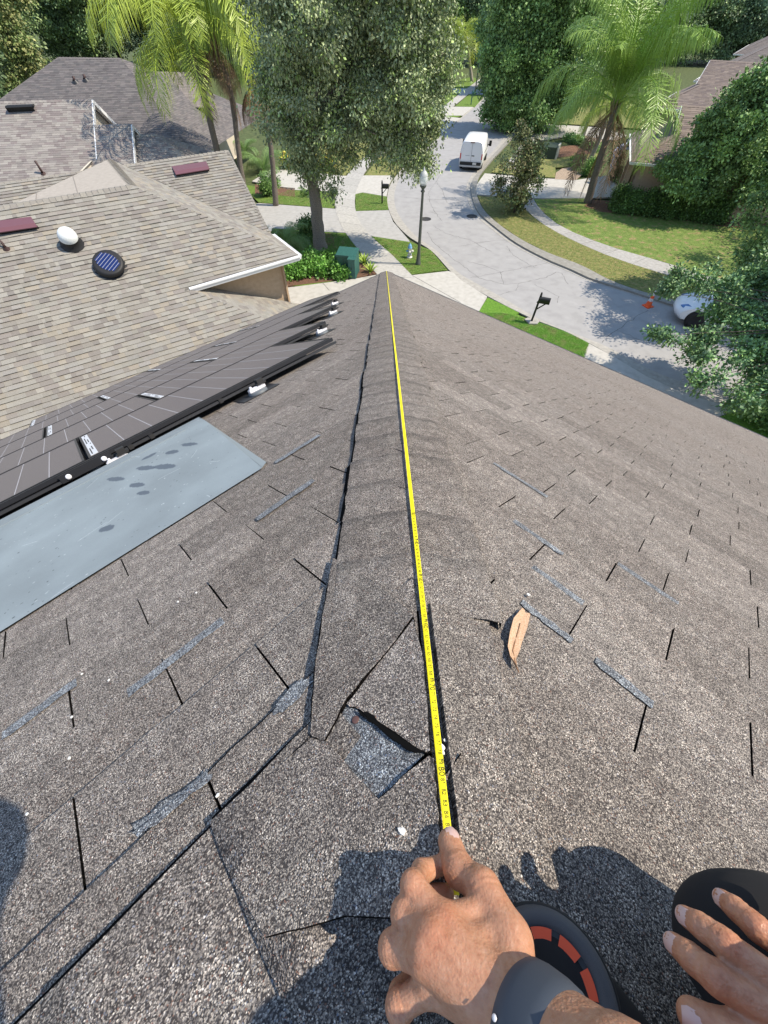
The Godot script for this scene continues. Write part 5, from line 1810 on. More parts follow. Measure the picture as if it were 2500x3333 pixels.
func plants():
	leaf_shapes()
	for k in ["tall", "up", "mid", "low", "hang", "dead"]:
		fronds[k] = []
	for k in 2:
		fronds["tall"].append(frond_mesh(4.2, 1.42, 1.25, 0.85, 250 + k, 90, 1.6))
		fronds["up"].append(frond_mesh(3.4, 1.25, 1.5, 0.85, 200 + k, 84, 1.3))
		fronds["mid"].append(frond_mesh(3.6, 0.85, 2.1, 0.95, 210 + k, 84, 1.6))
		fronds["low"].append(frond_mesh(3.4, 0.45, 2.1, 0.95, 220 + k, 84, 2.0))
		fronds["hang"].append(frond_mesh(3.1, 0.05, 1.7, 0.9, 230 + k, 84, 2.4))
		fronds["dead"].append(frond_mesh(2.8, -0.65, 1.0, 0.60, 240 + k, 70, 2.4))
	var oak := [Color(0.080, 0.100, 0.050), Color(0.105, 0.125, 0.062), Color(0.060, 0.078, 0.042), Color(0.135, 0.155, 0.085), Color(0.10, 0.14, 0.042)]
	var green := [Color(0.055, 0.095, 0.028), Color(0.075, 0.125, 0.035), Color(0.042, 0.075, 0.024), Color(0.095, 0.15, 0.045)]
	var wood := [Color(0.05, 0.078, 0.032), Color(0.065, 0.10, 0.038), Color(0.042, 0.062, 0.028), Color(0.085, 0.12, 0.045)]
	# the big oak beside the pavement
	var b0 := g(1045, 812)
	var t1 := ups(b0, 1030, 690)
	var t2 := ups(b0, 1018, 590)
	var t3 := ups(b0, 1000, 420)
	tree("oak_tree", "large grey-green oak with pale trunk beside the left pavement, tallest in view", b0,
		[b0 + Vector3(0, -0.1, 0), b0 + Vector3(-0.03, 0.5, 0), t1, t2, t3], [0.42, 0.33, 0.30, 0.30, 0.20],
		[blob(b0, 1000, 60, 230, 160), blob(b0, 950, 190, 90, 120), blob(b0, 1240, 110, 200, 170), blob(b0, 1010, 300, 190, 150), blob(b0, 1260, 300, 170, 130), blob(b0, 1380, 230, 110, 130), blob(b0, 960, 400, 70, 80), blob(b0, 1040, 450, 110, 100), blob(b0, 1290, 450, 100, 90), blob(b0, 1180, 400, 110, 100), blob(b0, 1430, 140, 80, 150), blob(b0, 1330, 200, 100, 120), blob(b0, 1340, 500, 60, 60), blob(b0, 1050, 555, 70, 55), blob(b0, 1370, 420, 80, 90), blob(b0, 1020, -120, 260, 160), blob(b0, 1320, -80, 200, 160)],
		13000, leaf_small, oak, 1.4, M.bark_pale, 12, -0.13)
	# live oak across the street, its shade on the road
	var b1 := g(1665, 425)
	tree("oak_tree", "dense dark green oak overhanging the street behind the white van", b1,
		[b1 + Vector3(0, -0.1, 0), ups(b1, 1662, 360), ups(b1, 1668, 300)], [0.40, 0.30, 0.24],
		[blob(b1, 1700, 180, 120, 130), blob(b1, 1640, 260, 75, 100), blob(b1, 1800, 140, 130, 130), blob(b1, 1740, 330, 120, 80), blob(b1, 1660, 360, 60, 60), blob(b1, 1830, 280, 90, 110), blob(b1, 1690, 80, 110, 90), blob(b1, 1760, 20, 140, 110), blob(b1, 1620, 330, 45, 70)],
		11000, leaf_mid, green, 1.9, M.bark_dark, 9, -0.2)
	var b2 := g(1690, 300)
	tree("oak_tree", "lighter green leafy tree rising behind the dark street oak", b2,
		[b2, ups(b2, 1690, 200)], [0.4, 0.3], [blob(b2, 1680, 100, 110, 110), blob(b2, 1780, 60, 130, 110), blob(b2, 1900, 60, 130, 120), blob(b2, 1620, 60, 70, 90)],
		5000, leaf_far, [Color(0.085, 0.13, 0.045), Color(0.10, 0.155, 0.055), Color(0.065, 0.105, 0.035)], 0.9, M.bark_dark, 5)
	# the young magnolia in the verge
	var b3 := g(1673, 692, 0.07)
	tree("magnolia_tree", "small sparse tree with brown-green leaves in the verge by the kerb", b3,
		[b3, ups(b3, 1682, 640), ups(b3, 1690, 560), ups(b3, 1685, 470)], [0.07, 0.06, 0.045, 0.02],
		[blob(b3, 1690, 455, 45, 45), blob(b3, 1672, 520, 62, 50), blob(b3, 1725, 500, 45, 55), blob(b3, 1680, 590, 70, 50), blob(b3, 1720, 600, 45, 45), blob(b3, 1645, 610, 40, 35), blob(b3, 1690, 645, 40, 35)],
		1500, leaf_big, [Color(0.075, 0.085, 0.03), Color(0.05, 0.075, 0.03), Color(0.075, 0.085, 0.035), Color(0.095, 0.085, 0.045)], 0.75, M.bark_dark, 8, -0.1)
	# tree on the lawn across the street
	var b4 := g(2300, 708, 0.07)
	tree("lawn_tree", "wide green tree on the shaded lawn in front of the tan house", b4,
		[b4, ups(b4, 2318, 650), ups(b4, 2345, 560)], [0.26, 0.18, 0.16],
		[blob(b4, 2350, 490, 110, 75), blob(b4, 2440, 380, 110, 90), blob(b4, 2490, 280, 80, 70), blob(b4, 2235, 535, 60, 45), blob(b4, 2280, 600, 90, 50), blob(b4, 2420, 570, 120, 90), blob(b4, 2540, 430, 110, 140), blob(b4, 2340, 420, 60, 50), blob(b4, 2190, 570, 45, 28)],
		10000, leaf_mid, [Color(0.060, 0.10, 0.035), Color(0.085, 0.135, 0.042), Color(0.05, 0.085, 0.03), Color(0.10, 0.155, 0.05)], 1.25, M.bark_pale, 10, -0.16)
	# street tree whose branches hang in from the right, close to the roof
	var b5 := Vector3(14.3, 0.05, -9.6)
	var near := [[2400, 980, 70, 50], [2470, 900, 70, 60], [2360, 1000, 42, 26], [2220, 930, 60, 30], [2180, 955, 40, 22], [2460, 1080, 80, 60], [2330, 1110, 60, 36], [2250, 1150, 50, 28], [2150, 1095, 40, 18], [2290, 1230, 45, 20], [2420, 1190, 70, 40], [2480, 1250, 60, 50], [2270, 1095, 30, 16], [2330, 920, 60, 36], [2560, 1150, 110, 160], [2560, 950, 100, 120], [2400, 1300, 40, 22]]
	var nb := []
	for q in near:
		var d: float = 13.0 - (q[1] - 900) * 0.006
		var c: Vector3 = EYE + sight(q[0], q[1]) * (d / FOCAL)
		nb.append([c, Vector3(q[2], q[3] * 1.2, q[2]) * d / FOCAL])
	var st := thing("street_tree", "tree reaching in from the right with leafy branches over the street", "tree")
	limb(st, "trunk", [b5, b5 + Vector3(0.0, 1.6, -0.2), b5 + Vector3(-0.3, 3.0, -0.4)], [0.26, 0.2, 0.17], M.bark_pale)
	for i in nb.size():
		var from := b5 + Vector3(-0.2, 2.4 + 0.05 * i, -0.3)
		limb(st, "limb", [from, from.lerp(nb[i][0], 0.35) + Vector3(rng.randf_range(-0.4, 0.4), rng.randf_range(0.0, 0.7), rng.randf_range(-0.5, 0.5)), from.lerp(nb[i][0], 0.7) + Vector3(rng.randf_range(-0.2, 0.2), rng.randf_range(0.1, 0.4), rng.randf_range(-0.3, 0.3)), nb[i][0], nb[i][0] + (nb[i][0] - from).normalized() * nb[i][1].x * 0.8], [0.06, 0.032, 0.018, 0.010, 0.004], M.bark_dark, 6)
	nb.append([b5 + Vector3(1.2, 5.2, -0.6), Vector3(2.6, 2.2, 2.8)])
	nb.append([b5 + Vector3(-0.6, 4.6, -2.8), Vector3(1.6, 1.0, 1.6)])
	foliage(st, nb, 7600, leaf_near, [Color(0.045, 0.085, 0.032), Color(0.06, 0.105, 0.04), Color(0.035, 0.065, 0.03), Color(0.085, 0.14, 0.045)], 1.15, 0.05, -0.14)
	var b6 := Vector3(20.5, 0.05, -18.6)
	tree("street_tree", "tree at the right edge beyond the white car, shading the street", b6,
		[b6, b6 + Vector3(0, 2.4, 0), b6 + Vector3(-0.4, 4.0, 0)], [0.26, 0.2, 0.15],
		[[b6 + Vector3(-1.8, 6.4, -0.4), Vector3(3.6, 1.9, 2.8)], [b6 + Vector3(1.4, 6.2, 1.5), Vector3(3.0, 2.2, 2.6)], [b6 + Vector3(-4.3, 5.9, 1.3), Vector3(2.1, 1.0, 1.7)], [b6 + Vector3(-3.2, 5.6, -1.4), Vector3(1.6, 1.0, 1.5)], blob(b6, 2490, 800, 50, 110), blob(b6, 2480, 690, 40, 60)],
		7000, leaf_mid, green, 1.05, M.bark_pale, 7, -0.1)
	for q in [[27.5, -23.5, "tree just past the right edge whose shade dapples the near end of the lawn"], [31.0, -30.0, "tree past the right edge behind the lawn tree, shading the hedge"]]:
		var bq := Vector3(q[0], 0.05, q[1])
		tree("street_tree", q[2], bq, [bq, bq + Vector3(0, 3, 0), bq + Vector3(-0.3, 5, 0)], [0.26, 0.2, 0.15],
			[[bq + Vector3(-1.5, 6.8, 0), Vector3(3.4, 1.6, 2.6)], [bq + Vector3(1.6, 7.2, 1.2), Vector3(3.0, 1.8, 2.6)], [bq + Vector3(-0.5, 6.4, -2.8), Vector3(2.6, 1.2, 1.8)]],
			1500, leaf_mid, green, 1.25, M.bark_pale, 6, -0.05)
	# queen palms on the left
	var p1 := g(757, 690)
	palm("tallest palm, left of the big oak, bright green fronds hanging over the far roof", [p1, ups(p1, 705, 483), ups(p1, 668, 330), ups(p1, 640, 228), ups(p1, 600, 95)], [0.24, 0.2, 0.18, 0.18, 0.15], 30, 1.5, M.frond_yellow, M.palm_bark, 2, ["mid", "low", "hang", "mid", "up"])
	var p2 := g(812, 690)
	palm("palm with thin starry fronds between the tall palm and the oak", [p2, ups(p2, 787, 570), ups(p2, 756, 330), ups(p2, 724, 205), ups(p2, 690, 130)], [0.2, 0.17, 0.15, 0.14, 0.12], 15, 0.8, M.frond_green, M.palm_bark, 9)
	var p3 := g(898, 672)
	palm("palm with a skirt of brown dead fronds in front of the oak crown", [p3, ups(p3, 893, 600), ups(p3, 880, 470), ups(p3, 858, 370), ups(p3, 815, 262)], [0.2, 0.17, 0.16, 0.16, 0.14], 5, 0.7, M.frond_green, M.palm_bark, 20)
	# palms across the street
	var p4 := g(1912, 664)
	var skirt := palm("tall palm across the street with brown fronds hanging down its trunk", [p4, ups(p4, 1932, 590), ups(p4, 1965, 480), ups(p4, 2003, 345)], [0.28, 0.22, 0.19, 0.17], 36, 1.6, M.frond_green, M.palm_bark, 5, ["tall", "up", "tall", "mid", "up", "low"])
	for i in 9:
		var f := MeshInstance3D.new()
		f.name = "frond"
		f.mesh = fronds["dead"][i % 2]
		f.material_override = M.orange_frond
		f.transform = Transform3D(Basis(Vector3.UP, 0.5 + i * 0.35).scaled(Vector3(0.16, 0.85, 0.16)), ups(p4, 1978 - i * 6, 430 + i * 14))
		skirt.add_child(f, true)
	var p5 := g(1916, 526)
	palm("slender palm left of the tall right palm, pale leaning trunk", [p5, ups(p5, 1950, 455), ups(p5, 1985, 352)], [0.2, 0.16, 0.13], 15, 0.95, M.frond_yellow, M.palm_pale, 3)
	var p6 := g(1892, 460)
	palm("farther slender palm whose pale trunk stands by the pebble bed", [p6, ups(p6, 1912, 400), ups(p6, 1940, 310)], [0.2, 0.16, 0.13], 14, 0.95, M.frond_green, M.palm_pale, 1)
	var p7 := g(1536, 268)
	palm("weeping palm far up the street, left of the road", [p7, ups(p7, 1528, 200), ups(p7, 1512, 110)], [0.26, 0.2, 0.16], 20, 1.5, M.frond_yellow, M.palm_pale, 0, ["mid", "low", "hang"])
	# palm-like shrubs by the neighbour's front
	for q in [[930, 800, 0.55, "leafy palm shrub behind the white gutter corner"], [860, 560, 0.62, "pale palm shrub between the palm trunks"], [800, 500, 0.5, "low palm shrub behind the tan roof, left of the palm trunks"], [1005, 640, 0.3, "small palm shrub beside the white drive"]]:
		var at := g(q[0], q[1])
		var o := thing("palm_shrub", q[3], "palm shrub", Vector3.ZERO, 0.0, "palm shrubs by the drives on the left")
		for i in 16:
			var f := MeshInstance3D.new()
			f.name = "frond"
			f.mesh = fronds[["up", "mid", "low", "up"][i % 4]][i % 2]
			f.material_override = M.frond_fresh
			f.transform = Transform3D(Basis(Vector3.UP, i * 2.399).scaled(Vector3.ONE * float(q[2]) * rng.randf_range(0.8, 1.1)), at + Vector3(0, 0.1, 0))
			o.add_child(f, true)
	spiky("larger lime-green spiky plant in the mulch behind the green cabinet", "plant", g(1186, 858, 0.06), 20, 0.62, M.lime_leaf, "lime spiky plants in the mulch")
	spiky("nearer lime-green spiky plant at the mulch corner by the pavement", "plant", g(1206, 886, 0.06), 20, 0.60, M.lime_leaf, "lime spiky plants in the mulch")
	# clipped ground cover and hedges
	var cover := [Color(0.040, 0.095, 0.014), Color(0.055, 0.125, 0.02), Color(0.03, 0.07, 0.012)]
	shrub("ground_cover", "square of clipped bright green ground cover nearest the tan house corner", "ground cover", box_blobs(g(912, 905), g(990, 898), 0.45, 1.1, 4), 900, leaf_big, cover, 0.75)
	shrub("ground_cover", "larger clipped green ground cover running to the green cabinet", "ground cover", box_blobs(g(1005, 885), g(1135, 900), 0.5, 1.2, 6) + box_blobs(g(1010, 860), g(1080, 862), 0.5, 1.0, 3), 1700, leaf_big, cover, 0.75)
	var dark := [Color(0.03, 0.06, 0.018), Color(0.045, 0.085, 0.022), Color(0.07, 0.12, 0.03)]
	shrub("shrub", "dark round shrub behind the oak trunk", "shrub", [blob(g(1015, 780), 1012, 745, 28, 34)], 350, leaf_mid, dark, 0.9)
	shrub("shrub", "dark green shrub at the foot of the brown-skirted palm", "shrub", [blob(g(870, 640), 868, 615, 20, 24), blob(g(880, 610), 880, 592, 18, 20)], 350, leaf_mid, dark, 0.9)
	shrub("shrub", "shrubs under the oak at the far left drive edge, one with yellow flowers", "shrub", [blob(g(945, 545), 945, 520, 34, 24), blob(g(1000, 545), 1000, 520, 30, 24), blob(g(1060, 550), 1060, 530, 26, 20)], 700, leaf_mid, [Color(0.05, 0.09, 0.02), Color(0.07, 0.12, 0.03), Color(0.30, 0.22, 0.03)], 1.0)
	shrub("hedge", "long clipped hedge along the tan house wall across the street", "hedge", box_blobs(Vector3(15.5, 0, -32.0), Vector3(21.8, 0, -29.7), 1.2, 1.0, 14), 3600, leaf_mid, [Color(0.022, 0.045, 0.012), Color(0.032, 0.062, 0.015), Color(0.045, 0.085, 0.018)], 0.95)
	shrub("shrub", "tall dark column shrub beside the ladder and the house wall", "shrub", [blob(g(2000, 590), 2005, 560, 14, 36), blob(g(2000, 590), 2008, 515, 14, 30), blob(g(2030, 600), 2020, 600, 14, 20)], 600, leaf_mid, dark, 0.85)
	for q in [[1872, 540, 16, "small clipped bush, leftmost of three by the pebbles"], [1885, 555, 18, "clipped bush in the middle of three by the pebbles"], [1925, 572, 26, "largest dark clipped bush, in front of the palm trunk"]]:
		shrub("clipped_bush", q[3], "bush", [blob(g(q[0], q[1]), q[0], q[1] - q[2] * 0.8, q[2], q[2])], 300, leaf_mid, [Color(0.05, 0.10, 0.02), Color(0.08, 0.15, 0.03), Color(0.035, 0.07, 0.018)], 0.8, "clipped bushes by the pebble bed")
	for i in 7:
		var u := 1850 + i * 14
		var v := 455 + i * 7
		shrub("low_hedge_bush", "low bush in the curving row by the pebbles, %s" % ["leftmost", "second from the left", "third from the left", "in the middle of seven", "third from the right", "second from the right", "rightmost"][i], "bush", [blob(g(u, v), u, v - 8, 12, 10)], 110, leaf_mid, [Color(0.06, 0.11, 0.03), Color(0.08, 0.14, 0.045)], 0.9, "bushes in a curving row up the far drive")
	shrub("hedge", "dark hedge at the lower right, beyond the roof edge under the near branches", "hedge", [[g(2500, 1390) + Vector3(0.4, 0.3, 0), Vector3(1.2, 0.5, 0.8)]], 500, leaf_mid, dark, 0.9)
	# woods that close the view: each tree its own
	var spots := [[-20, 300, 0], [60, 190, 1], [120, 260, 3], [200, 150, 0], [300, 170, 1], [400, 160, 2], [520, 150, 0], [640, 170, 1], [760, 180, 2], [900, 160, 0], [1040, 150, 1], [1190, 160, 2], [1330, 170, 1], [1440, 190, 4], [1540, 150, 0], [1640, 160, 2], [1780, 150, 1], [1930, 150, 0], [2080, 150, 2], [2200, 140, 1], [2330, 130, 0], [2440, 120, 2], [2560, 130, 1], [-160, 360, 1], [-120, 230, 2]]
	var kinds := [["dark leafy tree", [Color(0.045, 0.072, 0.034), Color(0.035, 0.055, 0.028), Color(0.06, 0.088, 0.04)]], ["mid green leafy tree", wood], ["soft grey-green tree", [Color(0.07, 0.095, 0.052), Color(0.055, 0.08, 0.045), Color(0.09, 0.115, 0.065)]], ["yellow-green tree turning rusty", [Color(0.075, 0.10, 0.035), Color(0.10, 0.105, 0.042), Color(0.06, 0.085, 0.03)]], ["bright fresh green tree", [Color(0.11, 0.17, 0.05), Color(0.14, 0.20, 0.06)]]]
	var beside := ["at the far left of the woods", "behind the dark hip roof's left end", "above the dark roof's left slope", "just behind the dark ridge", "above the middle of the dark ridge", "left of the tall palm's fronds", "behind the tall palm's fronds", "behind the palms on the left", "behind the left of the big oak", "behind the big oak's trunk line", "behind the middle of the big oak", "behind the right of the big oak", "behind the far left lawns", "beside the weeping palm", "at the far end of the street", "right of the street's end", "behind the street oak", "behind the light street oak", "behind the tall right palm", "right of the tall palm's crown", "above the far brown roofs", "above the farthest roof", "at the top right corner", "outside the left edge of the woods", "at the left edge behind the roof"]
	for i in spots.size():
		var q: Array = spots[i]
		var base := g(q[0], maxf(q[1], 170.0) if q[0] > 1300 else q[1] + 60.0)
		if base.z < -115 or i in [14, 15]:
			base = Vector3(base.x, 0, base.z) * (115.0 / absf(base.z))
		base.y = 0
		var hgt := rng.randf_range(13.0, 17.0)
		var wd := rng.randf_range(4.2, 6.0) * (1.3 if absf(base.z) > 80 else 1.0)
		var blobs := []
		for k in 7:
			blobs.append([base + Vector3(rng.randf_range(-0.55, 0.55) * wd, hgt * rng.randf_range(0.28, 0.85), rng.randf_range(-0.5, 0.5) * wd), Vector3(wd * 0.62, hgt * 0.2, wd * 0.62)])
		blobs.append([base + Vector3(0, hgt * 0.25, 0.5), Vector3(wd * 0.9, hgt * 0.25, wd * 0.8)])
		tree("woodland_tree", kinds[q[2]][0] + " " + beside[i], base, [base, base + Vector3(0.2, hgt * 0.3, 0), base + Vector3(0, hgt * 0.6, 0)], [0.4, 0.3, 0.2], blobs, 2300, leaf_far, kinds[q[2]][1], 1.05, M.bark_dark, 4, -0.25, "trees of the woods behind the houses")

# ---------- street furniture and vehicles ----------
func lamp(at: Vector3, label: String, tall: float):
	var o := thing("street_lamp", label, "street lamp", at, 0.0, "street lamps along the left kerb")
	var b := Build.new()
	b.lathe(Vector3.ZERO, [[0.15, 0.0], [0.15, 0.08], [0.12, 0.12], [0.10, 0.5], [0.085, 0.6], [0.06, tall - 1.05], [0.055, tall - 0.95]], 14)
	put("post", b.mesh(), M.lamp_post, o)
	b = Build.new()
	b.lathe(Vector3(0, tall - 0.95, 0), [[0.055, 0.0], [0.10, 0.02], [0.10, 0.06], [0.06, 0.10], [0.07, 0.14], [0.15, 0.22], [0.16, 0.28], [0.14, 0.30]], 16)
	put("collar", b.mesh(), M.lamp_post, o)
	b = Build.new()
	b.lathe(Vector3(0, tall - 0.66, 0), [[0.14, 0.0], [0.19, 0.10], [0.205, 0.20], [0.195, 0.30], [0.18, 0.34]], 20)
	var lantern := put("lantern", b.mesh(), M.lamp_glass, o)
	b = Build.new()
	b.lathe(Vector3(0, tall - 0.32, 0), [[0.20, 0.0], [0.185, 0.05], [0.13, 0.14], [0.05, 0.20], [0.05, 0.24], [0.025, 0.27], [0.02, 0.32], [0.0, 0.33]], 18)
	put("cap", b.mesh(), M.lamp_cap, lantern)
func mailbox(at: Vector3, label: String, face: Vector3, tall: float, lean := Vector3.ZERO, m: Material = null, pad := false):
	var o := thing("mailbox", label, "mailbox", at)
	if m == null:
		m = M.black_metal
	var up := (Vector3.UP + lean).normalized()
	var b := Build.new()
	b.bar(Vector3.ZERO, up * (tall + 0.02), 0.09, 0.09, face)
	b.lathe(up * (tall + 0.02), [[0.055, 0.0], [0.03, 0.03], [0.045, 0.07], [0.0, 0.11]], 10)
	put("post", b.mesh(), m, o)
	var side := face.cross(Vector3.UP).normalized()
	var c := up * (tall - 0.22) + face * 0.22
	b = Build.new()
	var prof := []
	for i in 9:
		var w := PI * i / 8.0
		prof.append(side * cos(w) * 0.085 + Vector3.UP * (0.08 + sin(w) * 0.085))
	prof.append(-side * 0.085 - Vector3.UP * 0.06)
	prof.append(side * 0.085 - Vector3.UP * 0.06)
	b.smooth(true)
	for i in prof.size():
		var p: Vector3 = prof[i]
		var q: Vector3 = prof[(i + 1) % prof.size()]
		b.quad(c - face * 0.24 + p, c + face * 0.24 + p, c + face * 0.24 + q, c - face * 0.24 + q)
	b.smooth(false)
	for e in [-0.24, 0.24]:
		for i in prof.size():
			b.tri(c + face * e, c + face * e + prof[i], c + face * e + prof[(i + 1) % prof.size()])
	var body := put("box", b.mesh(), m, o)
	b = Build.new()
	b.bar(up * (tall - 0.62), c - Vector3.UP * 0.06 + face * 0.12, 0.05, 0.04)
	b.bar(c - face * 0.3 - Vector3.UP * 0.08, c + face * 0.24 - Vector3.UP * 0.08, 0.1, 0.03)
	put("bracket", b.mesh(), m, o)
	b = Build.new()
	b.box(Transform3D(Basis(face, Vector3.UP, -side), c - side * 0.088 + Vector3.UP * 0.02), Vector3(0.18, 0.06, 0.004))
	put("number_plate", b.mesh(), M.plate_white, body)
	if pad:
		b = Build.new()
		b.prism(PackedVector3Array([Vector3(-0.28, 0.06, -0.16), Vector3(-0.1, 0.06, -0.3), Vector3(0.22, 0.06, -0.24), Vector3(0.34, 0.06, 0.05), Vector3(0.2, 0.06, 0.26), Vector3(-0.16, 0.06, 0.24)]), Vector3.DOWN * 0.08)
		put("concrete_foot", b.mesh(), M.kerb_concrete, o)
func hydrant(at: Vector3):
	var o := thing("fire_hydrant", "white fire hydrant with a light blue top, on the grass by the lamp post", "fire hydrant", at)
	var b := Build.new()
	b.lathe(Vector3.ZERO, [[0.15, 0.0], [0.15, 0.05], [0.10, 0.06], [0.095, 0.12], [0.12, 0.13], [0.12, 0.17], [0.095, 0.18], [0.095, 0.42], [0.12, 0.44], [0.12, 0.47]], 16)
	put("barrel", b.mesh(), M.hydrant_white, o)
	b = Build.new()
	b.lathe(Vector3(0, 0.47, 0), [[0.125, 0.0], [0.125, 0.03], [0.105, 0.05], [0.10, 0.10], [0.075, 0.16], [0.03, 0.19], [0.03, 0.23], [0.0, 0.23]], 16)
	put("bonnet", b.mesh(), M.hydrant_blue, o)
	for q in [[Vector3(0.09, 0.34, 0.05), Vector3(0.8, 0, 0.5), 0.06], [Vector3(-0.09, 0.34, 0.03), Vector3(-0.9, 0, 0.3), 0.045], [Vector3(0, 0.32, 0.1), Vector3(-0.2, 0, 1), 0.05]]:
		b = Build.new()
		b.lathe(q[0], [[q[2], 0.0], [q[2], 0.05], [q[2] * 1.2, 0.055], [q[2] * 1.2, 0.09], [q[2] * 0.5, 0.10], [q[2] * 0.4, 0.13], [0.0, 0.13]], 10, q[1].normalized())
		put("outlet_cap", b.mesh(), M.hydrant_blue if q[2] < 0.05 else M.hydrant_white, o)
func cone(at: Vector3):
	var o := thing("traffic_cone", "orange traffic cone with a white band, standing in the street", "traffic cone", at, 0.4)
	var b := Build.new()
	b.abox(Vector3(0, 0.02, 0), Vector3(0.38, 0.04, 0.38))
	put("base", b.mesh(), M.cone_orange, o)
	b = Build.new()
	b.lathe(Vector3(0, 0.04, 0), [[0.15, 0.0], [0.135, 0.03], [0.108, 0.22]], 20)
	b.lathe(Vector3(0, 0.04, 0), [[0.083, 0.34], [0.065, 0.46]], 20)
	put("body", b.mesh(), M.cone_orange, o)
	b = Build.new()
	b.lathe(Vector3(0, 0.04, 0), [[0.108, 0.22], [0.083, 0.34]], 20)
	b.lathe(Vector3(0, 0.04, 0), [[0.065, 0.46], [0.035, 0.66], [0.02, 0.67], [0.0, 0.67]], 20)
	put("reflective_band", b.mesh(), M.cone_white, o)
func cabinet():
	var o := thing("utility_cabinet", "green metal utility cabinet at the edge of the ground cover", "utility cabinet", g(1136, 888, 0.05), deg_to_rad(-12))
	var b := Build.new()
	b.abox(Vector3(0, 0.45, 0), Vector3(1.0, 0.9, 0.7))
	put("body", b.mesh(), M.cabinet_green, o)
	b = Build.new()
	b.prism(PackedVector3Array([Vector3(-0.53, 0.96, 0.40), Vector3(-0.53, 1.08, -0.38), Vector3(0.53, 1.08, -0.38), Vector3(0.53, 0.96, 0.40)]), Vector3.DOWN * 0.09)
	put("lid", b.mesh(), M.cabinet_green, o)
	b = Build.new()
	b.abox(Vector3(0.36, 0.44, 0.52), Vector3(0.36, 0.88, 0.34))
	b.prism(PackedVector3Array([Vector3(0.16, 0.92, 0.71), Vector3(0.16, 0.96, 0.36), Vector3(0.56, 0.96, 0.36), Vector3(0.56, 0.92, 0.71)]), Vector3.DOWN * 0.05)
	put("side_box", b.mesh(), M.cabinet_green, o)
	b = Build.new()
	b.abox(Vector3(-0.60, 0.62, 0.05), Vector3(0.14, 0.42, 0.24))
	put("meter_box", b.mesh(), M.cabinet_green, o)
	b = Build.new()
	b.abox(Vector3(-0.15, 0.45, 0.353), Vector3(0.012, 0.8, 0.006))
	b.abox(Vector3(-0.1, 0.5, 0.358), Vector3(0.04, 0.14, 0.02))
	b.abox(Vector3(0.36, 0.5, 0.695), Vector3(0.03, 0.12, 0.012))
	put("door_handle", b.mesh(), M.black_metal, o)
	var u := thing("utility_box", "dark green utility box with a pale end, beside the small verge tree", "utility box", g(1785, 512, 0.07), deg_to_rad(-25))
	b = Build.new()
	b.prism(PackedVector3Array([Vector3(-0.7, 0.75, 0.5), Vector3(-0.7, 0.9, -0.5), Vector3(0.6, 0.9, -0.5), Vector3(0.6, 0.75, 0.5)]), Vector3.DOWN * 0.9)
	put("body", b.mesh(), M.box_dark, u)
	b = Build.new()
	b.abox(Vector3(0.68, 0.46, 0), Vector3(0.12, 0.92, 1.0))
	put("end_panel", b.mesh(), M.box_pale, u)
func wheel(o: Node3D, at: Vector3, r: float, side: float, hub: Material):
	var w := Build.new()
	w.lathe(at, [[r * 0.62, -0.10], [r * 0.92, -0.11], [r, -0.07], [r, 0.07], [r * 0.92, 0.11], [r * 0.62, 0.10]], 24, Vector3(side, 0, 0))
	var tyre := put("wheel", w.mesh(), M.rubber, o)
	w = Build.new()
	w.lathe(at, [[r * 0.62, 0.10], [r * 0.58, 0.05], [r * 0.2, 0.07], [r * 0.15, 0.09], [0.0, 0.09]], 24, Vector3(side, 0, 0))
	put("rim", w.mesh(), hub, tyre)
func loft(b: Build, sections: Array):
	# each section is a ring of points, all of one length
	b.smooth(true)
	for i in sections.size() - 1:
		var n: int = sections[i].size()
		for k in n:
			var j := (k + 1) % n
			b.quad(sections[i][k], sections[i][j], sections[i + 1][j], sections[i + 1][k])
	b.smooth(false)
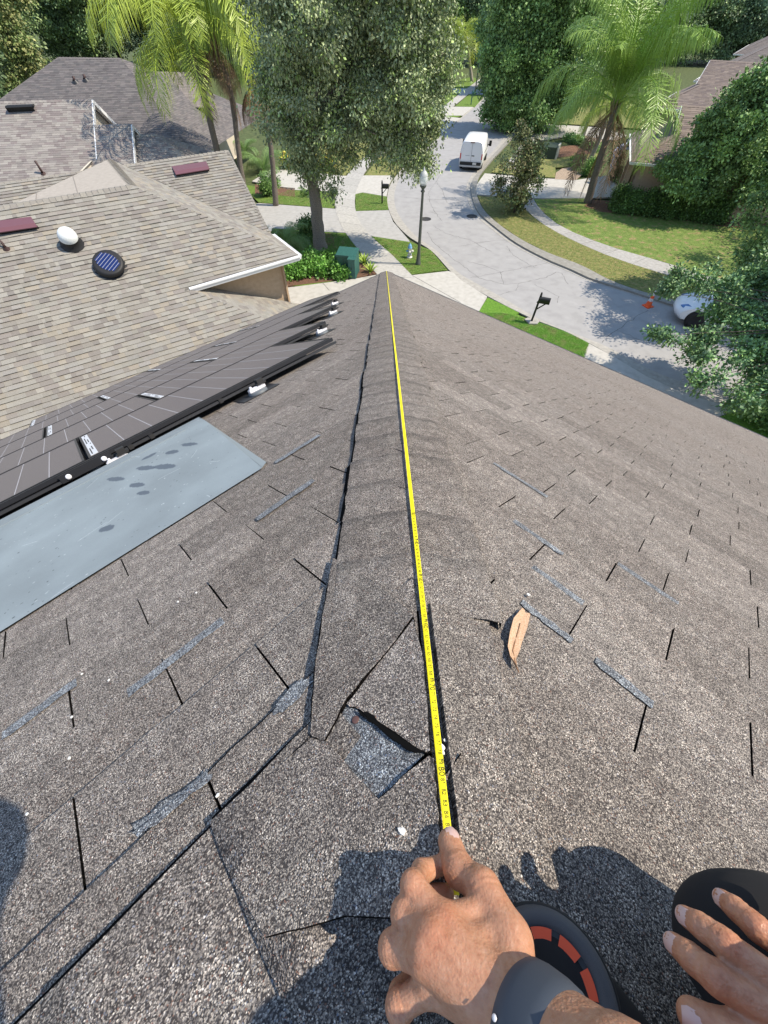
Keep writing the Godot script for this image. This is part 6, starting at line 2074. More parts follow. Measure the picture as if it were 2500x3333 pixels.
func van():
	# white cargo van seen from behind; -z is its front
	var left := g(1488, 556)
	var right := g(1566, 561)
	var at := (left + right) * 0.5
	var o := thing("cargo_van", "white cargo van parked on the right of the street, seen from behind", "van", at, -0.27)
	var hw := 0.94
	var ring := func(z: float, top: float, low: float, wb: float, wt: float) -> Array:
		var p := []
		var half := [[wb * 0.96, low], [wb, low + 0.10], [wb, top * 0.50], [wb * 0.985, top * 0.62], [lerpf(wb, wt, 0.55), top * 0.80], [wt, top * 0.93], [wt * 0.90, top * 0.985], [wt * 0.5, top]]
		for q in half:
			p.append(Vector3(q[0], q[1], z))
		half.reverse()
		for q in half:
			p.append(Vector3(-q[0], q[1], z))
		return p
	var b := Build.new()
	loft(b, [ring.call(0.0, 1.80, 0.40, hw * 0.97, hw * 0.80), ring.call(-0.10, 1.86, 0.36, hw, hw * 0.86), ring.call(-2.4, 1.90, 0.34, hw, hw * 0.87), ring.call(-3.3, 1.86, 0.34, hw, hw * 0.85), ring.call(-3.9, 1.42, 0.36, hw, hw * 0.84), ring.call(-4.1, 1.10, 0.38, hw * 0.98, hw * 0.86), ring.call(-4.75, 0.92, 0.40, hw * 0.9, hw * 0.78), ring.call(-4.85, 0.80, 0.45, hw * 0.8, hw * 0.7)])
	put("body", b.mesh(), M.van_white, o)
	b = Build.new()
	var rear: Array = ring.call(0.004, 1.79, 0.40, hw * 0.96, hw * 0.79)
	for i in range(1, rear.size() - 1):
		b.tri(rear[0], rear[i], rear[i + 1])
	put("rear_panel", b.mesh(), M.van_white, o)
	for s in [-1.0, 1.0]:
		b = Build.new()
		b.prism(PackedVector3Array([Vector3(s * 0.015, 0.62, 0.012), Vector3(s * 0.80, 0.62, 0.012), Vector3(s * 0.84, 0.95, 0.012), Vector3(s * 0.74, 1.62, 0.010), Vector3(s * 0.66, 1.71, 0.008), Vector3(s * 0.015, 1.71, 0.008)]), Vector3(0, 0, -0.02))
		var door := put("rear_door", b.mesh(), M.van_white, o)
		b = Build.new()                    # pressed panel where a window would be
		b.prism(PackedVector3Array([Vector3(s * 0.12, 1.12, 0.019), Vector3(s * 0.68, 1.12, 0.019), Vector3(s * 0.64, 1.52, 0.017), Vector3(s * 0.58, 1.60, 0.016), Vector3(s * 0.12, 1.60, 0.016)]), Vector3(0, 0, -0.012))
		put("pressed_panel", b.mesh(), M.van_white, door)
		b = Build.new()
		b.abox(Vector3(s * 0.865, 0.94, 0.0), Vector3(0.085, 0.34, 0.06))
		put("tail_light", b.mesh(), M.red_light, o)
		b = Build.new()
		b.abox(Vector3(s * 0.865, 0.72, 0.0), Vector3(0.085, 0.10, 0.06))
		put("reverse_light", b.mesh(), M.plate_white, o)
		b = Build.new()
		b.abox(Vector3(s * 0.945, 0.56, -2.2), Vector3(0.03, 0.16, 1.9))
		put("side_moulding", b.mesh(), M.black_plastic, o)
		b = Build.new()
		b.abox(Vector3(s * (hw + 0.005), 1.02, -1.9), Vector3(0.02, 0.035, 1.5))
		put("slide_rail", b.mesh(), M.black_plastic, o)
		b = Build.new()
		b.prism(PackedVector3Array([Vector3(s * 0.955, 1.02, -2.75), Vector3(s * 0.955, 1.02, -3.75), Vector3(s * 0.87, 1.45, -3.45), Vector3(s * 0.85, 1.55, -3.1), Vector3(s * 0.86, 1.50, -2.75)]), Vector3(-s * 0.03, 0, 0))
		put("side_window", b.mesh(), M.dark_glass, o)
		b = Build.new()
		b.abox(Vector3(s * 1.12, 1.18, -3.45), Vector3(0.22, 0.34, 0.10))
		b.bar(Vector3(s * 0.92, 1.10, -3.5), Vector3(s * 1.1, 1.10, -3.47), 0.05, 0.05)
		put("mirror", b.mesh(), M.black_plastic, o)
		wheel(o, Vector3(s * 0.82, 0.33, -0.85), 0.33, s, M.grey_plastic)
		wheel(o, Vector3(s * 0.82, 0.33, -3.95), 0.33, s, M.grey_plastic)
	b = Build.new()
	b.abox(Vector3(0, 0.50, 0.03), Vector3(1.70, 0.20, 0.10))
	put("bumper_panel", b.mesh(), M.black_plastic, o)
	b = Build.new()
	b.abox(Vector3(0, 0.36, 0.07), Vector3(1.78, 0.10, 0.16))
	put("bumper", b.mesh(), M.bumper_grey, o)
	b = Build.new()
	b.abox(Vector3(0.34, 0.52, 0.085), Vector3(0.30, 0.15, 0.012))
	put("licence_plate", b.mesh(), M.plate_white, o)
	b = Build.new()
	b.abox(Vector3(0.14, 0.98, 0.022), Vector3(0.22, 0.05, 0.02))
	put("door_handle", b.mesh(), M.black_plastic, o)
	b = Build.new()
	b.abox(Vector3(-0.30, 0.98, 0.014), Vector3(0.34, 0.03, 0.008))
	put("badge_strip", b.mesh(), M.bumper_grey, o)
	b = Build.new()
	b.abox(Vector3(0, 1.77, 0.02), Vector3(0.32, 0.05, 0.05))
	put("high_brake_light", b.mesh(), M.dark_red, o)
	b = Build.new()
	b.abox(Vector3(0, 1.17, 0.012), Vector3(0.012, 1.1, 0.02))
	put("door_seam", b.mesh(), M.seam_dark, o)
	b = Build.new()
	b.prism(PackedVector3Array([Vector3(-0.78, 1.72, -3.42), Vector3(0.78, 1.72, -3.42), Vector3(0.86, 1.16, -4.02), Vector3(-0.86, 1.16, -4.02)]), Vector3(0, -0.02, 0.01))
	put("windscreen", b.mesh(), M.dark_glass, o)
	b = Build.new()
	b.abox(Vector3(0, 0.30, -2.3), Vector3(1.5, 0.12, 4.2))
	put("underbody", b.mesh(), M.black_plastic, o)
func car():
	# white car half hidden by the branches; -z is its front
	var f := g(2245, 1062)
	var fwd := Vector3(-0.90, 0, -0.44).normalized()
	var o := thing("parked_car", "white car at the right kerb, half hidden behind the near branches", "car")
	o.transform = Transform3D(Basis(-fwd.cross(Vector3.UP).normalized() * -1.0, Vector3.UP, -fwd), f)
	# local x points to the car's right; its left side faces the camera
	o.position += o.basis.x * 0.80
	var side := [Vector2(-0.80, 0.24), Vector2(-0.95, 0.42), Vector2(-0.92, 0.56), Vector2(-0.70, 0.72), Vector2(-0.2, 0.84), Vector2(0.32, 0.93), Vector2(2.9, 0.95), Vector2(3.42, 0.90), Vector2(3.55, 0.55), Vector2(3.45, 0.28)]
	var b := Build.new()
	var secs := []
	for q in [[-0.91, 0.84], [-0.895, 0.94], [-0.80, 1.0], [-0.5, 1.03], [0.0, 1.04], [0.5, 1.03], [0.80, 1.0], [0.895, 0.94], [0.91, 0.84]]:
		var r := []
		for p in side:
			r.append(Vector3(q[0], (p.y - 0.6) * q[1] + 0.6, p.x + (0.30 * pow(absf(q[0]) / 0.91, 3.0) * clampf(-p.x / 0.9 + 0.1, 0.0, 1.0))))
		secs.append(r)
	loft(b, secs)
	for e in [0, 8]:
		for i in range(1, side.size() - 1):
			b.tri(secs[e][0], secs[e][i], secs[e][i + 1])
	put("body", b.mesh(), M.car_white, o)
	b = Build.new()
	var cab := [Vector2(0.35, 0.92), Vector2(1.05, 1.34), Vector2(1.5, 1.42), Vector2(2.3, 1.38), Vector2(3.0, 0.94)]
	secs = []
	for q in [[-0.84, 0.0], [-0.66, 1.0], [0.66, 1.0], [0.84, 0.0]]:
		var r := []
		for p in cab:
			r.append(Vector3(q[0], p.y if q[1] > 0 else minf(p.y, 0.94), p.x if q[1] > 0 else lerpf(p.x, 1.7, 0.0)))
		secs.append(r)
	loft(b, secs)
	put("glasshouse", b.mesh(), M.dark_glass, o)
	b = Build.new()
	b.prism(PackedVector3Array([Vector3(-0.63, 1.435, 1.15), Vector3(0.63, 1.435, 1.15), Vector3(0.63, 1.435, 2.35), Vector3(-0.63, 1.435, 2.35)]), Vector3.DOWN * 0.05)
	put("roof_panel", b.mesh(), M.car_white, o)
	for s in [-1.0, 1.0]:
		wheel(o, Vector3(s * 0.80, 0.32, 0.0), 0.32, s, M.rim_dark)
		wheel(o, Vector3(s * 0.80, 0.32, 2.65), 0.32, s, M.rim_dark)
		for z in [0.0, 2.65]:
			b = Build.new()
			b.lathe(Vector3(s * 0.915, 0.34, z), [[0.39, 0.0], [0.0, 0.006]], 28, Vector3(s, 0, 0))
			put("wheel_arch", b.mesh(), M.black_plastic, o)
			b = Build.new()
			b.lathe(Vector3(s * 0.915, 0.32, z), [[0.32, 0.0], [0.32, 0.02], [0.22, 0.03], [0.20, 0.015], [0.0, 0.02]], 28, Vector3(s, 0, 0))
			put("tyre_face", b.mesh(), M.rubber, o)
		b = Build.new()
		b.prism(PackedVector3Array([Vector3(s * 0.90, 0.62, -0.50), Vector3(s * 0.55, 0.70, -0.76), Vector3(s * 0.58, 0.79, -0.52), Vector3(s * 0.90, 0.76, -0.20)]), Vector3(0, -0.03, 0))
		put("headlight", b.mesh(), M.headlight, o)
		b = Build.new()
		b.bar(Vector3(s * 0.918, 0.62, 0.7), Vector3(s * 0.918, 0.64, 2.0), 0.012, 0.014)
		b.bar(Vector3(s * 0.916, 0.34, 1.32), Vector3(s * 0.916, 0.9, 1.36), 0.008, 0.012)
		put("door_line", b.mesh(), M.seam_dark, o)
		b = Build.new()
		b.abox(Vector3(s * 1.0, 0.98, 0.75), Vector3(0.16, 0.12, 0.12))
		put("mirror", b.mesh(), M.car_white, o)
func ladder_and_worker():
	var c0 := g(2056, 526, 2.45)
	var r1 := Vector3(cos(0.36), 0, sin(0.36))
	var r2 := Vector3(sin(0.36), 0, -cos(0.36))
	var eave := c0 + r2 * 5.6
	var foot := Vector3(eave.x, 0.08, eave.z) - r1 * 0.95
	var top := eave + Vector3(0, 0.25, 0) - r1 * 0.16
	var o := thing("ladder", "white aluminium ladder leaning on the eave of the tan house", "ladder")
	var d := (top - foot).normalized()
	for s in [-0.2, 0.2]:
		var b := Build.new()
		b.bar(foot + r2 * s, top + r2 * s, 0.05, 0.03)
		put("rail", b.mesh(), M.ladder_white, o)
	var l := (top - foot).length()
	for i in int(l / 0.3):
		var b := Build.new()
		var p := foot + d * (0.25 + i * 0.3)
		b.bar(p - r2 * 0.2, p + r2 * 0.2, 0.04, 0.04)
		put("rung", b.mesh(), M.ladder_white, o)
	# a worker in pale clothes bends from the ladder over the roof edge
	var w := thing("person", "worker in pale blue-white clothes bending from the ladder over the roof edge", "person")
	var stand := foot + d * 1.0 - r1 * 0.14
	var hip := stand + Vector3(0, 0.84, 0) - r1 * 0.06
	var chest := hip + Vector3(0, 0.30, 0) + r1 * 0.40
	var neck := chest + Vector3(0, 0.08, 0) + r1 * 0.20
	var bones := []
	for s in [-1.0, 1.0]:
		var f: Vector3 = stand + r2 * 0.11 * s
		var knee: Vector3 = f + Vector3(0, 0.44, 0) + r1 * 0.05
		bones.append([f + r1 * 0.12, f, 0.045, 0.05])
		bones.append([f, knee, 0.05, 0.065])
		bones.append([knee, hip + r2 * 0.09 * s, 0.07, 0.10])
		var sh: Vector3 = chest + r2 * 0.19 * s + Vector3(0, 0.02, 0)
		bones.append([sh, sh + r1 * 0.22 - Vector3(0, 0.14, 0), 0.055, 0.045])
		bones.append([sh + r1 * 0.22 - Vector3(0, 0.14, 0), sh + r1 * 0.44 - Vector3(0, 0.10, 0), 0.042, 0.035])
		bones.append([chest, sh, 0.10, 0.065])
	bones.append([hip, chest, 0.14, 0.15])
	put("clothed_body", field_mesh(bones, 0.03, 0.05), M.work_clothes, w)
	var head := neck + r1 * 0.14 + Vector3(0, 0.02, 0)
	put("head", field_mesh([[neck, head, 0.055, 0.05], [head, head + r1 * 0.05 + Vector3(0, 0.03, 0), 0.092, 0.085]], 0.02, 0.03), M.skin_plain, w)
	put("hair", field_mesh([[head + Vector3(0, 0.05, 0) - r1 * 0.02, head + r1 * 0.08 + Vector3(0, 0.06, 0), 0.08, 0.07]], 0.02, 0.02), M.black_cloth, w)
	var b2 := Build.new()
	b2.abox(hip - r1 * 0.1, Vector3(0.16, 0.10, 0.16))
func street():
	lamp(g(1361, 860, 0.06), "near street lamp on the grass triangle by the left kerb, in full view", 4.1)
	lamp(g(1546, 307, 0.06), "far street lamp up the street, left of the dark oak", 4.0)
	mailbox(g(1729, 1048, 0.06), "black mailbox on a leaning post at the near kerb, nearest of all", Vector3(0.93, 0, 0.38).normalized(), 1.18, Vector3(0.06, 0, 0), null, true)
	mailbox(g(1244, 662, 0.06), "mailbox on a dark post on the small lawn left of the street", Vector3(0.98, 0, 0.15).normalized(), 1.15)
	mailbox(g(1533, 341, 0.06), "green mailbox far up the street near the far lamp", Vector3(0.85, 0, 0.5).normalized(), 1.2, Vector3.ZERO, M.cabinet_green)
	mailbox(g(1271, 556, 0.06), "mailbox half hidden below the oak's hanging leaves by the kerb", Vector3(0.9, 0, 0.4).normalized(), 1.15)
	hydrant(g(1333, 838, 0.06))
	cone(g(2108, 997))
	cabinet()
	van()
	car()
	ladder_and_worker()

# ---------- bodies: tapered limbs joined into one skin ----------
func field_mesh(bones: Array, cell: float, blend: float, creases := [], flush := []) -> ArrayMesh:
	# bones: [from, to, radius, radius, (flatten direction, amount)]; the skin is where the smoothly joined distances reach zero
	var grid := {}
	var org: Vector3 = bones[0][0]
	var pad := blend * 0.6 + cell * 2.0
	for q in bones:
		var r: float = maxf(q[2], q[3]) + pad
		var lo := ((q[0] as Vector3).min(q[1]) - Vector3.ONE * r - org) / cell
		var hi := ((q[0] as Vector3).max(q[1]) + Vector3.ONE * r - org) / cell
		var a: Vector3 = q[0]
		var ab: Vector3 = q[1] - q[0]
		var l2: float = maxf(ab.length_squared(), 1e-9)
		for z in range(int(floor(lo.z)), int(ceil(hi.z)) + 1):
			for y in range(int(floor(lo.y)), int(ceil(hi.y)) + 1):
				for x in range(int(floor(lo.x)), int(ceil(hi.x)) + 1):
					var p := org + Vector3(x, y, z) * cell
					var t := clampf((p - a).dot(ab) / l2, 0.0, 1.0)
					var v := p - (a + ab * t)
					if q.size() > 4:
						var fd: Vector3 = q[4]
						v += fd * v.dot(fd) * (float(q[5]) - 1.0)
					var d: float = v.length() - lerpf(q[2], q[3], t)
					if d > pad:
						continue
					var key := Vector3i(x, y, z)
					if grid.has(key):
						var o: float = grid[key]
						var h := maxf(blend - absf(o - d), 0.0) / blend
						grid[key] = minf(o, d) - h * h * blend * 0.25
					else:
						grid[key] = d
	var st := SurfaceTool.new()
	st.begin(Mesh.PRIMITIVE_TRIANGLES)
	st.set_smooth_group(0)
	var idx := {}
	var verts := PackedVector3Array()
	var corners := [Vector3i(0, 0, 0), Vector3i(1, 0, 0), Vector3i(0, 1, 0), Vector3i(1, 1, 0), Vector3i(0, 0, 1), Vector3i(1, 0, 1), Vector3i(0, 1, 1), Vector3i(1, 1, 1)]
	var edges := [[0, 1], [2, 3], [4, 5], [6, 7], [0, 2], [1, 3], [4, 6], [5, 7], [0, 4], [1, 5], [2, 6], [3, 7]]
	for key in grid:
		var f: float = grid[key]
		if f > cell * 2.0 or f < -cell * 2.0:
			continue
		var val := []
		var inside := 0
		for c in corners:
			var w: float = grid.get(key + c, 1.0)
			val.append(w)
			if w < 0:
				inside += 1
		if inside == 0 or inside == 8:
			continue
		var sum := Vector3.ZERO
		var n := 0
		for e in edges:
			var va: float = val[e[0]]
			var vb: float = val[e[1]]
			if (va < 0) != (vb < 0):
				sum += Vector3(corners[e[0]]).lerp(Vector3(corners[e[1]]), va / (va - vb))
				n += 1
		idx[key] = verts.size()
		verts.append(org + (Vector3(key) + sum / n) * cell)
	var tris := PackedInt32Array()
	for key in idx:
		var f0: float = grid.get(key, 1.0)
		for ax in 3:
			var step := Vector3i(1, 0, 0) if ax == 0 else (Vector3i(0, 1, 0) if ax == 1 else Vector3i(0, 0, 1))
			var f1: float = grid.get(key + step, 1.0)
			if (f0 < 0) == (f1 < 0):
				continue
			var u := Vector3i(0, 1, 0) if ax == 0 else (Vector3i(0, 0, 1) if ax == 1 else Vector3i(1, 0, 0))
			var v := Vector3i(0, 0, 1) if ax == 0 else (Vector3i(1, 0, 0) if ax == 1 else Vector3i(0, 1, 0))
			var a: int = idx.get(key - u - v, -1)
			var b: int = idx.get(key - v, -1)
			var c: int = idx.get(key, -1)
			var d: int = idx.get(key - u, -1)
			if a < 0 or b < 0 or c < 0 or d < 0:
				continue
			if f0 < 0:
				tris.append_array([a, c, b, a, d, c])
			else:
				tris.append_array([a, b, c, a, c, d])
	# one light smoothing pass
	var acc := PackedVector3Array()
	acc.resize(verts.size())
	var cnt := PackedInt32Array()
	cnt.resize(verts.size())
	for i in range(0, tris.size(), 3):
		for k in 3:
			var i0 := tris[i + k]
			var i1 := tris[i + (k + 1) % 3]
			acc[i0] += verts[i1]
			cnt[i0] += 1
			acc[i1] += verts[i0]
			cnt[i1] += 1
	for i in verts.size():
		if cnt[i] > 0:
			verts[i] = verts[i].lerp(acc[i] / cnt[i], 0.5)
	# creases: [point, along, half width, depth]; they run across the limb and push the skin in
	if creases.size() > 0:
		var ns := PackedVector3Array()
		ns.resize(verts.size())
		for i in range(0, tris.size(), 3):
			var fn := (verts[tris[i + 2]] - verts[tris[i]]).cross(verts[tris[i + 1]] - verts[tris[i]])
			for k in 3:
				ns[tris[i + k]] += fn
		for i in verts.size():
			var push := 0.0
			for c in creases:
				var d: Vector3 = verts[i] - c[0]
				if d.length_squared() < c[4] * c[4]:
					var along: float = d.dot(c[1])
					along += 0.0006 * sin(d.length() * 900.0 + c[4] * 3000.0)
					push += float(c[3]) * exp(-along * along / (c[2] * c[2]))
			verts[i] -= ns[i].normalized() * push
	for i in verts.size():
		var tone := Color(1, 1, 1)
		for q in flush:
			var w := exp(-(verts[i] - (q[0] as Vector3)).length_squared() / (q[1] * q[1]))
			tone = tone.lerp(q[2], w)
		st.set_color(tone)
		st.set_uv(Vector2(verts[i].x, verts[i].z))
		st.add_vertex(verts[i])
	for i in tris:
		st.add_index(i)
	st.generate_normals()
	return st.commit()

# ---------- the person on the roof: both hands, knees and forearms ----------
const CREST_N := Vector3(0, 0.9448, -0.3276)
func hp(px: float, py: float, h: float) -> Vector3:      # a point h above the line of the hip, seen at px, py
	return on_plane(px, py, PEAK + CREST_N * h, CREST_N)
func nail(parent: Node3D, end: Vector3, back: Vector3, up: Vector3, r: float, w: float, l: float):
	# a curved plate set in the end of a finger
	var d := (end - back).normalized()
	var x := d.cross(up).normalized()
	var n := x.cross(d).normalized()
	var tip := end + d * r * 0.72 + n * r * 0.98
	var b := Build.new()
	b.smooth(true)
	var rows := []
	for i in 5:
		var f := i / 4.0
		var line := []
		for k in 7:
			var u := (k - 3) / 3.0
			var ww := w * (0.86 if i == 0 else (1.0 if i < 4 else 0.72))
			line.append(tip + d * (f - 1.0) * l * -1.0 * -1.0 + x * u * ww - n * (u * u * w * 0.42) + n * (0.0006 - 0.0024 * f * f * f))
		rows.append(line)
	for i in 4:
		for k in 6:
			b.quad(rows[i][k], rows[i + 1][k], rows[i + 1][k + 1], rows[i][k + 1])
	put("fingernail", b.mesh(), M.nail, parent)
func person():
	var o := thing("person", "kneeling person whose hand pinches the yellow tape; other hand rests on black knee", "person")
	var bones := []
	# left hand: it pinches the end of the tape
	var wr := hp(1662, 3285, 0.072)
	var el := hp(2030, 3650, 0.12)
	bones.append([wr, el, 0.026, 0.036])
	var mi := hp(1446, 3002, 0.066)
	var mm := hp(1412, 3045, 0.070)
	var mr := hp(1385, 3120, 0.062)
	var ml := hp(1405, 3205, 0.048)
	for q in [[mi, 0.0125], [mm, 0.0125], [mr, 0.0120], [ml, 0.011]]:
		bones.append([wr.lerp(q[0], 0.12), q[0], 0.019, q[1]])
	bones.append([mi, ml, 0.011, 0.010])
	bones.append([wr.lerp(mm, 0.2), mm.lerp(mr, 0.5), 0.022, 0.016])
	var sets := [
		[mi, hp(1346, 2882, 0.058), hp(1372, 2835, 0.034), hp(1446, 2812, 0.020), 0.0104, 0.0094, 0.0084, 0.0078],
		[mm, hp(1318, 2975, 0.050), hp(1350, 2925, 0.024), hp(1450, 2910, 0.016), 0.0114, 0.0100, 0.0088, 0.0080],
		[mr, hp(1278, 3085, 0.040), hp(1310, 3050, 0.016), hp(1390, 3010, 0.012), 0.0108, 0.0098, 0.0086, 0.0078],
		[ml, hp(1300, 3275, 0.030), hp(1300, 3235, 0.012), hp(1350, 3170, 0.009), 0.0098, 0.0088, 0.0078, 0.0070]]
	for s in sets:
		bones.append([s[0], s[1], s[4], s[5]])
		bones.append([s[1], s[2], s[5], s[6]])
		bones.append([s[2], s[3], s[6], s[7]])
	var tc := hp(1660, 3060, 0.066)
	var tm := hp(1574, 2892, 0.056)
	var ti := hp(1494, 2832, 0.040)
	var tt := hp(1464, 2742, 0.030)
	bones.append([wr.lerp(tc, 0.3), tc, 0.020, 0.0165])
	bones.append([tc, tm, 0.0155, 0.0135])
	bones.append([tm, ti, 0.0132, 0.0120])
	bones.append([ti, tt, 0.0122, 0.0112])
	bones.append([tc.lerp(tm, 0.15), mi.lerp(wr, 0.36), 0.012, 0.013])
	bones.append([tc.lerp(tm, 0.62) - CREST_N * 0.002, mi - CREST_N * 0.002, 0.0105, 0.0105])
	for q in [mi, mm, mr]:
		bones.append([wr.lerp(q, 0.35) + CREST_N * 0.0135, q + CREST_N * 0.0072, 0.0055, 0.0062])
	for s in sets:
		bones.append([s[1], s[1] + CREST_N * 0.0012, float(s[5]) + 0.0009, float(s[5]) + 0.0004])
	bones.append([ti, ti + CREST_N * 0.001, 0.0128, 0.0122])
	var cr := []
	var red := []
	var warm := Color(1.04, 0.86, 0.80)
	for s in sets:
		var d: Vector3 = (s[1] - s[0]).normalized()
		for k in [-0.0045, -0.0015, 0.0018, 0.005]:
			cr.append([s[1] + d * k + CREST_N * 0.006, d, 0.0009, 0.0006, 0.012])
		var d2: Vector3 = (s[2] - s[1]).normalized()
		cr.append([s[2] + CREST_N * 0.005, d2, 0.0009, 0.0005, 0.010])
		red.append([s[1], 0.010, warm])
		red.append([s[3], 0.010, warm])
	var td := (tt - ti).normalized()
	for k in [-0.008, -0.0048, -0.0018, 0.0012, 0.0042]:
		cr.append([ti + td * k + CREST_N * 0.006, td, 0.0010, 0.0008, 0.015])
	for k in [-0.003, 0.002]:
		cr.append([tm + td * k + CREST_N * 0.006, td, 0.0012, 0.0006, 0.014])
	red.append([ti, 0.011, Color(0.86, 0.72, 0.66)])
	red.append([tt + td * 0.004, 0.011, Color(1.15, 1.02, 0.98)])
	red.append([tm, 0.013, Color(0.90, 0.78, 0.72)])
	for q in [mi, mm, mr]:
		red.append([q + CREST_N * 0.008, 0.012, Color(0.97, 0.82, 0.76)])
	var left := put("left_hand_skin", field_mesh(bones, 0.0017, 0.0045, cr, red), M.skin, o)
	var tu := ((EYE - tt).normalized() + Vector3(0.60, 0, 0.05)).normalized()
	nail(left, tt, ti, tu, 0.0112, 0.0074, 0.0130)
	# the band round the wrist
	var ax := (el - wr).normalized()
	var c := wr + ax * 0.008
	var bb := Build.new()
	var rings := []
	var px := ax.cross(CREST_N).normalized()
	var py := px.cross(ax)
	for i in 6:
		var f: float = [0.0, 0.08, 0.3, 0.7, 0.92, 1.0][i]
		var grow: float = [0.0, 0.0022, 0.0032, 0.0032, 0.0022, 0.0][i]
		var ring := []
		for k in 40:
			var w := TAU * k / 40
			ring.append(c + ax * (f * 0.034) + (px * cos(w) * 1.04 + py * sin(w) * 0.98) * (0.0290 + 0.0012 * f + grow))
		rings.append(ring)
	bb.smooth(true)
	for i in 5:
		for k in 40:
			bb.quad(rings[i][k], rings[i + 1][k], rings[i + 1][(k + 1) % 40], rings[i][(k + 1) % 40])
	bb.smooth(false)
	var wband := put("wrist_band", bb.mesh(), M.band, o)
	bb = Build.new()
	bb.lathe(c + ax * 0.005 + px * -0.0 + (px * 0.45 + py * 0.85).normalized() * 0.0325, [[0.0018, 0.0], [0.0014, 0.0009], [0.0, 0.001]], 10, (px * 0.45 + py * 0.85).normalized())
	put("band_stud", bb.mesh(), M.bright_metal, wband)
	# right hand: it lies on the knee
	var rb := []
	var kn := hp(2560, 3175, 0.030)
	var w2 := hp(3000, 3530, 0.135)
	var m1 := hp(2710, 3205, 0.126)
	var m2 := hp(2668, 3300, 0.130)
	var m3 := hp(2660, 3385, 0.127)
	var m0 := hp(2760, 3115, 0.114)
	for q in [[m0, 0.0105], [m1, 0.0118], [m2, 0.0122], [m3, 0.012]]:
		rb.append([w2.lerp(q[0], 0.1), q[0], 0.020, q[1]])
	rb.append([m0, m3, 0.011, 0.012])
	var fs := [
		[m1, hp(2462, 3018, 0.122), hp(2400, 2962, 0.116), hp(2352, 2926, 0.110), 0.0086, 0.0078, 0.0070, 0.0060],
		[m2, hp(2362, 3072, 0.126), hp(2290, 3020, 0.119), hp(2232, 2984, 0.112), 0.0088, 0.0082, 0.0074, 0.0063],
		[m3, hp(2330, 3184, 0.122), hp(2252, 3120, 0.114), hp(2196, 3074, 0.106), 0.0090, 0.0084, 0.0077, 0.0066],
		[m0, hp(2620, 2990, 0.110), hp(2590, 2950, 0.104), hp(2560, 2910, 0.098), 0.0095, 0.0084, 0.0074, 0.0066]]
	for s in fs:
		rb.append([s[0], s[1], s[4], s[5]])
		rb.append([s[1], s[2], s[5], s[6]])
		rb.append([s[2], s[3], s[6], s[7]])
	var q1 := hp(2600, 3480, 0.120)
	var q2 := hp(2390, 3385, 0.112)
	var q3 := hp(2262, 3316, 0.106)
	rb.append([w2, q1, 0.020, 0.013])
	rb.append([q1, q2, 0.0125, 0.0112])
	rb.append([q2, q3, 0.0112, 0.0095])
	rb.append([w2, hp(3150, 3600, 0.17), 0.027, 0.037])
	cr = []
	red = []
	for s in fs:
		var d: Vector3 = (s[2] - s[1]).normalized()
		for k in [-0.005, -0.002, 0.0015, 0.0045]:
			cr.append([s[1] + d * k + CREST_N * 0.006, d, 0.0009, 0.0006, 0.011])
		for k in [-0.0015, 0.0015]:
			cr.append([s[2] + d * k + CREST_N * 0.005, d, 0.0008, 0.0005, 0.010])
		red.append([s[1] + CREST_N * 0.006, 0.009, Color(0.88, 0.74, 0.68)])
		red.append([s[3], 0.009, warm])
		var fd: Vector3 = (s[3] - s[2]).normalized()
		cr.append([s[3] - fd * 0.0065 + CREST_N * 0.006, fd, 0.0009, 0.0007, 0.007])
	var rightm := put("right_hand_skin", field_mesh(rb, 0.0018, 0.004, cr, red), M.skin, o)
	var ru := (CREST_N + Vector3(-0.15, 0.1, 0.30)).normalized()
	for s in fs.slice(0, 3):
		var d: Vector3 = (s[3] - s[2]).normalized()
		nail(rightm, s[3], s[2], (EYE - (s[3] as Vector3)).normalized() + Vector3(-0.2, 0, 0), s[7], 0.0050, 0.0105)
	nail(rightm, q3, q2, (EYE - q3).normalized() + Vector3(-0.5, 0, 0.2), 0.0095, 0.0062, 0.0115)
	# black trousers: right knee under that hand, thigh and shin run out of the picture
	var hipj := hp(2950, 3900, 0.25)
	var leg := []
	leg.append([kn, kn + Vector3(0.20, 0.02, 0.14), 0.050, 0.066])
	leg.append([kn, hp(2720, 3300, 0.03), 0.052, 0.060])
	leg.append([hp(2400, 3090, 0.032), kn, 0.040, 0.050])
	leg.append([kn + Vector3(0.05, -0.01, 0.04), kn + Vector3(0.36, -0.06, 0.20), 0.062, 0.060])
	put("right_trouser_leg", field_mesh(leg, 0.006, 0.03), M.black_cloth, o)
	# the rest of the person kneels behind the camera: arms, trunk and head, which cast the wide shadows
	var sh := Vector3(0.34, 9.2, 0.38)
	var sr := Vector3(0.60, 9.25, 0.40)
	var pel := Vector3(0.62, 8.95, 0.62)
	var chest := sh.lerp(sr, 0.5) + Vector3(0.03, -0.06, 0.04)
	var elb := Vector3(0.40, 8.92, 0.34)
	put("shirt", field_mesh([[Vector3(0.24, 9.03, 0.235), Vector3(0.46, 9.05, 0.46), 0.10, 0.14], [pel, chest, 0.15, 0.16], [chest, sh, 0.11, 0.075], [chest, sr, 0.11, 0.075], [sh, elb.lerp(sh, 0.35), 0.070, 0.060], [sr, sr + Vector3(0.08, -0.2, -0.05), 0.07, 0.06]], 0.03, 0.06), M.black_cloth, o)
	var arms := [[sh.lerp(elb, 0.5), elb, 0.047, 0.043], [elb, el, 0.043, 0.040], [sr + Vector3(0.06, -0.14, -0.03), hp(3150, 3600, 0.17), 0.045, 0.04]]
	var hd := Vector3(0.095, 9.46, 0.15)
	var nk := Vector3(0.22, 9.34, 0.36)
	arms.append([chest + Vector3(-0.02, 0.08, 0), nk, 0.06, 0.056])
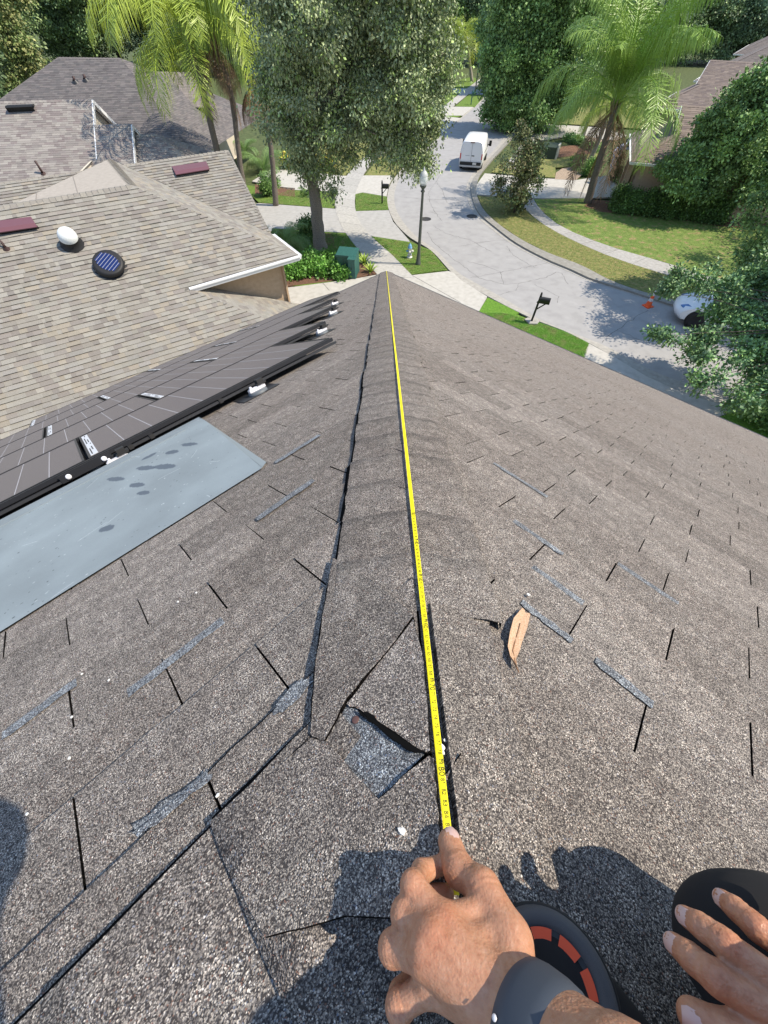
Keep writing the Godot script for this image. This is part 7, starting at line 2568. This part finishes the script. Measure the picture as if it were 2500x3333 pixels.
	arms.append([nk, hd + Vector3(0.04, -0.03, 0.06), 0.05, 0.055])
	arms.append([hd, hd + Vector3(-0.02, -0.07, -0.03), 0.092, 0.068])
	arms.append([hd + Vector3(-0.05, -0.04, -0.07), hd + Vector3(-0.065, -0.06, -0.085), 0.016, 0.014])
	for e in [-1.0, 1.0]:
		arms.append([hd + Vector3(0.055 * e, -0.03, -0.055 * e), hd + Vector3(0.07 * e, 0.01, -0.07 * e), 0.016, 0.018])
	put("arms_and_head", field_mesh(arms, 0.014, 0.02), M.skin, o)
	put("hair", field_mesh([[hd + Vector3(0.02, 0.03, 0.02), hd + Vector3(-0.01, 0.05, -0.01), 0.09, 0.078]], 0.014, 0.02), M.black_cloth, o)
	# left knee with its round pad
	var kc := hp(1792, 3222, 0.018)
	var face := (EYE - kc).normalized()
	face = (face + Vector3(0.10, 0.06, -0.10)).normalized()
	knee_pad(o, kc, face)
	var lk := []
	lk.append([kc - face * 0.045, kc - face * 0.05 + Vector3(0.18, -0.01, 0.22), 0.052, 0.065])
	put("left_trouser_leg", field_mesh(lk, 0.008, 0.03), M.black_cloth, o)
func knee_pad(o: Node3D, c: Vector3, n: Vector3):
	var R := 0.050
	var x := n.cross(Vector3.FORWARD).normalized()
	var y := n.cross(x)
	var b := Build.new()
	b.lathe(c - n * 0.030, [[R * 1.06, 0.0], [R * 1.07, 0.010], [R * 1.0, 0.016], [R * 0.96, 0.014]], 48, n)
	var lip := put("knee_pad", b.mesh(), M.rubber, o)
	b = Build.new()
	b.lathe(c - n * 0.018, [[R * 0.97, 0.0], [R * 0.99, 0.008], [R * 0.93, 0.014], [R * 0.84, 0.0175], [R * 0.74, 0.0168], [R * 0.70, 0.0150]], 48, n)
	put("pad_fabric_ring", b.mesh(), M.pad_fabric, lip)
	b = Build.new()
	b.lathe(c - n * 0.018, [[R * 0.71, 0.0150], [R * 0.49, 0.0125], [R * 0.47, 0.0140], [R * 0.42, 0.0140], [R * 0.395, 0.0045], [R * 0.24, 0.002], [R * 0.20, 0.0065], [0.0, 0.0075]], 48, n)
	put("pad_hub", b.mesh(), M.pad_dark, lip)
	for k in 9:
		var w0 := TAU * (k + 0.14) / 9.0 + 0.12
		var w1 := TAU * (k + 0.86) / 9.0 + 0.12
		b = Build.new()
		for i in 6:
			var a0 := lerpf(w0, w1, i / 6.0)
			var a1 := lerpf(w0, w1, (i + 1) / 6.0)
			var p := []
			for q in [[a0, 0.50], [a0, 0.69], [a1, 0.69], [a1, 0.50]]:
				p.append(c + (x * cos(q[0]) + y * sin(q[0])) * R * float(q[1]) - n * (0.0028 if q[1] < 0.5 else 0.0015))
			b.quad(p[0], p[1], p[2], p[3])
		put("orange_segment", b.mesh(), M.pad_orange, lip)

func make_materials():
	M.tar_and_edge_shade = mat(lin(0.007, 0.007, 0.007), 0.9)  # asphalt black, shared by the shadow strips painted at shingle edges
	M.tar_and_edge_shade.metallic_specular = 0.08
	M.granule_a = granular(GRANULE)
	M.granule_b = granular(GRANULE * 0.94)
	M.granule_c = granular(GRANULE * 1.05)
	M.granule_d = granular(GRANULE * 0.98)
	M.granule_blue = granular(Color(0.90, 0.945, 1.0))
	M.stucco = grainy(lin(0.50, 0.38, 0.27), lin(0.45, 0.34, 0.24), lin(0.55, 0.43, 0.31), 0.7, 0.92, 0.3)
	M.stucco_tan = grainy(lin(0.50, 0.37, 0.25), lin(0.45, 0.33, 0.22), lin(0.54, 0.41, 0.29), 0.7, 0.92, 0.3)
	M.white_paint = mat(lin(0.78, 0.79, 0.80), 0.5)
	M.white_spot = mat(lin(0.72, 0.72, 0.70), 0.9)
	M.dark_metal = mat(lin(0.035, 0.037, 0.042), 0.45, 0.2)
	M.rust = mat(lin(0.10, 0.05, 0.045), 0.7)
	M.dry_leaf = grainy(lin(0.56, 0.37, 0.24), lin(0.34, 0.19, 0.10), lin(0.66, 0.48, 0.34), 26.0, 0.8, 0.05)
	M.dry_leaf.vertex_color_use_as_albedo = true
	M.dry_stem = mat(lin(0.22, 0.11, 0.05), 0.8)
	M.tape_yellow = mat(lin(0.88, 0.78, 0.0), 0.55)
	M.print_black = mat(lin(0.012, 0.012, 0.01), 0.6)
	M.vent_metal_plain = mat(lin(0.225, 0.265, 0.285), 0.5, 0.0)
	M.vent_metal = vent_paint()
	M.black_plastic = mat(lin(0.012, 0.012, 0.013), 0.6)
	M.grey_plastic = mat(lin(0.12, 0.135, 0.15), 0.55)
	M.white_plastic = mat(lin(0.82, 0.82, 0.85), 0.4)
	M.bright_metal = mat(lin(0.78, 0.77, 0.80), 0.45, 0.35)
	M.panel_frame = mat(lin(0.02, 0.021, 0.025), 0.4, 0.2)
	M.panel_glass = mat(lin(0.125, 0.108, 0.112), 0.35)
	M.panel_line = mat(lin(0.42, 0.41, 0.43), 0.5)
	M.panel_bus = mat(lin(0.16, 0.15, 0.155), 0.5)
	M.label_white = mat(lin(0.62, 0.64, 0.67), 0.5)
func vent_paint() -> StandardMaterial3D:
	# painted metal with dust specks, scratches and oily smudges
	var w := 1024
	var h := 512
	var im := Image.create(w, h, false, Image.FORMAT_RGB8)
	var base := lin(0.225, 0.265, 0.285)
	var n := FastNoiseLite.new()
	n.frequency = 0.006
	n.fractal_octaves = 4
	var r := RandomNumberGenerator.new()
	r.seed = 4
	for y in h:
		for x in w:
			var v := 1.0 + 0.10 * n.get_noise_2d(x, y) + r.randf_range(-0.02, 0.02)
			im.set_pixel(x, y, Color(base.r * v, base.g * v, base.b * v))
	for k in 900:
		var x := r.randi() % w
		var y := r.randi() % h
		var c := Color(0.75, 0.78, 0.8) if r.randf() < 0.5 else Color(0.25, 0.28, 0.3)
		im.fill_rect(Rect2i(x, y, 1 + r.randi() % 3, 1 + r.randi() % 3), base.lerp(c, r.randf_range(0.3, 0.9)))
	for k in 26:
		var p := Vector2(r.randf() * w, r.randf() * h * 0.8)
		var d := Vector2.from_angle(r.randf() * TAU)
		for i in r.randi_range(10, 46):
			p += d
			d = d.rotated(r.randf_range(-0.03, 0.03))
			if p.x > 0 and p.y > 0 and p.x < w and p.y < h:
				im.set_pixel(int(p.x), int(p.y), base.lerp(Color(0.85, 0.88, 0.9), 0.55))
	for q in [[120, 250, 10, 34], [150, 300, 9, 30], [175, 235, 8, 24], [205, 330, 8, 30], [95, 310, 9, 20], [135, 360, 16, 9], [60, 300, 8, 26], [235, 120, 10, 14], [700, 130, 12, 20], [720, 190, 14, 26], [170, 180, 7, 16]]:
		for dy in range(-q[3], q[3] + 1):
			for dx in range(-q[2] * 2, q[2] * 2 + 1):
				var xx := dx - dy * 0.45
				var e := pow(xx / q[2], 2) + pow(float(dy) / q[3], 2) + 0.5 * n.get_noise_2d(dx * 14, dy * 14)
				var px: int = q[0] + dx
				var py: int = q[1] + dy
				if e < 1.0 and px >= 0 and py >= 0 and px < w and py < h:
					im.set_pixel(px, py, im.get_pixel(px, py).lerp(Color(0.26, 0.30, 0.35), clampf((1.0 - e) * 3.0, 0, 0.75)))
	var m := mat(Color.WHITE, 0.5)
	m.albedo_texture = ImageTexture.create_from_image(im)
	m.uv1_scale = Vector3(1.0 / 2.2, 1.0, 1)
	return m
func more_materials():
	M.shingle = mat(Color.WHITE, 0.92)
	M.shingle.vertex_color_use_as_albedo = true
	M.shingle.albedo_texture = noise_tex(FastNoiseLite.TYPE_SIMPLEX_SMOOTH, 0.12, 3, [[0.25, Color(0.82, 0.82, 0.82)], [0.75, Color(1, 1, 1)]], 512, 31)
	M.shingle.uv1_triplanar = true
	M.shingle.uv1_world_triplanar = true
	M.shingle.uv1_scale = Vector3.ONE * 0.7
	M.membrane = grainy(lin(0.36, 0.325, 0.285), lin(0.33, 0.30, 0.26), lin(0.39, 0.355, 0.31), 0.5, 0.85, 0.0)
	M.seam = mat(lin(0.22, 0.20, 0.18), 0.8)
	M.maroon = mat(lin(0.15, 0.062, 0.075), 0.42)
	M.brown_paint = mat(lin(0.06, 0.032, 0.03), 0.6)
	M.dome = mat(lin(0.72, 0.75, 0.74), 0.25)
	M.solar_blue = mat(lin(0.012, 0.028, 0.13), 0.25)
	M.stucco_pale = grainy(lin(0.62, 0.56, 0.47), lin(0.57, 0.51, 0.42), lin(0.66, 0.60, 0.51), 0.7, 0.92, 0.2)
	M.stucco_green = grainy(lin(0.20, 0.26, 0.20), lin(0.17, 0.23, 0.17), lin(0.23, 0.29, 0.23), 0.7, 0.92, 0.2)
	M.dark_glass = mat(lin(0.02, 0.024, 0.028), 0.15)
func ground_materials():
	M.asphalt = grainy(lin(0.33, 0.325, 0.325), lin(0.30, 0.295, 0.295), lin(0.355, 0.35, 0.35), 0.12, 0.9, 0.15, 0.02, 41)
	M.crack = mat(lin(0.14, 0.135, 0.13), 0.95)
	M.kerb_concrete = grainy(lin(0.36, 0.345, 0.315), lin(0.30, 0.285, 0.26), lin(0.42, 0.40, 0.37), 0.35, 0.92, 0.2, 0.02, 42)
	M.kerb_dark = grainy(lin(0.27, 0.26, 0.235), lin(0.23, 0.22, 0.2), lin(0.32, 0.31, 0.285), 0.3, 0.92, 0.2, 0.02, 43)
	M.slab_grey = grainy(lin(0.38, 0.37, 0.355), lin(0.32, 0.31, 0.295), lin(0.44, 0.43, 0.41), 0.4, 0.92, 0.2, 0.02, 44)
	M.slab_grey.vertex_color_use_as_albedo = true
	M.slab_light = grainy(lin(0.43, 0.42, 0.395), lin(0.36, 0.35, 0.33), lin(0.48, 0.47, 0.44), 0.4, 0.92, 0.2, 0.02, 45)
	M.slab_light.vertex_color_use_as_albedo = true
	M.drive_light = grainy(lin(0.46, 0.445, 0.41), lin(0.41, 0.395, 0.36), lin(0.50, 0.485, 0.45), 0.25, 0.92, 0.15, 0.02, 46)
	M.drive_grey = grainy(lin(0.38, 0.375, 0.365), lin(0.34, 0.335, 0.325), lin(0.42, 0.415, 0.405), 0.25, 0.92, 0.15, 0.02, 47)
	M.drive_blue = mat(lin(0.36, 0.42, 0.50), 0.9)
	M.seam_dark = mat(lin(0.14, 0.135, 0.125), 0.95)
	M.mulch = grainy(lin(0.22, 0.115, 0.07), lin(0.09, 0.045, 0.03), lin(0.40, 0.24, 0.16), 1.6, 0.95, 3.0, 0.05, 48)
	M.pebbles = grainy(lin(0.52, 0.40, 0.30), lin(0.26, 0.19, 0.14), lin(0.68, 0.58, 0.47), 1.4, 0.9, 3.0, 0.06, 49)
	M.far_grass = grainy(lin(0.075, 0.10, 0.03), lin(0.05, 0.07, 0.02), lin(0.12, 0.13, 0.05), 0.2, 0.95, 0.0, 0.02, 50)
	M.green_grass = grainy(lin(0.13, 0.22, 0.03), lin(0.09, 0.15, 0.02), lin(0.20, 0.22, 0.06), 0.35, 0.95, 3.0, 0.03, 51)
	M.bright_grass = grainy(lin(0.12, 0.27, 0.02), lin(0.08, 0.18, 0.014), lin(0.18, 0.30, 0.05), 0.5, 0.95, 3.0, 0.03, 52)
	M.dry_grass = grainy(lin(0.20, 0.205, 0.06), lin(0.13, 0.17, 0.04), lin(0.30, 0.24, 0.11), 0.22, 0.95, 3.0, 0.03, 53)
	M.shade_grass = grainy(lin(0.15, 0.22, 0.045), lin(0.11, 0.17, 0.03), lin(0.30, 0.22, 0.11), 0.16, 0.95, 3.0, 0.02, 54)
	M.iron = mat(lin(0.05, 0.048, 0.046), 0.7, 0.2)
	M.leafy = mat(Color.WHITE, 0.55)
	M.leafy.vertex_color_use_as_albedo = true
	M.leafy.backlight = Color(0.35, 0.35, 0.35)
func plant_materials():
	M.bark_pale = grainy(lin(0.27, 0.235, 0.20), lin(0.13, 0.11, 0.09), lin(0.40, 0.37, 0.33), 1.2, 0.95, 3.0, 0.03, 61)
	M.bark_dark = grainy(lin(0.10, 0.08, 0.065), lin(0.05, 0.04, 0.032), lin(0.18, 0.15, 0.12), 1.2, 0.95, 3.0, 0.03, 62)
	M.palm_bark = grainy(lin(0.21, 0.18, 0.15), lin(0.11, 0.09, 0.075), lin(0.32, 0.29, 0.25), 1.5, 0.95, 3.0, 0.03, 63)
	M.palm_pale = grainy(lin(0.34, 0.31, 0.26), lin(0.22, 0.19, 0.16), lin(0.44, 0.41, 0.36), 1.5, 0.95, 2.0, 0.03, 64)
	M.palm_boot = mat(lin(0.20, 0.15, 0.09), 0.9)
	for q in [["frond_green", 0.27, 0.42, 0.08], ["frond_yellow", 0.34, 0.44, 0.06], ["frond_fresh", 0.22, 0.36, 0.12], ["dead_frond", 0.24, 0.155, 0.10], ["orange_frond", 0.34, 0.19, 0.085], ["lime_leaf", 0.28, 0.40, 0.05]]:
		var m := mat(lin(q[1], q[2], q[3]), 0.42 if q[0] != "dead_frond" else 0.8)
		m.vertex_color_use_as_albedo = q[0] != "lime_leaf"
		m.backlight = Color(0.4, 0.4, 0.4)
		M[q[0]] = m
func street_materials():
	M.lamp_post = mat(lin(0.075, 0.085, 0.07), 0.6, 0.1)
	M.lamp_glass = mat(Color(0.93, 0.95, 0.95, 0.55), 0.15)
	M.lamp_glass.transparency = BaseMaterial3D.TRANSPARENCY_ALPHA
	M.lamp_cap = mat(lin(0.45, 0.47, 0.46), 0.4)
	M.black_metal = mat(lin(0.016, 0.016, 0.017), 0.5)
	M.plate_white = mat(lin(0.6, 0.6, 0.58), 0.5)
	M.hydrant_white = grainy(lin(0.70, 0.69, 0.66), lin(0.5, 0.48, 0.44), lin(0.76, 0.76, 0.74), 2.0, 0.5, 0.0)
	M.hydrant_blue = mat(lin(0.16, 0.36, 0.58), 0.45)
	M.cone_orange = mat(lin(0.85, 0.11, 0.02), 0.5)
	M.cone_white = mat(lin(0.62, 0.60, 0.60), 0.5)
	M.cabinet_green = grainy(lin(0.028, 0.115, 0.10), lin(0.022, 0.09, 0.08), lin(0.035, 0.14, 0.12), 0.8, 0.5, 0.0)
	M.box_dark = mat(lin(0.03, 0.05, 0.035), 0.6)
	M.box_pale = mat(lin(0.42, 0.42, 0.38), 0.7)
	M.rubber = mat(lin(0.018, 0.018, 0.019), 0.8)
	M.van_white = mat(lin(0.80, 0.81, 0.83), 0.3)
	M.car_white = mat(lin(0.76, 0.79, 0.83), 0.25)
	M.van_white.clearcoat_enabled = true
	M.car_white.clearcoat_enabled = true
	M.red_light = mat(lin(0.55, 0.03, 0.03), 0.25)
	M.dark_red = mat(lin(0.08, 0.02, 0.02), 0.4)
	M.bumper_grey = mat(lin(0.40, 0.41, 0.42), 0.4)
	M.rim_dark = mat(lin(0.06, 0.06, 0.065), 0.4, 0.4)
	M.headlight = mat(lin(0.10, 0.22, 0.48), 0.1)
	M.ladder_white = mat(lin(0.72, 0.73, 0.75), 0.4)
	M.work_clothes = grainy(lin(0.52, 0.58, 0.72), lin(0.44, 0.50, 0.64), lin(0.60, 0.66, 0.78), 2.0, 0.9, 0.0)
	M.skin_plain = mat(lin(0.34, 0.19, 0.12), 0.6)
	M.black_cloth = mat(lin(0.010, 0.010, 0.012), 0.95)
	M.skin = grainy(lin(0.47, 0.235, 0.14), lin(0.38, 0.17, 0.095), lin(0.53, 0.30, 0.20), 9.0, 0.45, 0.05, 0.03, 71)
	M.skin.subsurf_scatter_enabled = true
	M.skin.subsurf_scatter_strength = 0.12
	M.skin.vertex_color_use_as_albedo = true
	M.nail = mat(lin(0.60, 0.41, 0.37), 0.28)
	M.band = mat(lin(0.052, 0.064, 0.085), 0.6)
	M.pad_fabric = grainy(lin(0.12, 0.124, 0.134), lin(0.07, 0.073, 0.08), lin(0.18, 0.184, 0.194), 60.0, 0.85, 0.08, 0.09, 72)
	M.pad_dark = mat(lin(0.020, 0.022, 0.025), 0.5)
	M.pad_orange = mat(lin(0.80, 0.085, 0.015), 0.45)
